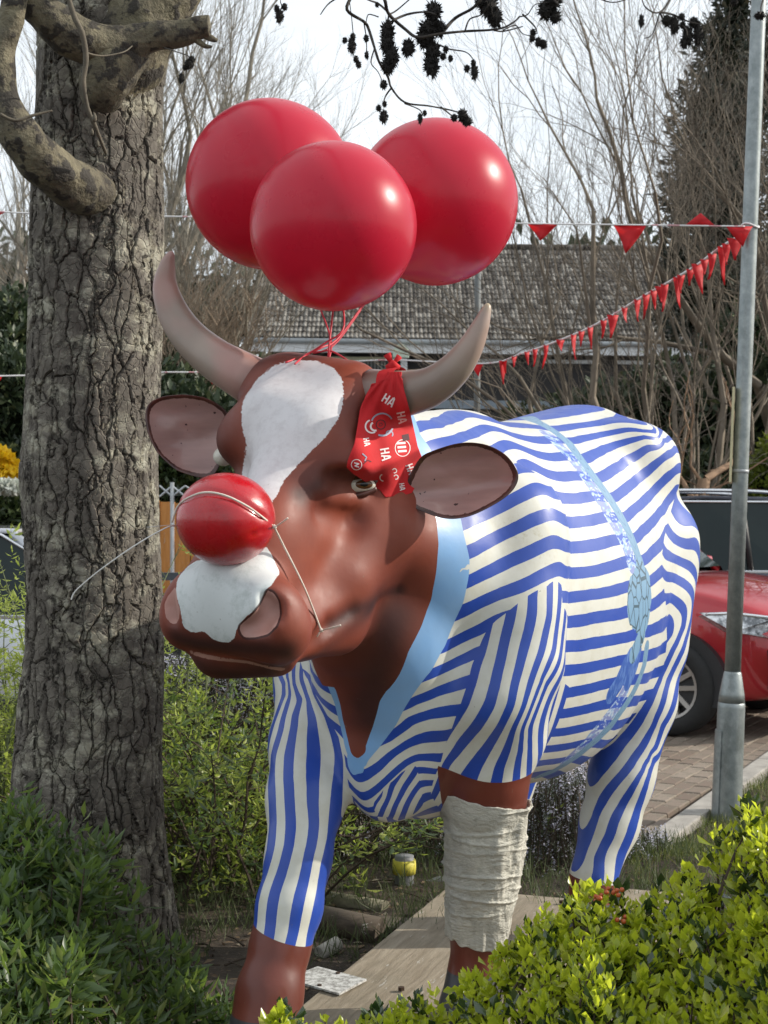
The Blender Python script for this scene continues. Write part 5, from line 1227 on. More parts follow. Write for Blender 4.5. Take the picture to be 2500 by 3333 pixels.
# ---- balloons
def latex():
    m = NT('red_latex')
    m.set(Base_Color=m.mix(m.rng(m.noise(3, 4), .35, .65), (0.64, 0.018, 0.055), (0.55, 0.013, 0.045)), Roughness=m.rng(m.noise(9, 6, .6), .35, .7, .26, .36))
    m.bsdf.inputs['Specular IOR Level'].default_value = 0.42
    m.bsdf.inputs['Coat Weight'].default_value = 0.12
    m.bsdf.inputs['Coat Roughness'].default_value = 0.10
    m.bump(m.noise(5, 3), .05, .01)
    m.leafmix(None, (0.75, 0.012, 0.05), 0.30)
    return m.mat
def _nt_leafmix(self, color, trans, fac=0.35):
    t = self.n.new('ShaderNodeBsdfTranslucent'); self.put(t.inputs['Color'], trans)
    m = self.n.new('ShaderNodeMixShader'); m.inputs[0].default_value = fac
    self.l.new(self.bsdf.outputs[0], m.inputs[1]); self.l.new(t.outputs[0], m.inputs[2])
    self.l.new(m.outputs[0], self.out.inputs['Surface'])
    return self
NT.leafmix = _nt_leafmix
M_LATEX = latex()
M_RIBBON = simple('red_ribbon', (0.55, 0.03, 0.05), 0.45, var=.1)
TIE = at(1068, 1160, 3.33)
def balloon(px, py, Y, r_px, stretch, label, toward, ribbon):
    c = at(px, py, Y); r = r_px * Y / FPX
    d = (toward - c).normalized()
    n = 72; rows_ = 50
    a = d.orthogonal().normalized(); b = d.cross(a)
    vs, fs = [], []
    for i in range(rows_ + 1):
        th = math.pi * i / rows_ * 0.985
        rr = r * math.sin(th); zz = -r * math.cos(th) * stretch
        if th > 2.45:                      # draws out into the neck
            e = (th - 2.45) / (math.pi * .985 - 2.45)
            zz += r * 0.16 * e ** 2.2
            rr = rr * (1 - .25 * e) + 0.006 * e
        for j in range(n):
            p = 2 * math.pi * j / n
            vs.append(tuple(a * math.cos(p) * rr + b * math.sin(p) * rr + d * zz))
    for i in range(rows_):
        for j in range(n):
            q, w_ = i * n + j, i * n + (j + 1) % n
            fs.append((q, q + n, w_ + n, w_))
    o = link_mesh('balloon', fast_mesh('balloon', np.array(vs), np.array(fs)), M_LATEX)
    o.location = c
    tag(o, label, 'balloon', 'red balloons floating over the horns')
    tip = c + d * (r * stretch * .985 + r * .16)
    m_ = MB()
    m_.tube([tip - d * .008, tip, tip + d * .007, tip + d * .016], [.008, .0045, .0055, .010], 12)
    k = m_.build('neck', M_LATEX, None, smooth=True); attach(k, o)
    m_ = MB()
    for rb_ in ribbon:
        m_.tube(spline([tip + d * .004] + [at(*q) for q in rb_]), 0.0022, 6)
    k = m_.build('ribbon', M_RIBBON, None, smooth=True); attach(k, o)
    return o
balloon(1085, 738, 3.26, 272, 1.01, 'foremost red balloon of the three, lowest and nearest, floating over the head of the cow', at(1105, 1000, 3.60),
        [[(1075, 1090, 3.34), (1068, 1165, 3.33)], [(1120, 1060, 3.34), (1060, 1115, 3.32), (990, 1160, 3.31), (960, 1185, 3.24)]])
balloon(880, 602, 3.62, 274, 1.0, 'red balloon on the side of the tree trunk, partly behind the foremost balloon', at(1090, 1130, 3.46),
        [[(1072, 1085, 3.42), (1072, 1166, 3.36)]])
balloon(1417, 659, 3.63, 268, 1.0, 'red balloon on the lamp post side, highest to the right behind the foremost one', at(1130, 1060, 3.48),
        [[(1110, 1090, 3.42), (1050, 1130, 3.36), (1000, 1152, 3.34), (930, 1180, 3.27)], [(1100, 1110, 3.42), (1020, 1148, 3.36), (1075, 1142, 3.34), (1130, 1172, 3.30)]])

# ================================================================ ground, drive, kerb, bed
def grid_sheet(name, x0, x1, y0, y1, nx_, ny_, zf, mat, kind='structure', parent=None):
    xs = np.linspace(x0, x1, nx_); ys = np.linspace(y0, y1, ny_)
    vs = [(x, y, zf(x, y)) for y in ys for x in xs]
    q = [(j * nx_ + i, j * nx_ + i + 1, (j + 1) * nx_ + i + 1, (j + 1) * nx_ + i) for j in range(ny_ - 1) for i in range(nx_ - 1)]
    o = link_mesh(name, fast_mesh(name, np.array(vs), np.array(q)), mat, parent)
    return tag(o, kind=kind)
def soil_mat():
    m = NT('soil')
    n = m.noise(14, 8, .7)
    c = m.mix(m.rng(n, .35, .7), (0.030, 0.022, 0.016), (0.085, 0.062, 0.042))
    lit = m.math('GREATER_THAN', m.noise(55, 4, .6), .62)
    c = m.mix(m.math('MULTIPLY', lit, .7), c, (0.17, 0.12, 0.08))
    m.set(Base_Color=c, Roughness=0.95)
    m.bump(m.noise(40, 8, .7), .9, .02)
    return m.mat
def ground_mat():
    m = NT('far_ground')
    c = m.mix(m.rng(m.noise(1.2, 8, .6), .3, .7), (0.045, 0.045, 0.045), (0.075, 0.072, 0.068))
    m.set(Base_Color=c, Roughness=0.9)
    m.bump(m.noise(60, 4), .4, .005)
    return m.mat
def drive_mat():
    m = NT('drive_sand')
    m.set(Base_Color=m.mix(m.rng(m.noise(30, 6, .7), .3, .7), (0.05, 0.042, 0.032), (0.11, 0.09, 0.065)), Roughness=.95)
    m.bump(m.noise(120, 4), .5, .004)
    return m.mat
M_SOIL = soil_mat()
grid_sheet('ground', -260, 260, -30, 500, 40, 40, lambda x, y: -0.06, ground_mat())
# the kerb runs from the right foreground away to the left, the drive lies beyond it
KA, KB = atz(2500, 2492, 0.0), atz(2085, 2800, 0.0)
kd = (KB - KA).normalized(); kn_ = Vector((-kd.y, kd.x, 0))
if kn_.y < 0: kn_ = -kn_
YK = 6.55
def bed_d(x, y):
    """metres inside the drive (positive) or inside the bed (negative)"""
    return min((x - KA.x) * kn_.x + (y - KA.y) * kn_.y, y - YK)
def bed_z(x, y):
    d = bed_d(x, y)
    if d > -0.05: return -0.12
    h = 0.25 * min(1, max(0, (-d - 0.05) / 0.9))
    r = math.hypot((x - .1) / 2.8, (y - 3.9) / 2.8)
    h = h * min(1, max(0.12, 1.9 - r * 1.2))
    return h + 0.02 * noise.noise(Vector((x * 3, y * 3, 0))) + .008 * noise.noise(Vector((x * 14, y * 14, 0)))
grid_sheet('flower_bed', -7, 7, -2.5, 13, 170, 190, bed_z, M_SOIL)
# kerb of concrete edging stones
kerb = empty('kerb', KA, kind='structure')
M_CONC = simple('concrete', (0.30, 0.28, 0.25), .9, var=.25, scale=9, bump=.4)
KC = KA + kd * ((YK - KA.y) / kd.y)
def kerb_run(a0, dirn, n, sgn):
    nrm = Vector((-dirn.y, dirn.x, 0))
    for k in range(n):
        a = a0 + dirn * (k * 0.92 + .006); b = a0 + dirn * ((k + 1) * 0.92 - .006)
        m_ = MB(); w = .06
        up = Vector((0, 0, .045)); dn = Vector((0, 0, -.12))
        q = [a - nrm * w, b - nrm * w, b + nrm * w, a + nrm * w]
        m_.hexa([p + dn for p in q], [p + up for p in q])
        attach(m_.build('kerb_stone', M_CONC, None, bevel=.008), kerb)
kerb_run(KC, -kd, 9, 1)
kerb_run(KC + Vector((-.06, 0, 0)), Vector((-1, 0, 0)), 8, 1)
# drive: sand bed plus single pavers
def quad_sheet(name, pts, mat, kind='structure'):
    o = MB().add(pts, [tuple(range(len(pts)))]).build(name, mat)
    return tag(o, kind=kind)
DA, DC = KA - kd * 9 + kn_ * .06, KC + kn_ * .06
quad_sheet('drive', [(p[0], p[1], -.055) for p in ((DA.x, DA.y), (DA.x + 4, 26), (-16, 26), (-16, YK + .06), (DC.x, YK + .06))], drive_mat())
drive = empty('paved_drive', KA + kn_ * 2, kind='structure')
def paver_mat():
    m = NT('clay_paver')
    r = m.obj_rand()
    base = m.mix(r, (0.15, 0.108, 0.083), (0.24, 0.195, 0.155))
    n = m.noise(22, 6, .7)
    c = m.mix(m.rng(n, .45, .75), base, (0.13, 0.12, 0.085))
    c = m.mix(m.math('GREATER_THAN', m.noise(26, 3, .6, vec=m.coord()), .70), c, (0.42, 0.39, 0.34))
    m.set(Base_Color=c, Roughness=.85)
    m.bump(m.noise(90, 5, .7), .5, .004)
    return m.mat
M_PAVER = paver_mat()
PW, PL, PH = 0.098, 0.198, 0.05
ang = math.radians(62)
ex = Vector((math.cos(ang), math.sin(ang), 0)); ey = Vector((-math.sin(ang), math.cos(ang), 0))
pme = MB().box((0, 0, 0), (PL, PW, PH)).mesh('paver')
bm = bmesh.new(); bm.from_mesh(pme)
bmesh.ops.bevel(bm, geom=[e for e in bm.edges if all(v.co.z > 0 for v in e.verts)], offset=.006, segments=1, affect='EDGES')
bm.to_mesh(pme); bm.free()
pme.materials.append(M_PAVER)
cands = []
rr = random.Random(5)
for i in range(-90, 110):
    for j in range(-90, 110):
        c = Vector((2.6, 9.0, 0)) + ex * (i * (PL + .006) + (.5 * (PL + .006) if j % 2 else 0)) + ey * (j * (PW + .006))
        d = bed_d(c.x, c.y)
        if d < .12 or c.y < 5.5 or c.y > 24: continue
        px = 1250 + c.x * FPX / c.y; py = 1666.5 + EYE_Z * FPX / c.y
        if -80 < px < 2580 and py < 3400:
            vis = 2060 < px < 2520 and 2240 < py < 2860
            cands.append((0 if vis else 1, c.y, c))
cands.sort(key=lambda t: (t[0], t[1]))
far = MB()
for k, (_, _, c) in enumerate(cands):
    z = -0.030 + rr.uniform(-.003, .003)
    if k < 300:
        o = bpy.data.objects.new('brick', pme); COL.objects.link(o)
        o.location = c + Vector((0, 0, z)) - drive.location
        o.rotation_euler = (rr.uniform(-.012, .012), rr.uniform(-.012, .012), ang + rr.uniform(-.012, .012))
        o.parent = drive
    elif k < 9000:
        far.box(c + Vector((0, 0, z)), (PL, PW, PH), Matrix.Rotation(ang, 3, 'Z'))
fo = far.build('bricks_far', M_PAVER); tag(fo, kind='stuff'); attach(fo, drive)
print('pavers', len(cands))

# ================================================================ leaf tools
LEAFQ = np.array([(0, 1, 3, 2), (0, 2, 3, 4)])
def leaf_mesh(name, base, dirn, nrm, length, width, droop=0.1, wide=.52):
    """arrays: base (n,3), direction (n,3), normal (n,3), length (n,), width (n,); folded two-quad leaves"""
    d = dirn / (np.linalg.norm(dirn, axis=1)[:, None] + 1e-9)
    s = np.cross(d, nrm); s /= (np.linalg.norm(s, axis=1)[:, None] + 1e-9)
    u = np.cross(s, d)
    L = length[:, None]; W = width[:, None]
    v0 = base
    v1 = base + d * L * wide + s * W * .5 + u * W * .12
    v2 = base + d * L * .5 - u * W * .10
    v3 = base + d * L * 1.0 - u * L * droop
    v4 = base + d * L * wide - s * W * .5 + u * W * .12
    V_ = np.stack([v0, v1, v2, v3, v4], 1).reshape(-1, 3)
    n = len(base)
    Q = (LEAFQ[None] + (np.arange(n) * 5)[:, None, None]).reshape(-1, 4)
    return fast_mesh(name, V_, Q)
def leaf_mat(name, c1, c2, c3=None, rough=.35, trans=None, tfac=.35, spec=.5):
    m = NT(name)
    r = m.island()
    c = m.mix(r, c1, c2)
    if c3 is not None:
        c = m.mix(m.math('GREATER_THAN', r, 0.88), c, c3)
    m.set(Base_Color=c, Roughness=rough)
    m.bsdf.inputs['Specular IOR Level'].default_value = spec
    if trans is None:
        trans = m.mix(0.0, c, c)
    m.leafmix(None, trans, tfac)
    return m.mat
def rnd_dirs(n, rs, up=0.0, spread=1.0):
    v = rs.normal(size=(n, 3)) * spread
    v[:, 2] += up
    return v / (np.linalg.norm(v, axis=1)[:, None] + 1e-9)
def shoots(tips, rs, per=9, ll=.022, lw=.009, up=.9, spread=.55, stemlen=.05):
    """whorls of leaves along short upright shoots; tips (n,3) -> leaf arrays"""
    n = len(tips)
    k = np.tile(np.arange(per), n)
    T = np.repeat(tips, per, axis=0)
    f = (k + rs.uniform(0, .6, len(k))) / per
    an = k * 2.4 + np.repeat(rs.uniform(0, 6.28, n), per)
    lean = np.repeat(rnd_dirs(n, rs, up=2.2, spread=.7), per, axis=0)
    base = T - lean * (f * stemlen)[:, None]
    out = np.stack([np.cos(an), np.sin(an), np.zeros(len(an))], 1)
    tilt = .25 + f * .9 + rs.uniform(-.15, .25, len(f))
    d = lean * np.cos(tilt * spread * 2)[:, None] + out * np.sin(tilt * spread * 2)[:, None]
    nr = lean * np.sin(tilt)[:, None] - out * np.cos(tilt)[:, None] + rs.normal(size=d.shape) * .15
    ln = ll * rs.uniform(.65, 1.2, len(f)) * (0.7 + .5 * f)
    return base, d, -nr, ln, lw / ll * ln * rs.uniform(.8, 1.15, len(f))
def cat(parts):
    return [np.concatenate([p[i] for p in parts]) for i in range(5)]

# ================================================================ the big alder on the left
def bark_mat():
    m = NT('alder_bark')
    co3 = m.coord(scale=(1, 1, 1))
    warp = m.vecadd(m.coord(scale=(1, 1, .24)), m.noise(5, 4, .6, out=1), .10)
    e1 = m.voronoi(24, 'DISTANCE_TO_EDGE', vec=warp)
    warp2 = m.vecadd(m.coord(scale=(1, 1, .8)), m.noise(9, 4, .6, out=1), .08)
    e2 = m.voronoi(36, 'DISTANCE_TO_EDGE', vec=warp2)
    crack = m.rng(e1, 0.0, 0.10, 0, 1, True)
    crack2 = m.rng(e2, 0.0, 0.10, 0.0, 1.0, True)
    plate = m.noise(24, 7, .65, vec=m.coord(scale=(1, 1, .7)))
    h = m.math('ADD', m.math('MULTIPLY', crack, 1.0), m.math('MULTIPLY', crack2, .22))
    h = m.math('ADD', h, m.math('MULTIPLY', plate, .55))
    base = m.mix(m.rng(plate, .32, .68), (0.075, 0.066, 0.056), (0.18, 0.163, 0.138))
    lich = m.rng(m.noise(6.5, 8, .75, vec=m.coord(scale=(1, 1, 1.7))), .50, .62)
    base = m.mix(m.math('MULTIPLY', lich, .75), base, m.mix(m.rng(m.noise(40, 4), .4, .6), (0.46, 0.45, 0.36), (0.32, 0.30, 0.23)))
    spots = m.math('GREATER_THAN', m.noise(48, 2, .5), .70)
    base = m.mix(m.math('MULTIPLY', spots, .6), base, (0.36, 0.34, 0.28))
    c = m.mix(m.rng(e1, 0.0, 0.05), (0.014, 0.011, 0.009), base)
    c = m.mix(m.rng(e2, 0.0, 0.035, 0.45, 0), c, (0.02, 0.016, 0.012))
    m.set(Base_Color=c, Roughness=.92)
    m.bsdf.inputs['Specular IOR Level'].default_value = .25
    d = m.n.new('ShaderNodeDisplacement')
    d.inputs['Scale'].default_value = 0.0095; d.inputs['Midlevel'].default_value = 1.0
    m.l.new(h, d.inputs['Height']); m.l.new(d.outputs[0], m.out.inputs['Displacement'])
    m.mat.displacement_method = 'BOTH'
    return m.mat
def limb_mat():
    m = NT('limb_bark')
    n = m.noise(10, 7, .7)
    rings = m.noise(7, 4, .6, vec=m.coord(scale=(3, 3, 3)))
    c = m.mix(m.rng(n, .35, .68), (0.060, 0.050, 0.034), (0.22, 0.195, 0.12))
    c = m.mix(m.rng(rings, .50, .56), c, (0.030, 0.025, 0.018))
    m.set(Base_Color=c, Roughness=.8)
    m.bump(m.math('ADD', m.noise(26, 6, .7), m.math('MULTIPLY', rings, 2)), .8, .012)
    return m.mat
M_BARK, M_LIMB = bark_mat(), limb_mat()
M_TWIG = simple('alder_twig', (0.10, 0.085, 0.06), .8, var=.3, scale=30, bump=.3)
alder = empty('alder_tree', at(310, 3333, 4.3) * 1.0, 'big alder trunk with cracked lichen bark at the left edge, cone laden twigs hanging overhead', 'tree')
alder.location = Vector((alder.location.x, 4.3, 0.1))
# trunk: left and right edge of the silhouette by height
TL = [(-500, 150), (-100, 140), (100, 132), (300, 132), (500, 123), (700, 118), (1000, 112), (1380, 95), (1550, 78), (1700, 90), (1900, 100), (2100, 98), (2300, 72), (2600, 52), (2850, 40), (3100, 10), (3333, -40), (3700, -110)]
TR = [(-500, 560), (-100, 560), (120, 545), (200, 525), (300, 512), (500, 517), (700, 519), (1000, 519), (1300, 508), (1500, 500), (1700, 504), (1900, 510), (2200, 515), (2450, 512), (2700, 525), (2950, 556), (3080, 572), (3200, 600), (3333, 640), (3700, 740)]
TY = 4.30
NA_, NZ_ = 360, 900
ang_ = np.linspace(0, 2 * math.pi, NA_, endpoint=False)
pyv = np.linspace(-420, 3560, NZ_)
xl = np.interp(pyv, [a for a, _ in TL], [b for _, b in TL]); xr = np.interp(pyv, [a for a, _ in TR], [b for _, b in TR])
for _ in range(12):
    xl[1:-1] = (xl[:-2] + 2 * xl[1:-1] + xl[2:]) / 4; xr[1:-1] = (xr[:-2] + 2 * xr[1:-1] + xr[2:]) / 4
cx = ((xl + xr) / 2 - 1250) * TY / FPX; rw = (xr - xl) / 2 * TY / FPX; zz = EYE_Z - (pyv - 1666.5) * TY / FPX
# buttress lobes near the foot
foot = np.clip((pyv - 2500) / 900, 0, 1)
lobes = 1 + foot[:, None] * .06 * np.sin(ang_[None] * 5 + 1.2) + .018 * np.sin(ang_[None] * 3 + pyv[:, None] / 260) + .012 * np.sin(ang_[None] * 7 - pyv[:, None] / 190)
RR = rw[:, None] * lobes + .007
X = cx[:, None] + RR * np.cos(ang_)[None]; Y = TY + RR * np.sin(ang_)[None] * .97; Z = np.repeat(zz[:, None], NA_, 1)
i = np.arange(NZ_ - 1)[:, None] * NA_ + np.arange(NA_)[None]
i2 = np.arange(NZ_ - 1)[:, None] * NA_ + (np.arange(NA_)[None] + 1) % NA_
Q = np.stack([i2, i, i + NA_, i2 + NA_], -1).reshape(-1, 4)
trunk = link_mesh('trunk', fast_mesh('trunk', np.stack([X, Y, Z], -1).reshape(-1, 3), Q[:, ::-1] if False else Q), M_BARK)
attach(trunk, alder)
def limb(pts, n=28, name='limb', mat=None, parent=alder, seg=8, wob=.05, seed=0):
    """pts: (px, py, Y, r px)"""
    c = spline([at(a, b, d) for a, b, d, r in pts], seg)
    rad = []
    for k in range(len(pts) - 1):
        for s in range(seg):
            rad.append((pts[k][3] * pts[k][2] + (pts[k + 1][3] * pts[k + 1][2] - pts[k][3] * pts[k][2]) * s / seg) / FPX)
    rad.append(pts[-1][3] * pts[-1][2] / FPX)
    rad = [r * (1 + wob * noise.noise(Vector((k * .35, seed, 0)))) for k, r in enumerate(rad)]
    m_ = MB(); m_.tube(c, rad, n)
    # knobbly surface
    m_.v = [tuple(Vector(v) + Vector((noise.noise(Vector(v) * 13), noise.noise(Vector(v) * 13 + Vector((9, 0, 0))), noise.noise(Vector(v) * 13 + Vector((0, 9, 0))))) * .008 * wob * 20) for v in m_.v] if n > 12 else m_.v
    return attach(m_.build(name, mat or M_LIMB, None, smooth=True), parent)
limb([(335, 640, 4.24, 92), (285, 625, 4.14, 84), (215, 585, 4.02, 80), (130, 520, 3.94, 76), (50, 420, 3.9, 66), (5, 310, 3.9, 54), (5, 200, 3.9, 46), (30, 90, 3.9, 42), (50, 0, 3.9, 40), (70, -140, 3.9, 38), (60, -400, 3.9, 30)], seed=1)
limb([(40, -60, 3.95, 52), (120, 20, 3.98, 60), (200, 90, 4.0, 66), (300, 145, 4.04, 72), (400, 150, 4.06, 62), (500, 120, 4.06, 52), (590, 108, 4.05, 42), (650, 92, 4.05, 36), (682, 90, 4.05, 34)], seed=2)
limb([(660, 110, 4.05, 14), (690, 126, 4.05, 11), (708, 132, 4.05, 5)], n=8, seed=3)
limb([(640, 130, 4.05, 12), (668, 150, 4.05, 8), (690, 152, 4.05, 4)], n=8, seed=3)
limb([(340, 260, 4.25, 150), (400, 170, 4.22, 150), (470, 60, 4.2, 125), (560, -40, 4.2, 100), (680, -180, 4.2, 80), (820, -420, 4.2, 55)], seed=4)
limb([(300, 200, 4.30, 130), (250, 60, 4.3, 120), (200, -120, 4.3, 110), (180, -420, 4.3, 90)], seed=5)
limb([(330, 330, 4.10, 60), (340, 270, 4.06, 80), (380, 200, 4.08, 90), (430, 150, 4.1, 80)], seed=8)
limb([(215, -40, 3.85, 9), (240, 50, 3.84, 9), (268, 110, 3.84, 9), (280, 190, 3.85, 9), (272, 270, 3.85, 8), (285, 350, 3.86, 7), (305, 400, 3.87, 8), (325, 450, 3.9, 6), (345, 500, 3.95, 5)], n=8, name='twig', mat=M_TWIG, wob=.2)
limb([(275, 170, 3.85, 4), (330, 182, 3.9, 3), (400, 170, 3.95, 2.4), (430, 150, 4.0, 2)], n=6, name='twig', mat=M_TWIG, wob=.2)
limb([(0, 372, 3.75, 6), (50, 392, 3.76, 6), (110, 375, 3.78, 5), (170, 360, 3.8, 3)], n=6, name='twig', mat=M_TWIG, wob=.2)
for bx, by, rr_, h in ((308, 385, 8, 24), (300, 432, 6, 16), (318, 470, 6, 16)):
    m_ = MB(); c = at(bx, by, 3.84); r = rr_ * 3.84 / FPX
    m_.tube([c - Vector((0, 0, r * 1.6)), c - Vector((0, 0, r * .6)), c + Vector((0, 0, r * .8)), c + Vector((0, 0, r * 2.4))], [r * .4, r, r * .9, r * .1], 8)
    attach(m_.build('bud', M_TWIG, None, smooth=True), alder)
# overhead branch that carries the hanging twigs (above the frame, reaching forward)
limb([(560, -200, 4.2, 80), (900, -520, 3.7, 60), (1150, -560, 3.1, 40), (1400, -480, 2.7, 26), (1800, -420, 2.5, 18), (2300, -360, 2.5, 12), (2700, -380, 2.5, 6)], n=14, seed=6)
M_TWIGD = simple('dark_twig', (0.035, 0.028, 0.022), .85, var=.3, scale=40)
M_CONE = simple('alder_cone', (0.012, 0.010, 0.008), .9, var=.3, scale=60)
k2 = lambda x, y: (1200 + x / 1.2762, y / 1.2762)
HT = 2.45
TW = [
 ([(150,-420),(90,-150),(60,-40),(70,10),(85,60),(150,120),(205,155),(300,140),(400,130),(500,125),(560,115),(605,90),(625,70)], 9),
 ([(150,-420),(-120,-150),(-70,-40),(-90,40),(-20,90),(0,120),(25,200),(45,260),(80,320),(95,365),(150,425),(250,440),(330,455),(385,470)], 8),
 ([(80,50),(40,15),(0,0),(-60,-30)], 5), ([(300,140),(360,75),(430,35),(470,-10),(520,-140)], 8), ([(100,85),(160,60),(230,50),(280,60)], 6),
 ([(205,155),(300,190),(340,205),(400,215),(430,240),(440,265)], 4), ([(150,430),(210,455),(225,480)], 3.5), ([(300,445),(345,480)], 4), ([(95,365),(70,400),(60,440)], 4),
 ([(400,130),(420,80),(470,60),(500,20)], 4), ([(520,125),(560,130),(640,110)], 4), ([(600,-300),(700,-60),(760,-10),(790,20)], 7), ([(640,60),(690,110),(700,140)], 4),
 ([(1400,-330),(1270,-40),(1210,50),(1150,30),(1130,-30)], 5), ([(1210,50),(1260,60),(1330,90),(1380,100)], 5), ([(1400,-330),(1520,-60),(1530,0)], 5), ([(1400,-330),(1620,-60),(1630,30),(1625,60)], 5),
 ([(1210,50),(1180,140),(1145,160)], 3), ([(760,10),(900,-20),(1010,10),(1090,-10)], 4), ([(560,125),(610,105),(640,140),(683,150)], 3), ([(1210,50),(1240,100),(1310,110),(1325,150)], 4), ([(-70,-40),(-160,10),(-200,60)], 4), ([(625,70),(660,60),(690,20),(740,10)], 3), ([(85,60),(120,40),(200,-30)], 4), ([(230,50),(250,90),(265,200)], 4), ([(85,60),(75,130),(95,235)], 4), ([(-20,90),(-10,160),(-8,230)], 3), ([(25,200),(10,260),(40,300),(62,352)], 3), ([(40,70),(0,60),(-10,90)], 3), ([(430,35),(445,15),(440,-5)], 4)]
def tw(pts, r, Y=HT):
    limb([(*k2(*p), Y + .03 * math.sin(k * 1.7), max(1.4, r * .80 * (1 - .70 * k / len(pts)))) for k, p in enumerate(pts)], n=7, name='twig', mat=M_TWIGD, seg=5, wob=.25, seed=len(pts) + r)
for pts, r in TW: tw(pts, r)
def cone_mesh():
    rs = np.random.RandomState(4)
    mb_ = MB()
    # core
    me_ = ball_mesh('alder_cone', .80, .80, 1.0, 10)
    for v in me_.vertices: mb_.v.append(tuple(v.co))
    mb_.f = [tuple(p.vertices) for p in me_.polygons]; mb_.mi = [0] * len(mb_.f)
    for _ in range(150):
        d = Vector(rs.normal(size=3)).normalized()
        b = Vector((d.x * .78, d.y * .78, d.z * .98)); o = d.orthogonal().normalized() * .10; o2 = d.cross(o)
        L = rs.uniform(.22, .46); bend = Vector(rs.normal(size=3)) * .12
        mb_.add([b + o, b - o * .5 + o2, b - o * .5 - o2, b + d * L + bend], [(0, 1, 3), (1, 2, 3), (2, 0, 3)])
    me = mb_.mesh('cone'); me.materials.append(M_CONE)
    return me
cone_me = cone_mesh()
def cone_at(x, y, rx, rz, Y=HT, tilt=0):
    o = bpy.data.objects.new('cone', cone_me); COL.objects.link(o)
    o.location = at(*k2(x, y), Y)
    a = rx / 1.2762 * Y / FPX; b = rz / 1.2762 * Y / FPX
    o.scale = (a, a, b); o.rotation_euler = (tilt * .4, tilt, x)
    attach(o, alder)
    return o
cl = [(80,130,32,42),(75,180,30,42),(95,235,34,48),(80,275,30,32),(165,200,30,34),(270,50,36,40),(250,120,46,36),(235,160,40,38),(265,215,36,42),(262,270,36,46),(295,120,26,32),(320,205,13,14),(340,243,12,13),(310,235,14,14),
      (500,30,42,46),(525,75,34,38),(470,10,30,26),(760,10,42,30),(735,45,34,34),(775,70,26,26),(683,136,14,14),(680,160,14,14),(705,175,16,18),(725,185,18,18),
      (408,285,14,14),(435,262,12,13),(440,300,18,28),(62,352,16,18),(42,450,13,13),(66,433,11,12),(62,485,19,26),(233,470,10,11),(214,492,12,20),(355,490,16,14),(390,480,24,24),(410,505,22,18),
      (1133,88,12,26),(1240,88,22,22),(1270,105,22,36),(1300,70,14,14),(1305,105,14,16),(1325,150,24,38),(1350,95,22,22),(1370,145,24,44),(1310,180,18,22),(1520,5,18,18),(1625,66,26,14),
      (-10,160,12,14),(-8,230,10,16),(35,20,10,10)]
for c_ in cl: cone_at(*c_)
kk = lambda x, y: ((x / 1.3825 - 1200) * 1.2762, y / 1.3825 * 1.2762)
for x, y, rx, rz in ((1245, 38, 13, 14), (1281, 32, 13, 14), (1258, 72, 20, 26), (862, 268, 14, 14), (850, 290, 22, 18), (817, 352, 13, 20), (832, 305, 10, 10), (1552, 182, 12, 12), (1588, 165, 13, 13), (1583, 205, 18, 34), (1602, 268, 13, 14), (1614, 292, 12, 14)):
    cone_at(*kk(x, y), rx, rz, 2.6)
for pts in ([(1275,-60),(1262,0),(1268,30),(1258,60)], [(740,215),(800,235),(850,255),(830,300),(817,335)], [(1560,-80),(1580,60),(1590,160)]):
    limb([(x / 1.3825, y / 1.3825, 2.6 if x > 1000 else 4.0 - .25 * k, 1.8) for k, (x, y) in enumerate(pts)], n=6, name='twig', mat=M_TWIGD, seg=4, wob=.2)
print('alder', round(time.time() - T0, 1))

# ================================================================ house
HY, HE = 38.0, 0.0
def hp(px, py, Y=HY): return at(px * 1.507, py * 1.507, Y)      # from the half-size reading of the photo
M_TILE = None
def tile_mat():
    m = NT('concrete_roof_tile')
    r = m.obj_rand()
    n = m.noise(5, 5, .7, vec=m.coord('Generated', scale=3))
    g = m.noise(7.0, 5, .75, vec=m.coord('Object'))
    isl = m.island()
    base = m.mix(m.math('FRACT', m.math('ADD', r, isl)), (0.030, 0.025, 0.021), (0.070, 0.058, 0.048))
    sep = m.n.new('ShaderNodeSeparateXYZ'); m.l.new(m.n.new('ShaderNodeNewGeometry').outputs['Normal'], sep.inputs[0])
    c = m.mix(m.rng(m.math('ADD', m.noise(9, 6, .7), m.math('MULTIPLY', m.math('FRACT', m.math('ADD', isl, r)), .22)), .58, .72), base, (0.25, 0.235, 0.21))
    m.set(Base_Color=c, Roughness=.9)
    m.bump(m.noise(60, 4), .3, .004)
    return m.mat
M_TILE = tile_mat()
M_WHITE = simple('white_upvc', (0.72, 0.73, 0.74), .35, var=.05)
M_GUTTER = simple('grey_gutter', (0.33, 0.35, 0.36), .4, var=.08)
M_CLAD = simple('dark_cladding', (0.022, 0.020, 0.020), .7, var=.3, scale=3)
M_BRICKW = simple('brown_brickwork', (0.10, 0.055, 0.035), .85, var=.35, scale=6, bump=.3)
def glass_mat(name, col, rough=.05, spec=.8):
    m = NT(name); m.set(Base_Color=col, Roughness=rough); m.bsdf.inputs['Specular IOR Level'].default_value = spec
    return m.mat
M_PANE = glass_mat('dark_window_glass', (0.030, 0.038, 0.040))
M_CREAMF = simple('cream_frame', (0.62, 0.60, 0.42), .5, var=.08)
eaveL = hp(528, 730, HY); eaveR = Vector((eaveL.x + 27, HY, eaveL.z - 0.30))     # falls slightly to the right as in the photo
rdir = (eaveR - eaveL).normalized()
slope_len, pitch = 6.6, math.radians(31)
sdir = Vector((0, math.cos(pitch), math.sin(pitch)))
house = empty('tiled_house', (eaveL.x + 13, HY + 5, 0), 'two storey house with a lichen spotted grey tiled roof, behind the horns of the cow', 'house')
roof_n = rdir.cross(sdir).normalized()
m_ = MB()
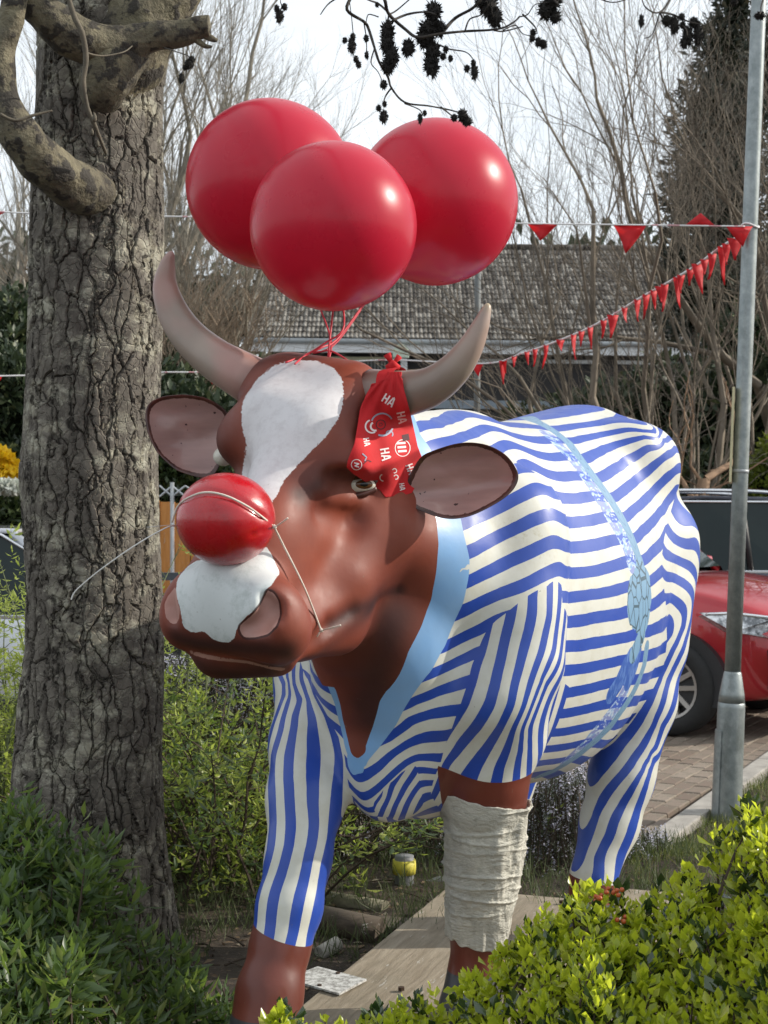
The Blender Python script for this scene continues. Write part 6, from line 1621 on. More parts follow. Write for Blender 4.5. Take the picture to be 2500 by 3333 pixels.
rw0 = 0.35
m_.hexa([eaveL - roof_n * .12, eaveR - roof_n * .12, eaveR + sdir * slope_len - roof_n * .12, eaveL + sdir * slope_len + rdir * rw0 - roof_n * .12],
        [eaveL - roof_n * .02, eaveR - roof_n * .02, eaveR + sdir * slope_len - roof_n * .02, eaveL + sdir * slope_len + rdir * rw0 - roof_n * .02])
ridge = eaveL + sdir * slope_len
bk = Vector((0, math.cos(pitch), -math.sin(pitch)))
m_.hexa([ridge - roof_n * .1, ridge + rdir * 27 - roof_n * .1, ridge + rdir * 27 + bk * slope_len, ridge + bk * slope_len][:4], [p + Vector((0, 0, .08)) for p in (ridge, ridge + rdir * 27, ridge + rdir * 27 + bk * slope_len, ridge + bk * slope_len)])
roof = attach(m_.build('roof', simple('roof_deck', (0.04, 0.035, 0.03), .9), None), house)
TW_, TG = 0.112, 0.332
m_ = MB()
seg = 4; w = TW_ * .96
pr = []
for i in range(seg + 1):
    a_ = i / seg
    pr.append((-w / 2 + w * a_, 0.012 + .038 * math.sin(math.pi * a_)))
vs = []
for yy, lift in ((0, .022), (TG * 1.08, 0.0)):
    vs += [(x, yy, z + lift) for x, z in pr]
vs += [(x, 0.0, z - .004) for x, z in pr]
fs = [(i, i + 1, seg + 1 + i + 1, seg + 1 + i) for i in range(seg)] + [(2 * (seg + 1) + i, 2 * (seg + 1) + i + 1, i + 1, i) for i in range(seg)]
m_.add(vs, fs)
tile_me = m_.mesh('roof_tile'); tile_me.materials.append(M_TILE)
tm = Matrix((rdir, sdir, roof_n)).transposed()
rr = random.Random(11)
rest = MB()
cnt = 0
nrow, ncol = int(slope_len / TG), int(27 / TW_)
for j in range(nrow):
    for i in range(ncol):
        p = eaveL + rdir * (i * TW_ + TW_ / 2) + sdir * (j * TG) + roof_n * rr.uniform(-.004, .004)
        px = 1250 + p.x * FPX / p.y
        if px > 2600: continue
        visible = px < 2350
        if cnt < 300 and j < 3 and visible and i < 100:
            o = bpy.data.objects.new('roof_tile', tile_me); COL.objects.link(o)
            M4 = tm.to_4x4(); M4.translation = p - house.location
            o.matrix_basis = M4; o.parent = house
            cnt += 1
        else:
            b = len(rest.v)
            rest.v += [tuple(tm @ Vector(v) + p) for v in vs]; rest.f += [tuple(k + b for k in f) for f in fs]; rest.mi += [0] * len(fs)
o = rest.build('roof_tiles_upper', M_TILE); tag(o, kind='stuff'); attach(o, house)
# ridge tiles
for k in range(60):
    m_ = MB(); a = ridge + rdir * (k * .45) + Vector((0, 0, .03)); m_.tube([a, a + rdir * .44], .09, 8)
    attach(m_.build('ridge_tile', M_TILE, None), house)
# fascia, gutter, walls, windows
def slab(name, a, b, h0, h1, y0, y1, mat, parent):
    """between x of a and b, heights h0..h1 below the eave line, depth y0..y1 behind it"""
    m_ = MB()
    A, B = eaveL + rdir * a, eaveL + rdir * b
    bot = [A + Vector((0, y0, -h1)), B + Vector((0, y0, -h1)), B + Vector((0, y1, -h1)), A + Vector((0, y1, -h1))]
    top = [A + Vector((0, y0, -h0)), B + Vector((0, y0, -h0)), B + Vector((0, y1, -h0)), A + Vector((0, y1, -h0))]
    m_.hexa(bot, top)
    return attach(m_.build(name, mat, None), parent)
slab('fascia', -.05, 27, .11, .34, -.02, .10, M_WHITE, house)
m_ = MB(); m_.tube([eaveL + Vector((-.1, -.09, -.06)), eaveR + Vector((0, -.09, -.06))], .065, 10)
attach(m_.build('gutter', M_GUTTER, None, smooth=True), house)
slab('wall', .9, 27, .30, 7.0, .55, .80, M_CLAD, house)
slab('wall', .9, 27, 7.0 - 4.4, 7.0, .50, .55 - .003, M_BRICKW, house)
slab('downpipe', 1.05, 1.16, .2, .75, .02, .14, M_GUTTER, house)
pxm = lambda P: (P * 1.507 - 1250) * HY / FPX - eaveL.x        # half-size pixel x -> metres along the eave
def window(p0, p1, h0, h1, frame_mat, bars=(), name='window'):
    a, b = pxm(p0), pxm(p1)
    t = .09
    f = slab(name, a, b, h0, h0 + t, .48, .56, frame_mat, house)
    mb_ = [(a, b, h1 - t, h1), (a, a + t, h0 + t, h1 - t), (b - t, b, h0 + t, h1 - t)] + [(a + (b - a) * q - t / 2, a + (b - a) * q + t / 2, h0 + t, h1 - t) for q in bars]
    for q in mb_:
        o = slab('frame', q[0], q[1], q[2], q[3], .482, .558, frame_mat, house); o.parent = f; o.matrix_parent_inverse = Matrix.Translation(-house.location)
    xs = [a + t] + [v for q in bars for v in (a + (b - a) * q - t / 2, a + (b - a) * q + t / 2)] + [b - t]
    for k in range(0, len(xs), 2):
        o = slab('pane', xs[k], xs[k + 1], h0 + t, h1 - t, .515, .53, M_PANE, house); o.parent = f; o.matrix_parent_inverse = Matrix.Translation(-house.location)
    return f
window(690, 868, .40, 1.35, M_CREAMF, (.36, .9))
window(1030, 1118, .42, 1.48, M_WHITE, ())
window(1178, 1300, .42, 1.48, M_WHITE, (.5,))
window(1340, 1460, .42, 1.48, M_WHITE, (.5,))
# vertical blind slats inside the first window
for k in range(12):
    x = pxm(762) + k * (pxm(852) - pxm(762)) / 12
    slab('blind', x, x + .055, .50, 1.25, .507, .512, simple('blind_fabric', (0.16, 0.17, 0.17), .8) if k == 0 else bpy.data.materials['blind_fabric'], house)
slab('post', pxm(866), pxm(880), .36, 4, .20, .40, M_WHITE, house)
slab('sill_board', .9, 27, 1.50, 1.72, .42, .52, simple('grey_board', (0.20, 0.24, 0.28), .5), house)
# ground floor windows, hidden from here by the cow
for p0 in (700, 900, 1180): window(p0, p0 + 90, 3.2, 4.4, M_WHITE, (.5,))
# green-white security light dome under the eave
m_ = MB()
cb = hp(866, 768, HY - .35)
vs, fs = [], []
prof = [(.0, .36), (.09, .34), (.17, .26), (.21, .14), (.21, 0)]
out_ = [(-x, z) for x, z in prof[::-1]] + prof[1:]
m_.prism([cb + Vector((x, 0, z - .06)) for x, z in out_], .16, Vector((0, 1, 0)))
tag(m_.build('alarm_box', simple('pale_green_plastic', (0.50, 0.58, 0.48), .4), None, bevel=.02), 'pale green rounded alarm box under the white eave of the house', 'alarm box')

# ================================================================ bare trees and shrubs
def grow(mb, p, d, L, r, depth, rs, split=(2, 3), spread=.45, up=.12, shrink=.72, n=4, wob=.12, twig=None, lean=Vector((0, 0, 0)), minr=.0012, segs=4):
    pts = [p]; rad = [r]
    q = p.copy(); dd = d.copy()
    for k in range(segs):
        dd = (dd + Vector((rs.gauss(0, wob), rs.gauss(0, wob), rs.gauss(0, wob) + up)) + lean * .1).normalized()
        q = q + dd * (L / segs)
        pts.append(q); rad.append(max(minr, r * (1 - .42 * (k + 1) / segs)))
    tgt = twig if (twig is not None and depth <= 1) else mb
    tgt.tube(pts, rad, n if r > .02 else 3, cap=False)
    if depth <= 0: return
    m = rs.randint(*split)
    for k in range(m):
        t = rs.uniform(.35, 1) if k else 1.0
        i = min(int(t * segs), segs)
        b = pts[i]; base = (pts[i] - pts[max(i - 1, 0)]).normalized()
        o = Vector((rs.gauss(0, 1), rs.gauss(0, 1), rs.gauss(0, 1))); o = (o - base * o.dot(base)).normalized()
        nd = (base + o * spread * rs.uniform(.6, 1.3)).normalized()
        grow(mb, b, nd, L * shrink * rs.uniform(.75, 1.15), max(minr, rad[i] * (.9 if k == 0 else .62)), depth - 1, rs, split, spread, up, shrink, n, wob, twig, lean, minr, segs)
def bark_simple(name, a, b): return simple(name, a, .85, var=b, scale=3, bump=.3)
M_BT = bark_simple('pale_bark', (0.21, 0.19, 0.15), .3)
M_BT2 = bark_simple('brown_bark', (0.17, 0.14, 0.105), .35)
M_TW1 = simple('pale_twigs', (0.27, 0.245, 0.20), .8, var=.3)
M_TW2 = simple('brown_twigs', (0.16, 0.135, 0.105), .8, var=.4)
def bare_tree(label, base, trunks, seed, mats, depth=6, group=None, **kw):
    rs = random.Random(seed)
    o = empty('bare_tree', base, label, 'tree', group)
    tr, tw_ = MB(), MB()
    for (dx, dz, L, r, dy) in trunks:
        m_ = MB()
        grow(m_, Vector(base), Vector((dx, dy, dz)).normalized(), L, r, depth, rs, twig=tw_, **kw)
        attach(m_.build('stem', mats[0], None, smooth=True), o)
    t = tw_.build('twigs', mats[1], None); tag(t, kind='stuff'); attach(t, o)
    return o
# fan of branches behind the balloons on the left
bare_tree('tall bare tree fanning out behind the two left balloons', (-3.35, 20.5, 0), [(.02, 1, 4.4, .13, 0), (.12, 1, 4.2, .11, .05), (-.2, 1, 4.2, .11, .1), (.17, 1, 3.7, .08, -.05), (-.32, 1, 3.6, .08, 0), (.08, 1, 4.0, .09, .1), (-.1, 1, 4.3, .09, -.1)], 21, (M_BT, M_TW1),
          depth=6, split=(3, 4), spread=.38, up=.06, shrink=.64, wob=.09)
# pale trunks left of the alder
bare_tree('pale stemmed bare trees left of the alder trunk', (-6.15, 25, 0), [(-.06, 1, 5.0, .15, 0), (.05, 1, 5.2, .13, .05), (.14, 1, 4.5, .10, 0), (-.2, 1, 4.5, .1, 0)], 7, (bark_simple('grey_bark', (0.26, 0.24, 0.20), .25), M_TW1),
          depth=5, split=(2, 4), spread=.38, up=.05, shrink=.68, wob=.07)
# the wide many stemmed tree on the right
bare_tree('wide many stemmed bare tree in front of the tiled roof, left of the lamp post', (3.0, 15.6, 0),
          [(.0, 1, 2.9, .070, 0), (-.26, 1, 2.9, .05, 0), (-.36, 1, 2.8, .042, .1), (.14, 1, 2.8, .065, .05), (.35, 1, 2.6, .05, -.1), (-.12, 1, 2.9, .05, -.1), (.5, 1, 2.4, .04, 0), (-.44, 1, 2.4, .036, .15), (.2, 1, 2.9, .04, .15)], 5, (M_BT2, M_TW2),
          depth=6, split=(3, 3), spread=.42, up=.06, shrink=.72, wob=.12)
bare_tree('slender bare tree leaning to the left over the tiled roof', (2.05, 16.6, 0), [(-.05, 1, 3.0, .045, 0), (-.25, 1, 3.0, .04, .1)], 41, (M_BT2, M_TW2),
          depth=6, split=(2, 3), spread=.40, up=.07, shrink=.72, wob=.12)
bare_tree('small gnarled tree with orange brown trunk, right behind the rump of the cow', (2.92, 14.2, 0), [(.02, 1, 2.0, .085, 0), (.5, .7, 1.2, .045, 0), (-.6, .8, 1.2, .05, 0), (.8, .45, 1.0, .04, .1)], 9,
          (simple('orange_bark', (0.24, 0.15, 0.09), .85, var=.3, scale=6, bump=.3), simple('grey_twigs', (0.20, 0.17, 0.14), .8, var=.3)), depth=5, split=(2, 4), spread=.7, up=.0, shrink=.68, wob=.2)
bare_tree('bare tree behind the lamp post at the right edge', (5.4, 18.0, 0), [(-.1, 1, 3.4, .12, 0), (.12, 1, 3.2, .10, 0), (-.3, 1, 3.0, .09, 0), (.3, 1, 3.0, .08, 0)], 33, (M_BT2, M_TW2),
          depth=6, split=(2, 4), spread=.45, up=.06, shrink=.70, wob=.13)
# brown twiggy thicket between the horn and the roof
rs = random.Random(2)
def thicket(label, x0, x1, y, z1, n, mat, seed, name='twiggy_shrub'):
    rs = random.Random(seed); m_ = MB()
    for k in range(n):
        x = rs.uniform(x0, x1); yy = y + rs.uniform(-1.0, 1.0)
        h = z1 * rs.uniform(.75, 1.05)
        p = [Vector((x, yy, 0)), Vector((x + rs.gauss(0, .15), yy, h * .5)), Vector((x + rs.gauss(0, .35), yy, h * .85)), Vector((x + rs.gauss(0, .5), yy, h))]
        m_.tube(p, [.02, .012, .008, .003], 3, cap=False)
        for q in range(9):
            b = p[1].lerp(p[3], rs.random()); m_.tube([b, b + Vector((rs.gauss(0, .22), rs.gauss(0, .2), rs.uniform(.15, .6)))], [.006, .002], 3, cap=False)
    o = m_.build(name, mat, None)
    return tag(o, label, 'shrub')
thicket('pale brown twiggy thicket between the left horn and the tiled roof', -4.4, -1.9, 19, 4.7, 330, simple('tan_twigs', (0.24, 0.18, 0.125), .85, var=.3), 4)

# ---------------------------------------------------------------- evergreen masses made of leaf sprays
def blobcloud(name, blobs, n, size, mat, seed, aspect=.45, up=.25):
    """blobs: (x, y, z, rx, ry, rz); leaves fill the shells of the blobs unevenly"""
    rs = np.random.RandomState(seed)
    wts = np.array([b[3] * b[5] for b in blobs]); wts = wts / wts.sum()
    ix = rs.choice(len(blobs), n, p=wts)
    B = np.array(blobs)[ix]
    d = rnd_dirs(n, rs)
    r = rs.uniform(.25, 1.0, n) ** .45
    # clumping
    f = np.array([noise.noise(Vector((float(a[0] * 3 + b[0]), float(a[1] * 3 + b[1]), float(a[2] * 3 + b[2])))) for a, b in zip(d, B[:, :3])])
    r = r * (1 + .35 * f)
    base = B[:, :3] + d * B[:, 3:6] * r[:, None]
    keep = base[:, 2] > 0.0
    base, d = base[keep], d[keep]
    m_ = len(base)
    dr = d + rnd_dirs(m_, rs, up=up); nr = rnd_dirs(m_, rs, up=.6)
    L = size * rs.uniform(.6, 1.4, m_)
    me = leaf_mesh(name, base, dr, nr, L, L * aspect)
    me.materials.append(mat)
    return me
M_EVER = leaf_mat('dark_evergreen_leaf', (0.026, 0.042, 0.020), (0.055, 0.080, 0.034), (0.10, 0.12, 0.05), rough=.5, tfac=.15)
M_EVER2 = leaf_mat('hedge_leaf', (0.025, 0.045, 0.016), (0.055, 0.085, 0.026), (0.10, 0.13, 0.04), rough=.4, tfac=.25)
M_CONIF = leaf_mat('conifer_spray', (0.022, 0.028, 0.020), (0.045, 0.055, 0.036), (0.09, 0.08, 0.05), rough=.7, tfac=.1)
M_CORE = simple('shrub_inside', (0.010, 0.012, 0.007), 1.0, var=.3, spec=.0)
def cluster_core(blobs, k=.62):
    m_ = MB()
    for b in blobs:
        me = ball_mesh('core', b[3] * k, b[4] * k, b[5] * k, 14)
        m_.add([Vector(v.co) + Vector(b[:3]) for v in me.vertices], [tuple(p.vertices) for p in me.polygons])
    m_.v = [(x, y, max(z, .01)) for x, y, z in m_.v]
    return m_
def evergreen(name, label, cat_, blobs, n, size, mat, seed, group=None, aspect=.45):
    loc0 = Vector((blobs[0][0], blobs[0][1], 0))
    o = empty(name, loc0, label, cat_, group)
    f = link_mesh('foliage', blobcloud('foliage', blobs, n, size, mat, seed, aspect)); tag(f, kind='stuff'); attach(f, o)
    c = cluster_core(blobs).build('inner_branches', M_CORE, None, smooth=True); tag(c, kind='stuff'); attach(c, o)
    return o
def Bl(px, py, Y, rpx, rpy, dep=1.0):
    p = at(px * 1.507, py * 1.507, Y); k = 1.507 * Y / FPX
    return (p.x, p.y, p.z, rpx * k, rpx * k * dep, rpy * k)
evergreen('evergreen_hedge', 'dark evergreen hedge behind the alder trunk and the left ear', 'hedge',
          [Bl(40, 900, 17, 120, 160), Bl(200, 930, 17, 130, 150), Bl(330, 900, 17.3, 110, 130), Bl(420, 960, 17, 110, 130), Bl(520, 960, 17.5, 120, 110), Bl(60, 1080, 16.5, 130, 130), Bl(250, 1090, 16.5, 150, 120), Bl(430, 1090, 16.5, 150, 120), Bl(30, 740, 18, 70, 110), Bl(385, 830, 18.5, 60, 90)], 26000, .13, M_EVER, 3)
evergreen('conifer', 'tall dark conifer behind the lamp post at the upper right', 'tree',
          [Bl(1560, 120, 24, 60, 100), Bl(1530, 260, 24, 80, 110), Bl(1600, 300, 24, 80, 120), Bl(1500, 420, 24, 75, 110), Bl(1590, 480, 24, 90, 130), Bl(1480, 560, 24, 60, 90), Bl(1540, 650, 24, 130, 120), Bl(1640, 150, 25, 70, 120), Bl(1590, 10, 24, 45, 90)], 13000, .16, M_CONIF, 5, aspect=.3)
evergreen('evergreen_hedge', 'dark hedge in deep shade behind the dark parked car', 'hedge',
          [Bl(1300, 950, 19, 140, 120), Bl(1450, 900, 19, 130, 130), Bl(1560, 930, 18.5, 120, 150), Bl(1680, 900, 18.5, 120, 160), Bl(1180, 980, 19, 120, 110), Bl(1600, 1060, 18, 160, 90), Bl(1420, 1050, 18, 160, 90), Bl(1620, 770, 19.5, 110, 110)], 18000, .13, M_EVER, 8)
evergreen('sunlit_hedge', 'bright green bush over the roof of the dark car at the right edge', 'shrub',
          [Bl(1645, 1040, 15.5, 42, 38), Bl(1690, 1000, 15.5, 50, 60)], 2200, .09, leaf_mat('bright_leaf', (0.10, 0.14, 0.02), (0.22, 0.26, 0.04), tfac=.4), 12)
evergreen('forsythia', 'yellow flowering forsythia bush at the left edge', 'shrub', [Bl(2, 1010, 14.5, 32, 36), Bl(-40, 1000, 14.5, 40, 50)], 3000, .06,
          leaf_mat('yellow_petal', (0.75, 0.50, 0.01), (0.85, 0.62, 0.03), rough=.6, tfac=.4), 4, aspect=.8)
evergreen('garden_hedge', 'clipped green hedge below the yellow forsythia', 'hedge', [Bl(10, 1120, 14, 70, 70), Bl(-90, 1120, 14, 80, 70)], 5000, .07, M_EVER2, 6)
evergreen('white_flowers', 'strip of small white flowers under the forsythia', 'flowers', [Bl(20, 1052, 13.6, 35, 10)], 900, .05, leaf_mat('white_petal', (0.55, 0.58, 0.50), (0.75, 0.76, 0.70), rough=.6, tfac=.3), 7, aspect=.8)
evergreen('garden_shrub', 'dark green shrub between the left ear and the wooden fence', 'shrub', [Bl(370, 1010, 15.2, 60, 45), Bl(450, 1010, 15.4, 60, 50)], 3500, .07, M_EVER2, 16)
# a distant screen of woodland closing the view
evergreen('far_woodland', 'far belt of dark trees closing the view behind the house', 'woodland', [Bl(x, 640 - 40 * math.sin(x * .01), 62, 150, 130 + 40 * math.sin(x * .023)) for x in range(-1200, 2900, 170)] + [Bl(x, 900, 60, 190, 200) for x in range(-1200, 2900, 230)], 16000, .7, M_EVER, 9)
bpy.data.objects['far_woodland']['kind'] = 'stuff'
print('background', round(time.time() - T0, 1))

# ================================================================ platform under the cow
def wood_mat(name, a, b, dirv, grain=60, moss=.3):
    m = NT(name)
    sc = (4, 4, 4)
    v = m.coord('Object', scale=(1, 9, 9))
    g = m.noise(6, 7, .65, vec=v, dist=.4)
    c = m.mix(m.rng(g, .32, .68), a, b)
    st = m.noise(3.2, 7, .7)
    c = m.mix(m.math('MULTIPLY', m.rng(st, .48, .68), moss), c, (0.075, 0.075, 0.050))
    c = m.mix(m.math('MULTIPLY', m.math('GREATER_THAN', m.noise(9, 6, .75, vec=m.coord('Object', scale=(1, 4, 4))), .64), .55), c, (0.50, 0.49, 0.45))
    m.set(Base_Color=c, Roughness=.85)
    m.bump(m.math('ADD', g, m.math('MULTIPLY', m.noise(60, 4, vec=v), .3)), .5, .006)
    return m.mat
M_PLANK = wood_mat('weathered_plank', (0.20, 0.16, 0.11), (0.33, 0.28, 0.21), None)
M_TIMBER = wood_mat('dark_timber', (0.055, 0.042, 0.030), (0.11, 0.085, 0.06), None, moss=.5)
PZ = 0.33
pa, pb = atz(1447, 2893, PZ), atz(905, 3333, PZ)
pd = (pb - pa).normalized(); pn = Vector((-pd.y, pd.x, 0))
if pn.x < 0: pn = -pn
rzp = math.atan2(pd.y, pd.x)
platform = empty('plank_platform', (pa + pb) / 2 - Vector((0, 0, .1)), 'weathered grey board platform bolted under the hooves of the cow', 'platform')
def board(name, off, wdt, a0, a1, z, th, mat, parent, dz=0):
    """board along the platform direction; off = distance of its centre line from the left edge"""
    c = pa + pd * ((a0 + a1) / 2) + pn * off; c.z = z - th / 2
    me = MB().box((0, 0, 0), (a1 - a0, wdt, th)).mesh(name); me.materials.append(mat)
    o = bpy.data.objects.new(name, me); COL.objects.link(o)
    b = o.modifiers.new('bevel', 'BEVEL'); b.width = .006; b.segments = 2
    o.rotation_euler = (0, dz, rzp); o.location = c
    if parent: attach(o, parent)
    return o
board('plank', .21, .42, -.02, 1.85, PZ, .045, M_PLANK, platform)
board('plank', .64, .42, -.22, 1.75, PZ - .004, .045, M_PLANK, platform)
for k, (a, w) in enumerate(((.25, .12), (1.45, .12))):
    c = pa + pd * a + pn * .42; c.z = PZ - .045 - .06
    me = MB().box((0, 0, 0), (w, 1.15, .11)).mesh('crossbeam'); me.materials.append(M_TIMBER)
    o = bpy.data.objects.new('crossbeam', me); COL.objects.link(o); o.rotation_euler = (0, 0, rzp); o.location = c; attach(o, platform)
# bolts
for a, off in ((.06, .40), (.10, .78), (1.02, .20), (1.10, .36)):
    c = pa + pd * a + pn * off; c.z = PZ + .004
    m_ = MB(); m_.tube([c, c + Vector((0, 0, .008))], .009, 6)
    attach(m_.build('bolt', simple('rust', (0.06, 0.035, 0.02), .7, metal=.4) if 'rust' not in bpy.data.materials else bpy.data.materials['rust'], None), platform)
# metal plate lying on the boards
pl = [atz(x, y, PZ + .004) for x, y in ((987, 3169), (1034, 3151), (1193, 3193), (1105, 3240), (987, 3206))]
mp = NT('painted_metal_plate')
fl = mp.noise(60, 7, .8)
cc_ = mp.mix(mp.rng(fl, .44, .58), (0.62, 0.62, 0.60), (0.22, 0.21, 0.19))
mp.set(Base_Color=cc_, Roughness=.45)
plate = MB().prism(pl[::-1], .005).build('metal_plate', mp.mat)
if plate.data.polygons[0].normal.z > 0: pass
tag(plate, 'worn white metal plate lying on the boards beside the front hoof', 'plate')
mrust = bpy.data.materials['rust']
for x, y in ((1100, 3168), (1040, 3208)):
    c = atz(x, y, PZ + .009); attach(MB().tube([c, c + Vector((0, 0, .003))], .006, 8).build('screw', mrust, None), plate)
# timbers, pipes and the short capped pipe left of the boards
def rod(name, a, b, r, mat, label, cat_, hollow=False):
    m_ = MB(); d = (Vector(b) - Vector(a)).normalized()
    m_.tube([a, Vector(a).lerp(Vector(b), .5), b], r, 20)
    o = m_.build(name, mat, None, smooth=True)
    o.data.polygons.foreach_set('use_smooth', [len(p.vertices) == 4 for p in o.data.polygons])
    return tag(o, label, cat_)
M_POLE = wood_mat('greenish_pole', (0.16, 0.15, 0.10), (0.26, 0.24, 0.17), None)
rod('round_pole', at(1040, 2925, 5.0), at(1255, 2962, 4.86), .030, M_POLE, 'greenish round fence pole lying behind the striding front leg, upper of two', 'pole')
rod('round_pole', at(1030, 2990, 4.6), at(1240, 3035, 4.5), .044, M_TIMBER, 'thick dark round pole lying behind the striding front leg, lower of two', 'pole')
rod('stone', at(1040, 3105, 4.35), at(1100, 3070, 4.40), .022, simple('pale_stone', (0.42, 0.40, 0.35), .9, var=.3, scale=20), 'pale broken stone lying beside the platform edge', 'stone')
me = MB().box((0, 0, 0), (.62, .17, .08)).mesh('timber_block'); me.materials.append(M_PLANK)
o = bpy.data.objects.new('timber_block', me); COL.objects.link(o); o.location = at(1268, 2963, 4.93) + Vector((.06, .05, -.03)); o.rotation_euler = (0, 0, -.28)
bv = o.modifiers.new('bevel', 'BEVEL'); bv.width = .006
tag(o, 'sawn timber block lying flat between the round poles and the platform', 'timber')
cp = at(1316, 2900, 5.15); cp.z = .20
pipe = empty('capped_pipe', cp, 'short upright grey pipe wrapped with yellow tape behind the platform', 'pipe')
M_GREYP = simple('grey_pvc', (0.16, 0.165, 0.17), .5, var=.15)
zt = at(1316, 2785, 5.15).z
attach(MB().tube([cp, cp + Vector((0, 0, .05)), Vector((cp.x, cp.y, zt))], .0335, 24).build('tube', M_GREYP, None, smooth=True), pipe)
attach(MB().tube([Vector((cp.x, cp.y, zt - .062)), Vector((cp.x, cp.y, zt - .04)), Vector((cp.x, cp.y, zt - .014))], [.0395, .041, .0395], 24).build('yellow_tape', simple('yellow_tape', (0.62, 0.55, 0.07), .6, var=.2), None, smooth=True), pipe)
attach(MB().tube([cp, cp + Vector((0, 0, .022))], .052, 24).build('flange', M_GREYP, None, smooth=True), pipe)
tap = at(1395, 2885, 5.2); tap.z = .245
attach(MB().tube(spline([tap + Vector((-.04, 0, 0)), tap, tap + Vector((.05, .01, .01)), tap + Vector((.08, .02, -.03))]), .014, 10).build('pipe_fitting', M_GREYP, None, smooth=True), pipe)

# ================================================================ lamp posts
def galv(name, a, b):
    m = NT(name)
    v = m.voronoi(26, 'F1', out='Color')
    c = m.mix(m.rng(m.noise(18, 6, .7), .35, .68), a, b)
    c = m.mix(m.math('MULTIPLY', m.rng(m.noise(7, 8, .75, vec=m.coord(scale=(1, 1, .5))), .52, .68), .6), c, (0.12, 0.14, 0.13))
    m.set(Base_Color=c, Roughness=.42, Metallic=.55)
    return m.mat
M_GALV = galv('galvanised_steel', (0.22, 0.25, 0.25), (0.35, 0.38, 0.38))
LY = 7.45
lb = atz(2366, 2690, 0.0); lb = Vector((at(2366, 2690, LY).x, LY, 0.0))
lt = Vector((at(2470, 0, LY).x, LY, at(2470, 0, LY).z))
ldir = (lt - lb).normalized()
def lp(z): return lb + ldir * (z / ldir.z)
def zpix(py): return EYE_Z - (py - 1666.5) * LY / FPX
lamp = empty('lamp_post', lb, 'grey galvanised lamp post leaning slightly, with a wider base, right edge', 'lamp post')
zc0, zc1 = zpix(2290), zpix(2185)
attach(MB().tube([lp(-.1), lp(zpix(2700)), lp(zpix(2420)), lp(zc0 - .02), lp(zc0), lp(zc0 + .01)], [.074, .072, .069, .068, .067, .062], 32).build('base_section', M_GALV, None, smooth=True), lamp)
attach(MB().tube([lp(zc0 + .008), lp(zc0 + .05), lp(zc1 - .01), lp(zc1)], [.0655, .062, .044, .040], 32).build('tapered_collar', M_GALV, None, smooth=True), lamp)
attach(MB().tube([lp(zc1 - .01), lp(1.8), lp(3.2), lp(5.2), lp(6.0)], [.040, .039, .038, .036, .034], 28).build('shaft', M_GALV, None, smooth=True), lamp)
attach(MB().tube([lp(zpix(1540)), lp(zpix(1540) + .018)], .0415, 28).build('clamp_band', M_GUTTER, None, smooth=True), lamp)
# door in the base, on its left
dz0, dz1 = zpix(2700), zpix(2375)
m_ = MB()
for k in range(7):
    an = math.radians(165 + k * 12)
    pass
pts0 = [lp(dz0) + Vector((math.cos(math.radians(150 + 12 * k)), math.sin(math.radians(150 + 12 * k)), 0)) * .079 for k in range(7)]
pts1 = [lp(dz1) + Vector((math.cos(math.radians(150 + 12 * k)), math.sin(math.radians(150 + 12 * k)), 0)) * .076 for k in range(7)]
i0 = [lp(dz0) + Vector((math.cos(math.radians(150 + 12 * k)), math.sin(math.radians(150 + 12 * k)), 0)) * .070 for k in range(7)]
i1 = [lp(dz1) + Vector((math.cos(math.radians(150 + 12 * k)), math.sin(math.radians(150 + 12 * k)), 0)) * .067 for k in range(7)]
for k in range(6):
    m_.hexa([i0[k], i0[k + 1], pts0[k + 1], pts0[k]], [i1[k], i1[k + 1], pts1[k + 1], pts1[k]])
attach(m_.build('access_door', M_GALV, None), lamp)
# lamp head, above the frame
hd = lp(6.0)
attach(MB().tube(spline([hd, hd + Vector((-.05, -.05, .25)), hd + Vector((-.5, -.3, .4))]), .03, 12).build('lamp_arm', M_GALV, None, smooth=True), lamp)
attach(MB().box(hd + Vector((-.75, -.42, .40)), (.55, .22, .10)).build('lamp_head', M_GUTTER, None, bevel=.03), lamp)
# sign plate seen edge-on, clamped to the post
sx = at(2383, 1265, LY).x; z0_, z1_ = zpix(1570), zpix(1262)
ex_ = .42 * sx / LY
sg = MB().hexa([(sx - .030, LY - .06, z0_), (sx - .018, LY - .06, z0_), (sx - .018 + ex_, LY + .36, z0_), (sx - .030 + ex_, LY + .36, z0_)], [(sx - .012, LY - .06, z1_), (sx, LY - .06, z1_), (sx + ex_, LY + .36, z1_), (sx - .012 + ex_, LY + .36, z1_)]).build('sign_plate', simple('aged_cream_sign', (0.55, 0.50, 0.30), .5, var=.1), None)
tag(sg, 'thin cream sign plate seen edge on, fixed to the lamp post', 'sign')
pb2 = Vector((at(1548, 1500, 21).x, 21, 0))
rod('grey_pole', pb2, Vector((at(1556, 800, 21).x, 21, 5.4)), .045, simple('dull_grey_paint', (0.13, 0.14, 0.14), .6), 'thin grey pole standing in front of the tiled house, right of the horn', 'pole')

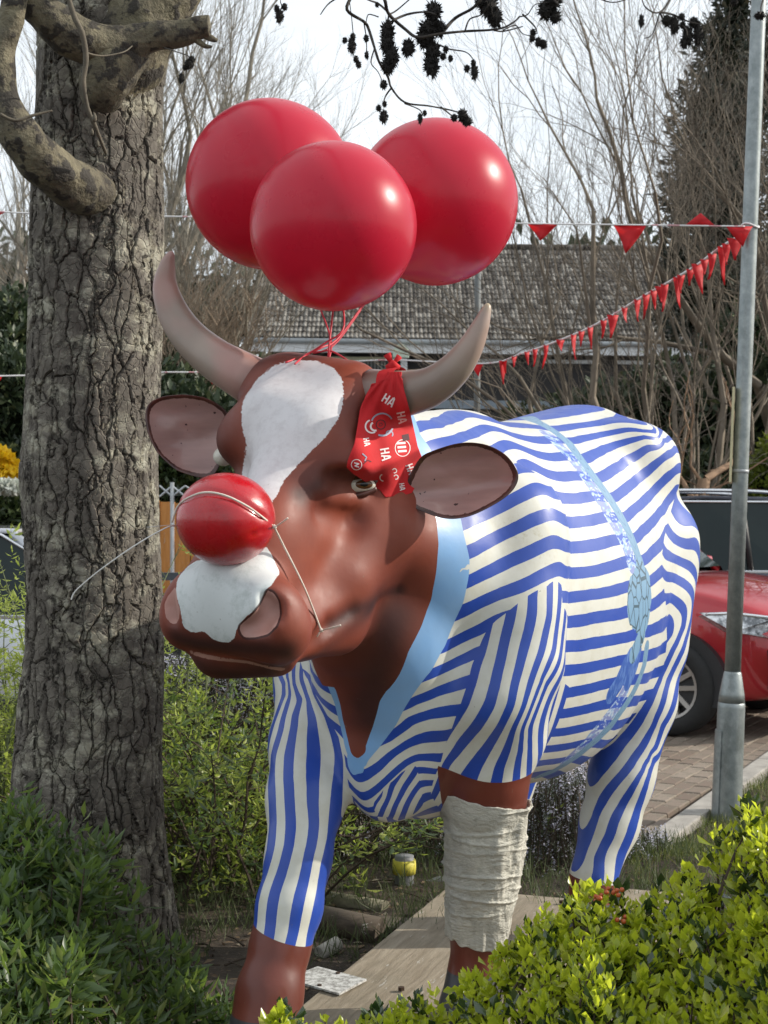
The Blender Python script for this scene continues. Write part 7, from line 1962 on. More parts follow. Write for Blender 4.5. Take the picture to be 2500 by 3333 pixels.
# ================================================================ bunting
M_FLAG = NT('red_flag_cloth'); M_FLAG.set(Base_Color=(0.58, 0.012, 0.02), Roughness=.6); M_FLAG.leafmix(None, (0.8, 0.03, 0.03), .35); M_FLAG = M_FLAG.mat
M_CORD = NT('white_cord')
wv_ = M_CORD.math('PINGPONG', M_CORD.math('MULTIPLY', M_CORD.attr('along'), 1.0), .5)
M_CORD.set(Base_Color=M_CORD.mix(M_CORD.math('GREATER_THAN', M_CORD.noise(9, 2), .56), (0.75, 0.74, 0.74), (0.60, 0.32, 0.34)), Roughness=.6)
M_CORD = M_CORD.mat
def bunting(label, pts, flags, rad, seg=10):
    """pts: (px, py, Y) of the cord; flags: (fraction 0..n_pts-1, width m, length m, twist, flip)"""
    c = spline([at(*p) for p in pts], seg)
    root = empty('bunting', c[len(c) // 2], label, 'bunting', 'strings of red pennant bunting')
    attach(MB().tube(c, rad, 6).build('cord', M_CORD, None, smooth=True), root)
    n = len(c) - 1
    for k, (f, w, L, tw_, flip) in enumerate(flags):
        q = f * n; i = min(int(q), n - 1); p = c[i].lerp(c[i + 1], q - i)
        d = (c[i + 1] - c[i]).normalized()
        side = d.cross(Vector((0, 0, 1))).normalized()
        ax = (d * math.cos(tw_) + side * math.sin(tw_)).normalized()
        a, b = p - ax * w / 2, p + ax * w / 2
        if abs(math.sin(tw_)) < .3:
            a, b = p - d * w / 2, p + d * w / 2
        dn = Vector((0, 0, -1 if not flip else 1))
        out = side * (L * .12 * math.sin(k * 2.1))
        bend = d * (L * .18 * math.sin(k * 1.3))
        rows_ = 4; vs = []; fs = []
        for r in range(rows_ + 1):
            e = r / rows_
            l = a.lerp(b, .5 * e * .98) ; r_ = b.lerp(a, .5 * e * .98)
            off = dn * L * e + out * e * e + bend * e * e
            mid = (l + r_) / 2 + side * .012 * math.sin(e * 5 + k)
            vs += [l + off, mid + off, r_ + off]
        for r in range(rows_):
            for s in (0, 1):
                q0 = r * 3 + s; fs.append((q0, q0 + 1, q0 + 4, q0 + 3))
        o = MB().add(vs, fs).build('pennant', M_FLAG, None, smooth=True)
        so_ = o.modifiers.new('cloth', 'SOLIDIFY'); so_.thickness = .002
        attach(o, root)
    return root
bunting('taut string of red pennants running level behind the balloons to the lamp post', [(-60, 686, 7.6), (105, 694, 7.6), (525, 704, 7.6), (1100, 712, 7.55), (1690, 727, 7.5), (2080, 732, 7.45), (2425, 737, 7.38)],
        [(.065, .12, .03, .1, False), (.231, .08, .05, .2, False), (.45, .14, .12, .1, False), (.694, .155, .085, .08, False), (.82, .165, .145, .05, False), (.918, .15, .065, .1, True), (.985, .13, .10, .2, False)], .0042)
f2 = []
rs = random.Random(8)
import bisect
for k in range(26):
    f = .46 + .53 * (k + rs.uniform(-.35, .35)) / 26
    f2.append((f, .055 if k % 5 else .09, rs.uniform(.09, .22), rs.uniform(1.2, 1.5), False))
for f in (.035, .20, .235, .46, .42): f2.append((f, .16, .12, .3, False))
bunting('sagging string of many red pennants climbing from behind the horn to the lamp post', [(-60, 1225, 13.8), (80, 1222, 14.0), (500, 1212, 14.4), (750, 1208, 14.6), (1130, 1178, 14.6), (1296, 1172, 14.5), (1580, 1183, 14.0), (1700, 1150, 13.0), (1850, 1096, 12.0), (1960, 1045, 11.2), (2080, 972, 10.2), (2170, 922, 9.5), (2260, 868, 8.8), (2345, 806, 8.1), (2412, 765, 7.5)],
        f2, .0075)
# knotted white tie round the post
attach(MB().tube(spline([lp(zpix(737)) + Vector((math.cos(t) * .044, math.sin(t) * .044, .01 * math.sin(2 * t))) for t in np.linspace(0, 6.28, 14)]), .005, 6).build('string_tie', M_CORD, None, smooth=True), lamp)

# ================================================================ fence and gazebo frame behind the trunk
fx = lambda P_, Y: (P_ * 1.507 - 1250) * Y / FPX
fence = empty('wooden_fence', (fx(360, 13), 13, 0), 'bright orange timber board fence seen between the trunk and the red nose', 'fence')
M_ORANGE = wood_mat('orange_stained_board', (0.48, 0.19, 0.045), (0.62, 0.28, 0.08), None, moss=.0)
for k in range(13):
    x = fx(262, 13) + k * .135
    top = 1.675 - .012 * k
    me = MB().box((0, 0, 0), (1.64, .128, .022)).mesh('fence_board'); me.materials.append(M_ORANGE)
    o = bpy.data.objects.new('fence_board', me); COL.objects.link(o); o.location = (x, 13 + (.012 if k % 2 else 0), top - .82); o.rotation_euler = (0, R(90), 0) ; o.rotation_euler = (R(90), R(90), 0)
    attach(o, fence)
for z in (.45, 1.3):
    attach(MB().box((fx(262, 13) + .8, 13.06, z), (1.8, .05, .08)).build('rail', M_ORANGE, None), fence)
gz = empty('gazebo_frame', (fx(380, 12.5), 12.5, 0), 'folding gazebo frame of thin metal struts above the orange fence', 'gazebo frame')
M_ALU = simple('aluminium', (0.45, 0.47, 0.49), .35, metal=.5)
za, zb_ = 1.77, 1.68
xs_ = [fx(p, 12.5) for p in (255, 300, 345, 372, 400, 440, 480)]
mm_ = []
for a, b in zip(xs_, xs_[1:]):
    for p, q in (((a, za), (b, zb_)), ((a, zb_), (b, za))):
        attach(MB().tube([(p[0], 12.5, p[1]), (q[0], 12.5, q[1])], .009, 6).build('strut', M_ALU, None), gz)
for x in (xs_[0], xs_[3], xs_[-1]):
    attach(MB().tube([(x, 12.5, 0), (x, 12.5, 1.8)], .018, 8).build('leg', M_ALU, None), gz)
gr = simple('dark_rail', (0.05, 0.06, 0.07), .5)
dr = MB().box((fx(350, 11.5), 11.5, EYE_Z - (1245 - 1106) * 11.5 / 3200), (1.6, .05, .06))
dr.tube([(fx(290, 11.5), 11.5, 0), (fx(290, 11.5), 11.5, 1.05)], .03, 8); dr.tube([(fx(440, 11.5), 11.5, 0), (fx(440, 11.5), 11.5, 1.05)], .03, 8)
tag(dr.build('dark_rail', gr), 'dark horizontal rail below the orange fence, left of the muzzle', 'rail')
# yellow number board seen through the rosemary
yb = empty('yellow_board', at(1812, 2580, 6.4), 'small yellow board with dark bars half hidden in the rosemary under the belly', 'sign')
attach(MB().box(at(1812, 2580, 6.4), (.10, .012, .08)).build('board', simple('yellow_paint', (0.70, 0.42, 0.03), .5), None), yb)
for k in range(6):
    attach(MB().box(at(1790 + k * 9, 2560 + k % 2 * 3, 6.39), (.004, .004, .030)).build('bar', gr, None), yb)

# ================================================================ cars
def car_paint(name, col, flake=.0):
    m = NT(name)
    m.set(Base_Color=m.mix(m.rng(m.noise(3, 3), .3, .7), col, tuple(x * .85 for x in col)), Roughness=.28, Metallic=.35)
    m.bsdf.inputs['Coat Weight'].default_value = 1.0
    m.bsdf.inputs['Coat Roughness'].default_value = .03
    return m.mat
M_TYRE = simple('tyre_rubber', (0.018, 0.018, 0.018), .8, var=.2, scale=30, bump=.3)
M_RIM = simple('alloy_rim', (0.38, 0.36, 0.34), .3, metal=.7, var=.05)
M_DARKPL = simple('black_plastic', (0.018, 0.018, 0.020), .55, var=.1)
M_CHROME = simple('chrome_trim', (0.75, 0.76, 0.78), .12, metal=.95, var=.02)
M_CGLASS = glass_mat('tinted_car_glass', (0.012, 0.022, 0.022), .05, .3)
def lamp_glass():
    m = NT('headlight_glass')
    c = m.mix(m.rng(m.noise(14, 5, .7), .42, .60), (0.12, 0.13, 0.14), (0.80, 0.82, 0.84))
    m.set(Base_Color=c, Roughness=.12, Metallic=.5)
    m.bsdf.inputs['Coat Weight'].default_value = 1.0
    return m.mat
M_HEADL = lamp_glass()
def car(label, loc_, yaw, L, Wd, Ht, paint, group, arch_mat=M_DARKPL, wheel_r=.34, hood=.0, suv=True, roofbars=False, ride=.20):
    """front of the car points along local +x; origin on the ground under the middle"""
    root = empty('parked_car', (0, 0, 0), label, 'car', group)
    hw = Wd / 2
    fa, ra = L / 2 - .86, -L / 2 + .80            # axles
    # stations: x, z low, z shoulder, half width
    S = [(-L / 2, .42, .92, hw * .80), (-L / 2 + .10, .30, 1.00, hw * .93), (-L / 2 + .5, ride, 1.03, hw * .985), (ra, ride, 1.03, hw), (-.3, ride, 1.00, hw), (.6, ride, .985, hw), (fa - .45, ride, .99, hw),
         (fa, ride, .97, hw * .995), (fa + .35, .22, .90, hw * .95), (L / 2 - .18, .25, .80, hw * .84), (L / 2 - .03, .32, .68, hw * .66), (L / 2, .38, .58, hw * .56)]
    k_ = Ht / 1.62
    prof = []            # cross-section from the sill up over the hood, for one half
    vs, fs = [], []
    m_ = MB(); NS = 12
    for (x, zl, zs, w) in S:
        zs *= k_
        hood_h = .10 if x > .9 else .04
        row = [(0, zl + .02), (w * .86, zl), (w * .95, zl + .04), (w * .985, zl + (zs - zl) * .25), (w * 1.0, zl + (zs - zl) * .55), (w * .985, zl + (zs - zl) * .80), (w * .95, zs - .015), (w * .90, zs + .01), (w * .70, zs + hood_h * .6), (w * .4, zs + hood_h * .9), (0, zs + hood_h)]
        vs.append([Vector((x, y, z)) for y, z in row] + [Vector((x, -y, z)) for y, z in row[-2:0:-1]])
    n = len(vs[0])
    flat = [p for r_ in vs for p in r_]
    for i in range(len(S) - 1):
        for j in range(n):
            a, b = i * n + j, i * n + (j + 1) % n
            fs.append((a, b, b + n, a + n))
    fs.append(tuple(range(n - 1, -1, -1))); fs.append(tuple((len(S) - 1) * n + j for j in range(n)))
    m_.add(flat, fs)
    body = m_.build('body', paint, None, smooth=True)
    ss = body.modifiers.new('round', 'SUBSURF'); ss.levels = ss.render_levels = 2
    body.parent = root
    # cabin
    zs = 1.0 * k_
    C = [(-L / 2 + .12, zs, hw * .84), (-L / 2 + .62, Ht - .06, hw * .70), (-.5, Ht, hw * .74), (.25, Ht - .02, hw * .73), (1.02, zs + .06, hw * .82)]
    m_ = MB()
    vs = []
    for x, z, w in C: vs += [Vector((x, w, z)), Vector((x, -w, z))]
    bx = [Vector((x, s * hw * .90, zs - .02)) for x in (-L / 2 + .14, -L / 2 + .62, -.5, .25, 1.02) for s in (1, -1)]
    allp = vs + bx
    fs = []
    for i in range(4):
        a = 2 * i
        fs.append((a, a + 1, a + 3, a + 2)); fs.append((a, a + 2, 10 + a + 2, 10 + a)); fs.append((a + 1, 10 + a + 1, 10 + a + 3, a + 3))
    m_.add(allp, fs)
    g = m_.build('windows', M_CGLASS, None, bevel=.02); g.parent = root
    rf = MB()
    top = [Vector((x, y, z)) for x, y, z in ((-L / 2 + .50, hw * .70, Ht - .065), (-.5, hw * .74, Ht + .004), (.30, hw * .73, Ht - .015), (.30, -hw * .73, Ht - .015), (-.5, -hw * .74, Ht + .004), (-L / 2 + .50, -hw * .70, Ht - .065))]
    rf.prism(top, .035); o = rf.build('roof', paint, None, bevel=.015); o.parent = root
    # pillars
    for s in (1, -1):
        for (x0, z0, w0), (x1, z1, w1), t in (((.98, zs + .02, .865), (.27, Ht - .01, .735), .05), ((-.12, zs, .905), (-.16, Ht - .01, .745), .045), ((-1.05, zs, .905), (-1.0, Ht - .03, .735), .06), ((-L / 2 + .16, zs - .02, .87), (-L / 2 + .60, Ht - .07, .72), .08)):
            o = MB().tube([(x0, s * hw * w0, z0), (x1, s * hw * w1, z1)], t * .6, 6).build('pillar', paint if t > .045 else M_DARKPL, None, smooth=True); o.parent = root
        o = MB().box((-.45, s * hw * .915, zs - .005), (2.7, .03, .028)).build('belt_trim', M_CHROME, None, bevel=.006); o.parent = root
        o = MB().tube([(-1.75, s * hw * .735, Ht - .10), (-.9, s * hw * .755, Ht - .015), (.2, s * hw * .745, Ht - .02), (.85, s * hw * .84, zs + .15)], .012, 6).build('window_trim', M_CHROME, None, smooth=True); o.parent = root
        if roofbars:
            o = MB().tube(spline([(-1.5, s * hw * .64, Ht + .0), (-1.35, s * hw * .64, Ht + .07), (-.4, s * hw * .64, Ht + .085), (.2, s * hw * .64, Ht + .06), (.3, s * hw * .64, Ht + .0)]), .017, 8).build('roof_rail', M_CHROME, None, smooth=True); o.parent = root
        o = MB().box((-.2, s * hw * 1.0, ride + .10), (L * .50, .05, .12)).build('sill', M_DARKPL, None, bevel=.02); o.parent = root
        # mirror
        o = MB().box((.78, s * (hw * 1.08), zs + .07), (.10, .16, .13)).build('mirror', paint, None, bevel=.03); o.parent = root
        for ax_ in (fa, ra):
            # arch: dark liner disc and ring
            m_ = MB(); N = 26
            cen = Vector((ax_, s * hw * .995, wheel_r))
            ring = []
            for q in range(N + 1):
                an = math.pi * q / N
                for r_, dy in ((wheel_r * 1.12, .012), (wheel_r * 1.30, .016), (wheel_r * 1.30, -.05), (wheel_r * 1.12, -.30)):
                    ring.append(cen + Vector((math.cos(an) * r_, s * dy, math.sin(an) * r_ - .03)))
            m_.add(ring, [(q * 4 + a, q * 4 + (a + 1) % 4, q * 4 + 4 + (a + 1) % 4, q * 4 + 4 + a) for q in range(N) for a in range(4)])
            m_.add([cen + Vector((math.cos(math.pi * q / N) * wheel_r * 1.14, s * .006, math.sin(math.pi * q / N) * wheel_r * 1.14 - .03)) for q in range(N + 1)] + [cen + Vector((-wheel_r * 1.14, s * .006, -.12)), cen + Vector((wheel_r * 1.14, s * .006, -.12))], [tuple(range(N + 3))])
            o = m_.build('wheel_arch', arch_mat, None); o.parent = root
            w = empty('wheel', (ax_, s * (hw - .085), wheel_r)); w.parent = root
            prof_ = [(.62, -.10), (.80, -.115), (.96, -.105), (1.0, -.07), (1.0, .07), (.96, .105), (.80, .115), (.62, .10)]
            m_ = MB(); N = 40
            for q in range(N):
                an = 2 * math.pi * q / N
                for r_, dy in prof_: m_.v.append((math.cos(an) * r_ * wheel_r, dy + s * .012, math.sin(an) * r_ * wheel_r))
            for q in range(N):
                for a in range(len(prof_)):
                    A0, A1 = q * 8 + a, q * 8 + (a + 1) % 8; B0, B1 = ((q + 1) % N) * 8 + a, ((q + 1) % N) * 8 + (a + 1) % 8
                    m_.f.append((A0, A1, B1, B0)); m_.mi.append(0)
            o = m_.build('tyre', M_TYRE, None, smooth=True); o.parent = w
            m_ = MB()
            m_.tube([(0, s * .02, 0), (0, s * .10, 0)], [.055, .045], 16)
            for q in range(5):
                an = 2 * math.pi * q / 5 + .3
                d_ = Vector((math.cos(an), 0, math.sin(an))); t_ = Vector((-math.sin(an), 0, math.cos(an)))
                for sgn in (-1, 1):
                    m_.hexa([d_ * .04 + t_ * (.0 if sgn > 0 else -.035) + Vector((0, s * .05, 0)), d_ * .04 + t_ * (.035 if sgn > 0 else .0) + Vector((0, s * .05, 0)), d_ * wheel_r * .62 + t_ * (.055 * sgn + .016) + Vector((0, s * .075, 0)), d_ * wheel_r * .62 + t_ * (.055 * sgn - .016) + Vector((0, s * .075, 0))],
                            [d_ * .04 + t_ * (.0 if sgn > 0 else -.035) + Vector((0, s * .10, 0)), d_ * .04 + t_ * (.035 if sgn > 0 else .0) + Vector((0, s * .10, 0)), d_ * wheel_r * .62 + t_ * (.055 * sgn + .016) + Vector((0, s * .115, 0)), d_ * wheel_r * .62 + t_ * (.055 * sgn - .016) + Vector((0, s * .115, 0))])
            rim_ = []
            for q in range(40):
                an = 2 * math.pi * q / 40
                for r_, dy in ((.60, .115), (.655, .118), (.655, .05), (.60, .05)): rim_.append((math.cos(an) * r_ * wheel_r, s * dy, math.sin(an) * r_ * wheel_r))
            m_.add(rim_, [(q * 4 + a, q * 4 + (a + 1) % 4, ((q + 1) % 40) * 4 + (a + 1) % 4, ((q + 1) % 40) * 4 + a) for q in range(40) for a in range(4)])
            o = m_.build('rim', M_RIM, None); o.parent = w
            o = MB().tube([(0, s * .0, 0), (0, s * .03, 0)], wheel_r * .62, 28).build('brake_disc', M_DARKPL, None); o.parent = w
    # nose: headlights, grille, bumper, fog lights
    zk = k_
    for s in (1, -1):
        m_ = MB()
        zt_ = .845 * zk
        pts_ = [(fa + .22, hw * .975, zt_ - .055), (fa + .40, hw * .93, zt_ - .045), (L / 2 - .20, hw * .80, zt_ - .075), (L / 2 - .05, hw * .50, zt_ - .13), (L / 2 - .03, hw * .48, zt_ - .21), (L / 2 - .14, hw * .78, zt_ - .22), (fa + .42, hw * .955, zt_ - .16)]
        vs_ = [Vector((x, s * y, z)) for x, y, z in pts_]
        o_ = Vector((.05, s * .035, .01))
        m_.add([p + o_ for p in vs_] + [p - o_ * 3 for p in vs_], [tuple(range(7)) if s < 0 else tuple(range(6, -1, -1))] + [(i, (i + 1) % 7, 7 + (i + 1) % 7, 7 + i) for i in range(7)])
        o = m_.build('headlight', M_HEADL, None, bevel=.012); o.parent = root
        m_ = MB(); m_.tube([p + o_ * 1.1 for p in vs_[:5]], .012, 6); o = m_.build('light_trim', M_CHROME, None, smooth=True); o.parent = root
        m_ = MB()
        fp = [(L / 2 - .13, hw * .90, .60), (L / 2 - .02, hw * .66, .62), (L / 2 + .02, hw * .56, .50), (L / 2 + .0, hw * .60, .36), (L / 2 - .13, hw * .88, .34)]
        vs_ = [Vector((x + .01, s * y, z * zk)) for x, y, z in fp]
        m_.add([p + o_ * .3 for p in vs_] + [p - o_ * 3 for p in vs_], [tuple(range(5)) if s < 0 else tuple(range(4, -1, -1))] + [(i, (i + 1) % 5, 5 + (i + 1) % 5, 5 + i) for i in range(5)])
        o = m_.build('fog_light_recess', M_DARKPL, None, bevel=.01); o.parent = root
        for q in range(3):
            z = (.54 - .065 * q) * zk
            oo = MB().tube([(L / 2 - .075, s * hw * .83, z), (L / 2 + .02, s * hw * .66, z)], .012, 6).build('fog_light_slat', M_CHROME, None); oo.parent = root
    o = MB().hexa([(L / 2 - .02, -hw * .46, .62 * zk), (L / 2 + .035, -hw * .40, .62 * zk), (L / 2 + .035, hw * .40, .62 * zk), (L / 2 - .02, hw * .46, .62 * zk)], [(L / 2 - .04, -hw * .46, .76 * zk), (L / 2 + .0, -hw * .42, .76 * zk), (L / 2 + .0, hw * .42, .76 * zk), (L / 2 - .04, hw * .46, .76 * zk)]).build('grille', M_DARKPL, None, bevel=.01); o.parent = root
    o = MB().box((L / 2 - .10, 0, .27), (.22, Wd * .74, .10)).build('bumper_lip', M_DARKPL, None, bevel=.03); o.parent = root
    o = MB().box((L / 2 + .03, 0, .46 * zk), (.03, .52, .11)).build('number_plate', M_WHITE, None, bevel=.004); o.parent = root
    root.location = loc_; root.rotation_euler = (0, 0, yaw)
    return root
CG = 'cars parked beyond the drive'
yw = R(-35)
# red car: its near front wheel stands behind the rump of the cow
wl_ = Vector((fx(1456, 10.35), 10.35, 0))
Lr, Wr = 4.35, 1.82
off = Matrix.Rotation(yw, 3, 'Z') @ Vector((Lr / 2 - .86, -(Wr / 2 - .085), 0))
car('glossy red car parked beyond the drive, front half behind the lamp post', wl_ - off, yw, Lr, Wr, 1.72, car_paint('red_car_paint', (0.42, 0.012, 0.022)), CG, wheel_r=.335)
car('dark blue black car with silver roof rails, parked behind the red car', (fx(1560, 13.2) + .3, 14.0, 0), R(4), 4.7, 1.90, 1.66, car_paint('midnight_blue_paint', (0.012, 0.016, 0.035)), CG, roofbars=True, wheel_r=.36)
car('silver white car seen low behind the alder trunk at the left edge', (fx(70, 9.4) - .45, 10.4, 0), R(-3), 4.3, 1.75, 1.42, car_paint('silver_paint', (0.62, 0.64, 0.68)), CG)
print('things', round(time.time() - T0, 1))

# ================================================================ planting round the statue
M_STEM = simple('woody_stem', (0.055, 0.038, 0.025), .85, var=.3, scale=40)
M_STEMG = simple('green_stem', (0.10, 0.12, 0.05), .7, var=.3, scale=40)
M_YG = leaf_mat('fresh_yellow_green_leaf', (0.20, 0.26, 0.020), (0.42, 0.46, 0.05), (0.50, 0.50, 0.12), rough=.28, trans=(0.75, 0.85, 0.05), tfac=.5, spec=.7)
M_OLD = leaf_mat('glossy_old_leaf', (0.025, 0.052, 0.015), (0.055, 0.09, 0.025), (0.10, 0.13, 0.05), rough=.22, tfac=.2, spec=.9)
M_SHADE = leaf_mat('lance_leaf', (0.050, 0.085, 0.036), (0.080, 0.125, 0.048), (0.20, 0.23, 0.07), rough=.38, trans=(0.24, 0.36, 0.06), tfac=.38)
M_MID = leaf_mat('spring_leaf', (0.19, 0.24, 0.04), (0.33, 0.38, 0.07), (0.38, 0.42, 0.10), rough=.35, trans=(0.45, 0.55, 0.10), tfac=.45)
M_ROSE = leaf_mat('rosemary_needle', (0.055, 0.070, 0.040), (0.105, 0.125, 0.075), (0.18, 0.19, 0.14), rough=.6, tfac=.15)
M_LILAC = leaf_mat('pale_lilac_flower', (0.50, 0.50, 0.62), (0.72, 0.70, 0.80), rough=.6, tfac=.3)

def surface_bush(name, label, top, x0, x1, Y0, Y1, n, seed, mats, ll, lw, zmin=.05, per=9, spread=.55, stemlen=.05, frac_new=.6, lone=True, up=.9, hump=.05, depth_layers=.14, cat_='shrub', fy=None):
    """a bush whose top outline follows photo points; shoots fill it from front to back"""
    rs = np.random.RandomState(seed)
    tx = np.array([p[0] * 1.507 for p in top]); ty = np.array([p[1] * 1.507 for p in top])
    root = empty(name, (fx((x0 + x1) / 2, (Y0 + Y1) / 2), (Y0 + Y1) / 2, zmin), label, cat_)
    def sample(m_, deep):
        px = rs.uniform(x0 * 1.507, x1 * 1.507, m_); Y = Y0 + (Y1 - Y0) * rs.uniform(0, 1, m_) ** (fy or 1.0)
        e = (Y - Y0) / (Y1 - Y0)
        # the outline is reached at the back of the bush; nearer parts are lower
        t = np.interp(px, tx, ty)
        zt = EYE_Z - (t - 1666.5) * Y1 / FPX
        ztop = zt - (1 - e) * hump * 4
        ztop = ztop + .05 * np.array([noise.noise(Vector((float(a) / 90, float(b) * 5, 1.0))) for a, b in zip(px, Y)])
        X = (px - 1250) * Y1 / FPX * (.5 + .5 * Y / Y1)
        z = ztop - deep * rs.uniform(0, 1, m_) ** 1.5
        k = z > zmin
        return np.stack([X, Y, z], 1)[k]
    newt = sample(int(n * frac_new), depth_layers * .4)
    oldt = sample(n - int(n * frac_new), depth_layers * 2.2)
    for mat, tips, nm, sc in ((mats[0], newt, 'new', 1.0), (mats[1], oldt, 'old', 1.15)):
        b, d, nr, L, W = shoots(tips, rs, per, ll * sc, lw * sc, up, spread, stemlen)
        if lone and nm == 'new':
            # the nearest leaves are single parts
            order = np.argsort(np.linalg.norm(b - np.array([0, 0, EYE_Z]), axis=1))
            pick = order[:6000:20][:300]
            mask = np.zeros(len(b), bool); mask[pick] = True
            protos = []
            for v in range(6):
                me = leaf_mesh('leaf', np.zeros((1, 3)), np.array([[0, 0, 1.0]]), np.array([[1.0, 0, 0]]), np.array([1.0]), np.array([.46 + .04 * v]), .05 + .03 * v, .62)
                me.materials.append(mat); protos.append(me)
            for i in pick:
                o = bpy.data.objects.new('leaf', protos[int(i) % 6]); COL.objects.link(o)
                dz = Vector(d[i]).normalized(); xx = Vector(nr[i]); xx = (xx - dz * xx.dot(dz)).normalized(); yy_ = dz.cross(xx)
                M4 = Matrix((xx, yy_, dz)).transposed().to_4x4() @ Matrix.Scale(float(L[i]), 4)
                M4.translation = Vector(b[i]) - root.location
                o.matrix_basis = M4; o.parent = root
            b, d, nr, L, W = b[~mask], d[~mask], nr[~mask], L[~mask], W[~mask]
        f = link_mesh('foliage', leaf_mesh('foliage', b, d, nr, L, W, .1, .62 if lone else .5), mat); tag(f, kind='stuff'); attach(f, root)
    # stems from the tips down into the bush
    m_ = MB(); 
    for p in np.concatenate([newt[::3], oldt[::3]]):
        p = Vector(p); q = Vector((p.x + rs.normal() * .05, p.y + rs.normal() * .05, max(zmin, p.z - rs.uniform(.10, .25))))
        m_.tube([q, (p + q) / 2 + Vector(rs.normal(size=3)) * .01, p], [.0035, .0026, .0014], 4, cap=False)
    st = m_.build('stems', M_STEM, None); tag(st, kind='stuff'); attach(st, root)
    return root

FRONT = [(560,2240),(600,2140),(650,2150),(700,2190),(790,2190),(850,2125),(880,2110),(930,2150),(1000,2080),(1040,2060),(1090,2030),(1120,1985),(1160,1965),(1200,1940),(1240,1885),(1290,1905),(1340,1920),(1380,1905),(1420,1890),(1470,1860),(1530,1850),(1560,1760),(1600,1720),(1640,1700),(1680,1690)]
surface_bush('foreground_bush', 'glossy bush with bright yellow green new leaves across the lower right foreground', FRONT, 575, 2080, 2.10, 2.85, 3500, 1, (M_YG, M_OLD), .031, .0175, zmin=.22, per=8, hump=.045, depth_layers=.17, stemlen=.042, frac_new=.6)
# a few red berries
rs = random.Random(6)
fb = bpy.data.objects['foreground_bush']
M_BERRY = simple('orange_red_berry', (0.40, 0.08, 0.02), .35, var=.2)
bme = ball_mesh('berry', .0048, .0048, .0048, 10); bme.materials.append(M_BERRY)
for k in range(16):
    px, py = rs.choice([(1310, 1932), (1325, 1925), (1345, 1930), (1290, 1955), (1335, 1990), (1300, 1935)])
    o = bpy.data.objects.new('berry', bme); COL.objects.link(o)
    o.location = at((px + rs.uniform(-16, 16)) * 1.507, (py + rs.uniform(-10, 10)) * 1.507, 2.72 + rs.uniform(0, .1)); attach(o, fb)

LEFTB = [(-60,1730),(0,1740),(60,1700),(110,1735),(150,1790),(200,1750),(235,1800),(250,1850),(300,1900),(330,1960),(400,2010),(440,2060),(500,2110),(530,2170),(560,2250)]
surface_bush('shaded_bush', 'green bush of pointed leaves around the foot of the alder trunk, in shade', LEFTB, -150, 520, 2.65, 3.75, 1550, 2, (M_SHADE, M_SHADE), .066, .0195, zmin=.10, per=8, spread=.80, stemlen=.075, hump=.085, depth_layers=.26, lone=False)

def arch_bush(name, label, boxp, Yr, n, seed, mats, ll, lw, rise, z0=.1, cat_='shrub', leafn=10, stem_mat=M_STEMG, group=None, spread=.35):
    """loose shrub of arching stems with leaf whorls along them; boxp = (x0, x1, ytop, ybottom)"""
    rs = random.Random(seed); nrs = np.random.RandomState(seed)
    Ym = sum(Yr) / 2
    root = empty(name, (fx((boxp[0] + boxp[1]) / 2, Ym), Ym, z0), label, cat_, group)
    st = MB(); tips = []
    for k in range(n):
        Y = rs.uniform(*Yr)
        xb = fx(rs.uniform(boxp[0], boxp[1]), Y)
        ztop = EYE_Z - (rs.uniform(boxp[2], (boxp[2] * 2 + boxp[3]) / 3) - 1106) * Y / 3200
        p = Vector((xb + rs.gauss(0, .12), Y, z0)); h = ztop - z0
        lean = Vector((rs.gauss(0, spread), rs.gauss(0, spread * .6), 1)).normalized()
        pts = [p]
        q = p.copy(); d = lean.copy(); L = h / 7
        for s in range(7):
            d = (d + Vector((lean.x * .22 + rs.gauss(0, .08), rs.gauss(0, .06), -.05 * s * rise))).normalized()
            q = q + d * L; pts.append(q.copy())
        st.tube(pts, [.007, .006, .005, .0045, .004, .003, .0024, .0014], 4, cap=False)
        for s in range(leafn * 2):
            t = rs.uniform(1.2, 7); i = min(int(t), 6)
            c = pts[i].lerp(pts[i + 1], t - i)
            e = c + Vector((rs.gauss(0, .05), rs.gauss(0, .05), rs.uniform(.0, .06)))
            if s % 2: st.tube([c, e], [.002, .001], 3, cap=False)
            tips.append(tuple(e))
    tips = np.array(tips)
    half = nrs.rand(len(tips)) < .5
    for mat, tp in ((mats[0], tips[half]), (mats[1], tips[~half])):
        b, d, nr, L, W = shoots(tp, nrs, 6, ll, lw, .6, .75, .045)
        f = link_mesh('foliage', leaf_mesh('foliage', b, d, nr, L, W), mat); tag(f, kind='stuff'); attach(f, root)
    s_ = st.build('stems', stem_mat, None); tag(s_, kind='stuff'); attach(s_, root)
    return root
arch_bush('arching_shrub', 'loose arching shrub with small spring leaves between the trunk and the striding front leg', (330, 640, 1330, 2060), (4.9, 6.2), 125, 3, (M_MID, M_SHADE), .046, .0145, 1.0, z0=.12, leafn=10, stem_mat=M_STEM)
arch_bush('leafy_shoots', 'sunlit leafy shoots left of the alder trunk', (-60, 75, 1120, 2000), (4.9, 6.0), 75, 4, (M_MID, M_MID), .040, .0125, .5, z0=.1, leafn=13, spread=.16)
arch_bush('leafy_shoots', 'thin leafy shoots in front of the orange fence, right of the trunk', (325, 400, 1130, 1600), (5.3, 6.0), 12, 14, (M_MID, M_MID), .036, .011, .4, z0=.1, leafn=8, spread=.12)

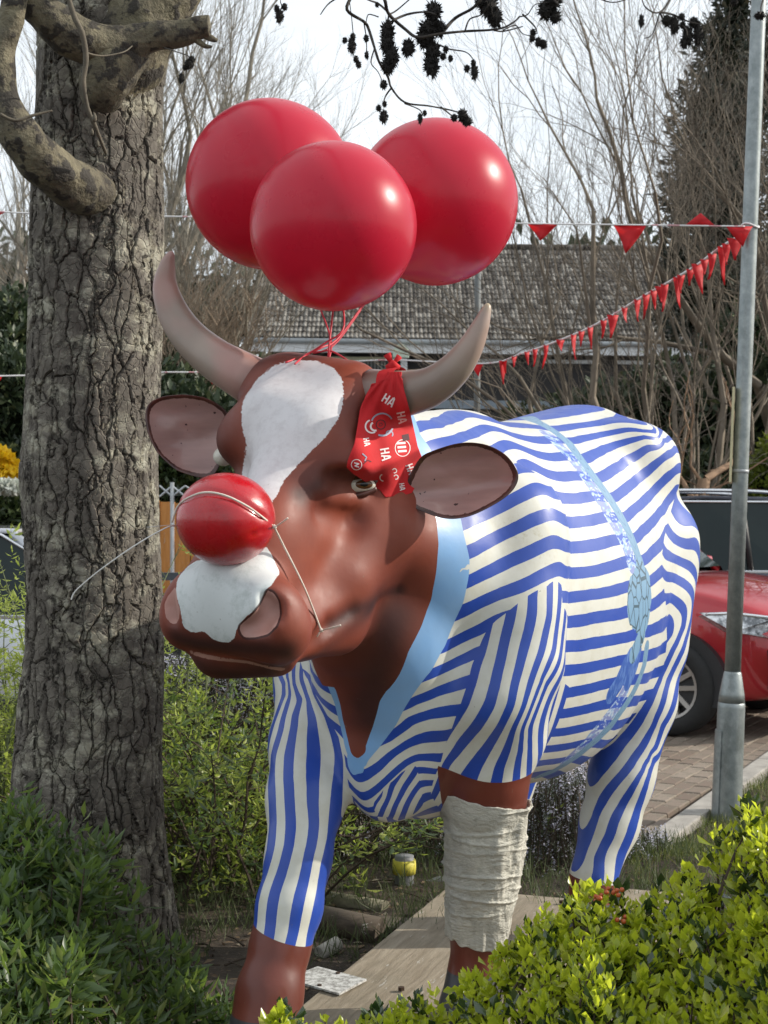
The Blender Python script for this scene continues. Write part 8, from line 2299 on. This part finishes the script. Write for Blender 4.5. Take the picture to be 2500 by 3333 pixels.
def rosemary(label, boxp, Yr, n, seed, flowers, z0=.05, group='flowering rosemary bushes behind the statue'):
    nrs = np.random.RandomState(seed)
    Y = nrs.uniform(*Yr, n)
    px = nrs.uniform(boxp[0], boxp[1], n)
    f = nrs.uniform(0, 1, n) ** .7
    nz = np.array([noise.noise(Vector((float(a) / 60, float(b) * 2, seed))) for a, b in zip(px, Y)])
    top = EYE_Z - (boxp[2] + 30 * nz - 1106) * Y / 3200
    X = (px - 829.5) * Y / 3200
    z = z0 + (top - z0) * f
    tips = np.stack([X, Y, z], 1); tips = tips[z > z0]
    root = empty('rosemary', (fx((boxp[0] + boxp[1]) / 2, sum(Yr) / 2), sum(Yr) / 2, z0), label, 'shrub', group)
    b, d, nr, L, W = shoots(tips, nrs, 14, .020, .0034, .8, .6, .10)
    o = link_mesh('foliage', leaf_mesh('foliage', b, d, nr, L, W, .02), M_ROSE); tag(o, kind='stuff'); attach(o, root)
    st = MB()
    for p in tips[::2]:
        p = Vector(p); st.tube([p - Vector((nrs.normal() * .03, nrs.normal() * .03, .14)), p], [.003, .0016], 3, cap=False)
    o = st.build('stems', M_STEM, None); tag(o, kind='stuff'); attach(o, root)
    ft = tips[nrs.rand(len(tips)) < flowers]
    ft = ft + nrs.normal(size=ft.shape) * .012
    b, d, nr, L, W = shoots(ft, nrs, 6, .014, .010, .3, 1.0, .03)
    o = link_mesh('flowers', leaf_mesh('flowers', b, d, nr, L, W, .1), M_LILAC); tag(o, kind='stuff'); attach(o, root)
    return root
rosemary('pale flowering rosemary between the bandaged leg and the hind leg', (1120, 1330, 1640, 1960), (5.3, 6.1), 1700, 5, .7, z0=.1)
rosemary('shaded rosemary low behind the gap between the front legs', (640, 980, 1650, 1950), (5.5, 6.3), 1900, 6, .12, z0=.05)
rosemary('pale flowering rosemary behind the arching shrub, left of the striding leg', (325, 640, 1400, 1800), (6.0, 6.45), 2600, 7, .65, z0=.1)
rosemary('low rosemary at the edge of the drive, right of the hind leg', (1360, 1440, 1790, 1900), (5.5, 6.0), 260, 8, .5, z0=.1)

# grass and moss of the verge round the lamp post
def tufts(name, label, area, n, seed, h, mat, zf, wd=.0035):
    rs = np.random.RandomState(seed)
    P_ = []
    while len(P_) < n:
        x = rs.uniform(area[0], area[1]); y = rs.uniform(area[2], area[3])
        if bed_d(x, y) < -.07 and noise.noise(Vector((x * 4, y * 4, 2))) > area[4]: P_.append((x, y, zf(x, y)))
    b = np.array(P_); d = rnd_dirs(n, rs, up=1.8, spread=.7); nr = rnd_dirs(n, rs)
    L = h * rs.uniform(.5, 1.3, n)
    o = link_mesh(name, leaf_mesh(name, b, d, nr, L, np.full(n, wd), .15), mat)
    return tag(o, label, 'grass', kind='stuff')
M_GRASS = leaf_mat('moss_grass', (0.07, 0.10, 0.02), (0.16, 0.19, 0.04), (0.28, 0.27, 0.10), rough=.6, tfac=.3)
tufts('grass', 'mossy grass on the verge round the foot of the lamp post', (.9, 3.2, 4.8, 9.5, -.25), 26000, 3, .055, M_GRASS, bed_z)
tufts('weeds', 'thin weeds on the soil behind the platform', (-1.6, 1.2, 4.2, 6.3, -.1), 6500, 4, .11, leaf_mat('weed_leaf', (0.06, 0.085, 0.03), (0.12, 0.15, 0.06), rough=.6, tfac=.3), bed_z)
# fallen leaves, twigs and clods on the soil
rs = np.random.RandomState(9)
n = 2600
b = np.stack([rs.uniform(-1.6, 1.6, n), rs.uniform(3.0, 6.5, n), np.zeros(n)], 1)
b[:, 2] = [bed_z(x, y) + .004 for x, y in b[:, :2]]
b = b[b[:, 2] > 0]
d = rnd_dirs(len(b), rs); d[:, 2] *= .2
o = link_mesh('fallen_leaves', leaf_mesh('fallen_leaves', b, d, rnd_dirs(len(b), rs, up=3), rs.uniform(.015, .045, len(b)), rs.uniform(.008, .02, len(b))), leaf_mat('dead_leaf', (0.10, 0.065, 0.035), (0.24, 0.17, 0.10), (0.35, 0.30, 0.22), rough=.8, tfac=.15))
tag(o, 'brown fallen leaves scattered on the soil round the platform', 'leaf litter', kind='stuff')
m_ = MB()
for k in range(240):
    p = Vector((rs.uniform(-1.5, 1.5), rs.uniform(3.2, 6.4), 0)); p.z = bed_z(p.x, p.y) + .008
    if p.z < 0: continue
    q = p + Vector((rs.normal() * .09, rs.normal() * .09, rs.uniform(-.003, .02)))
    m_.tube([p, (p + q) / 2 + Vector((0, 0, .006)), q], [.004, .003, .002], 5)
tag(m_.build('fallen_twigs', M_STEM, None), 'dead twigs lying on the soil', 'twigs', kind='stuff')
print('done', round(time.time() - T0, 1))
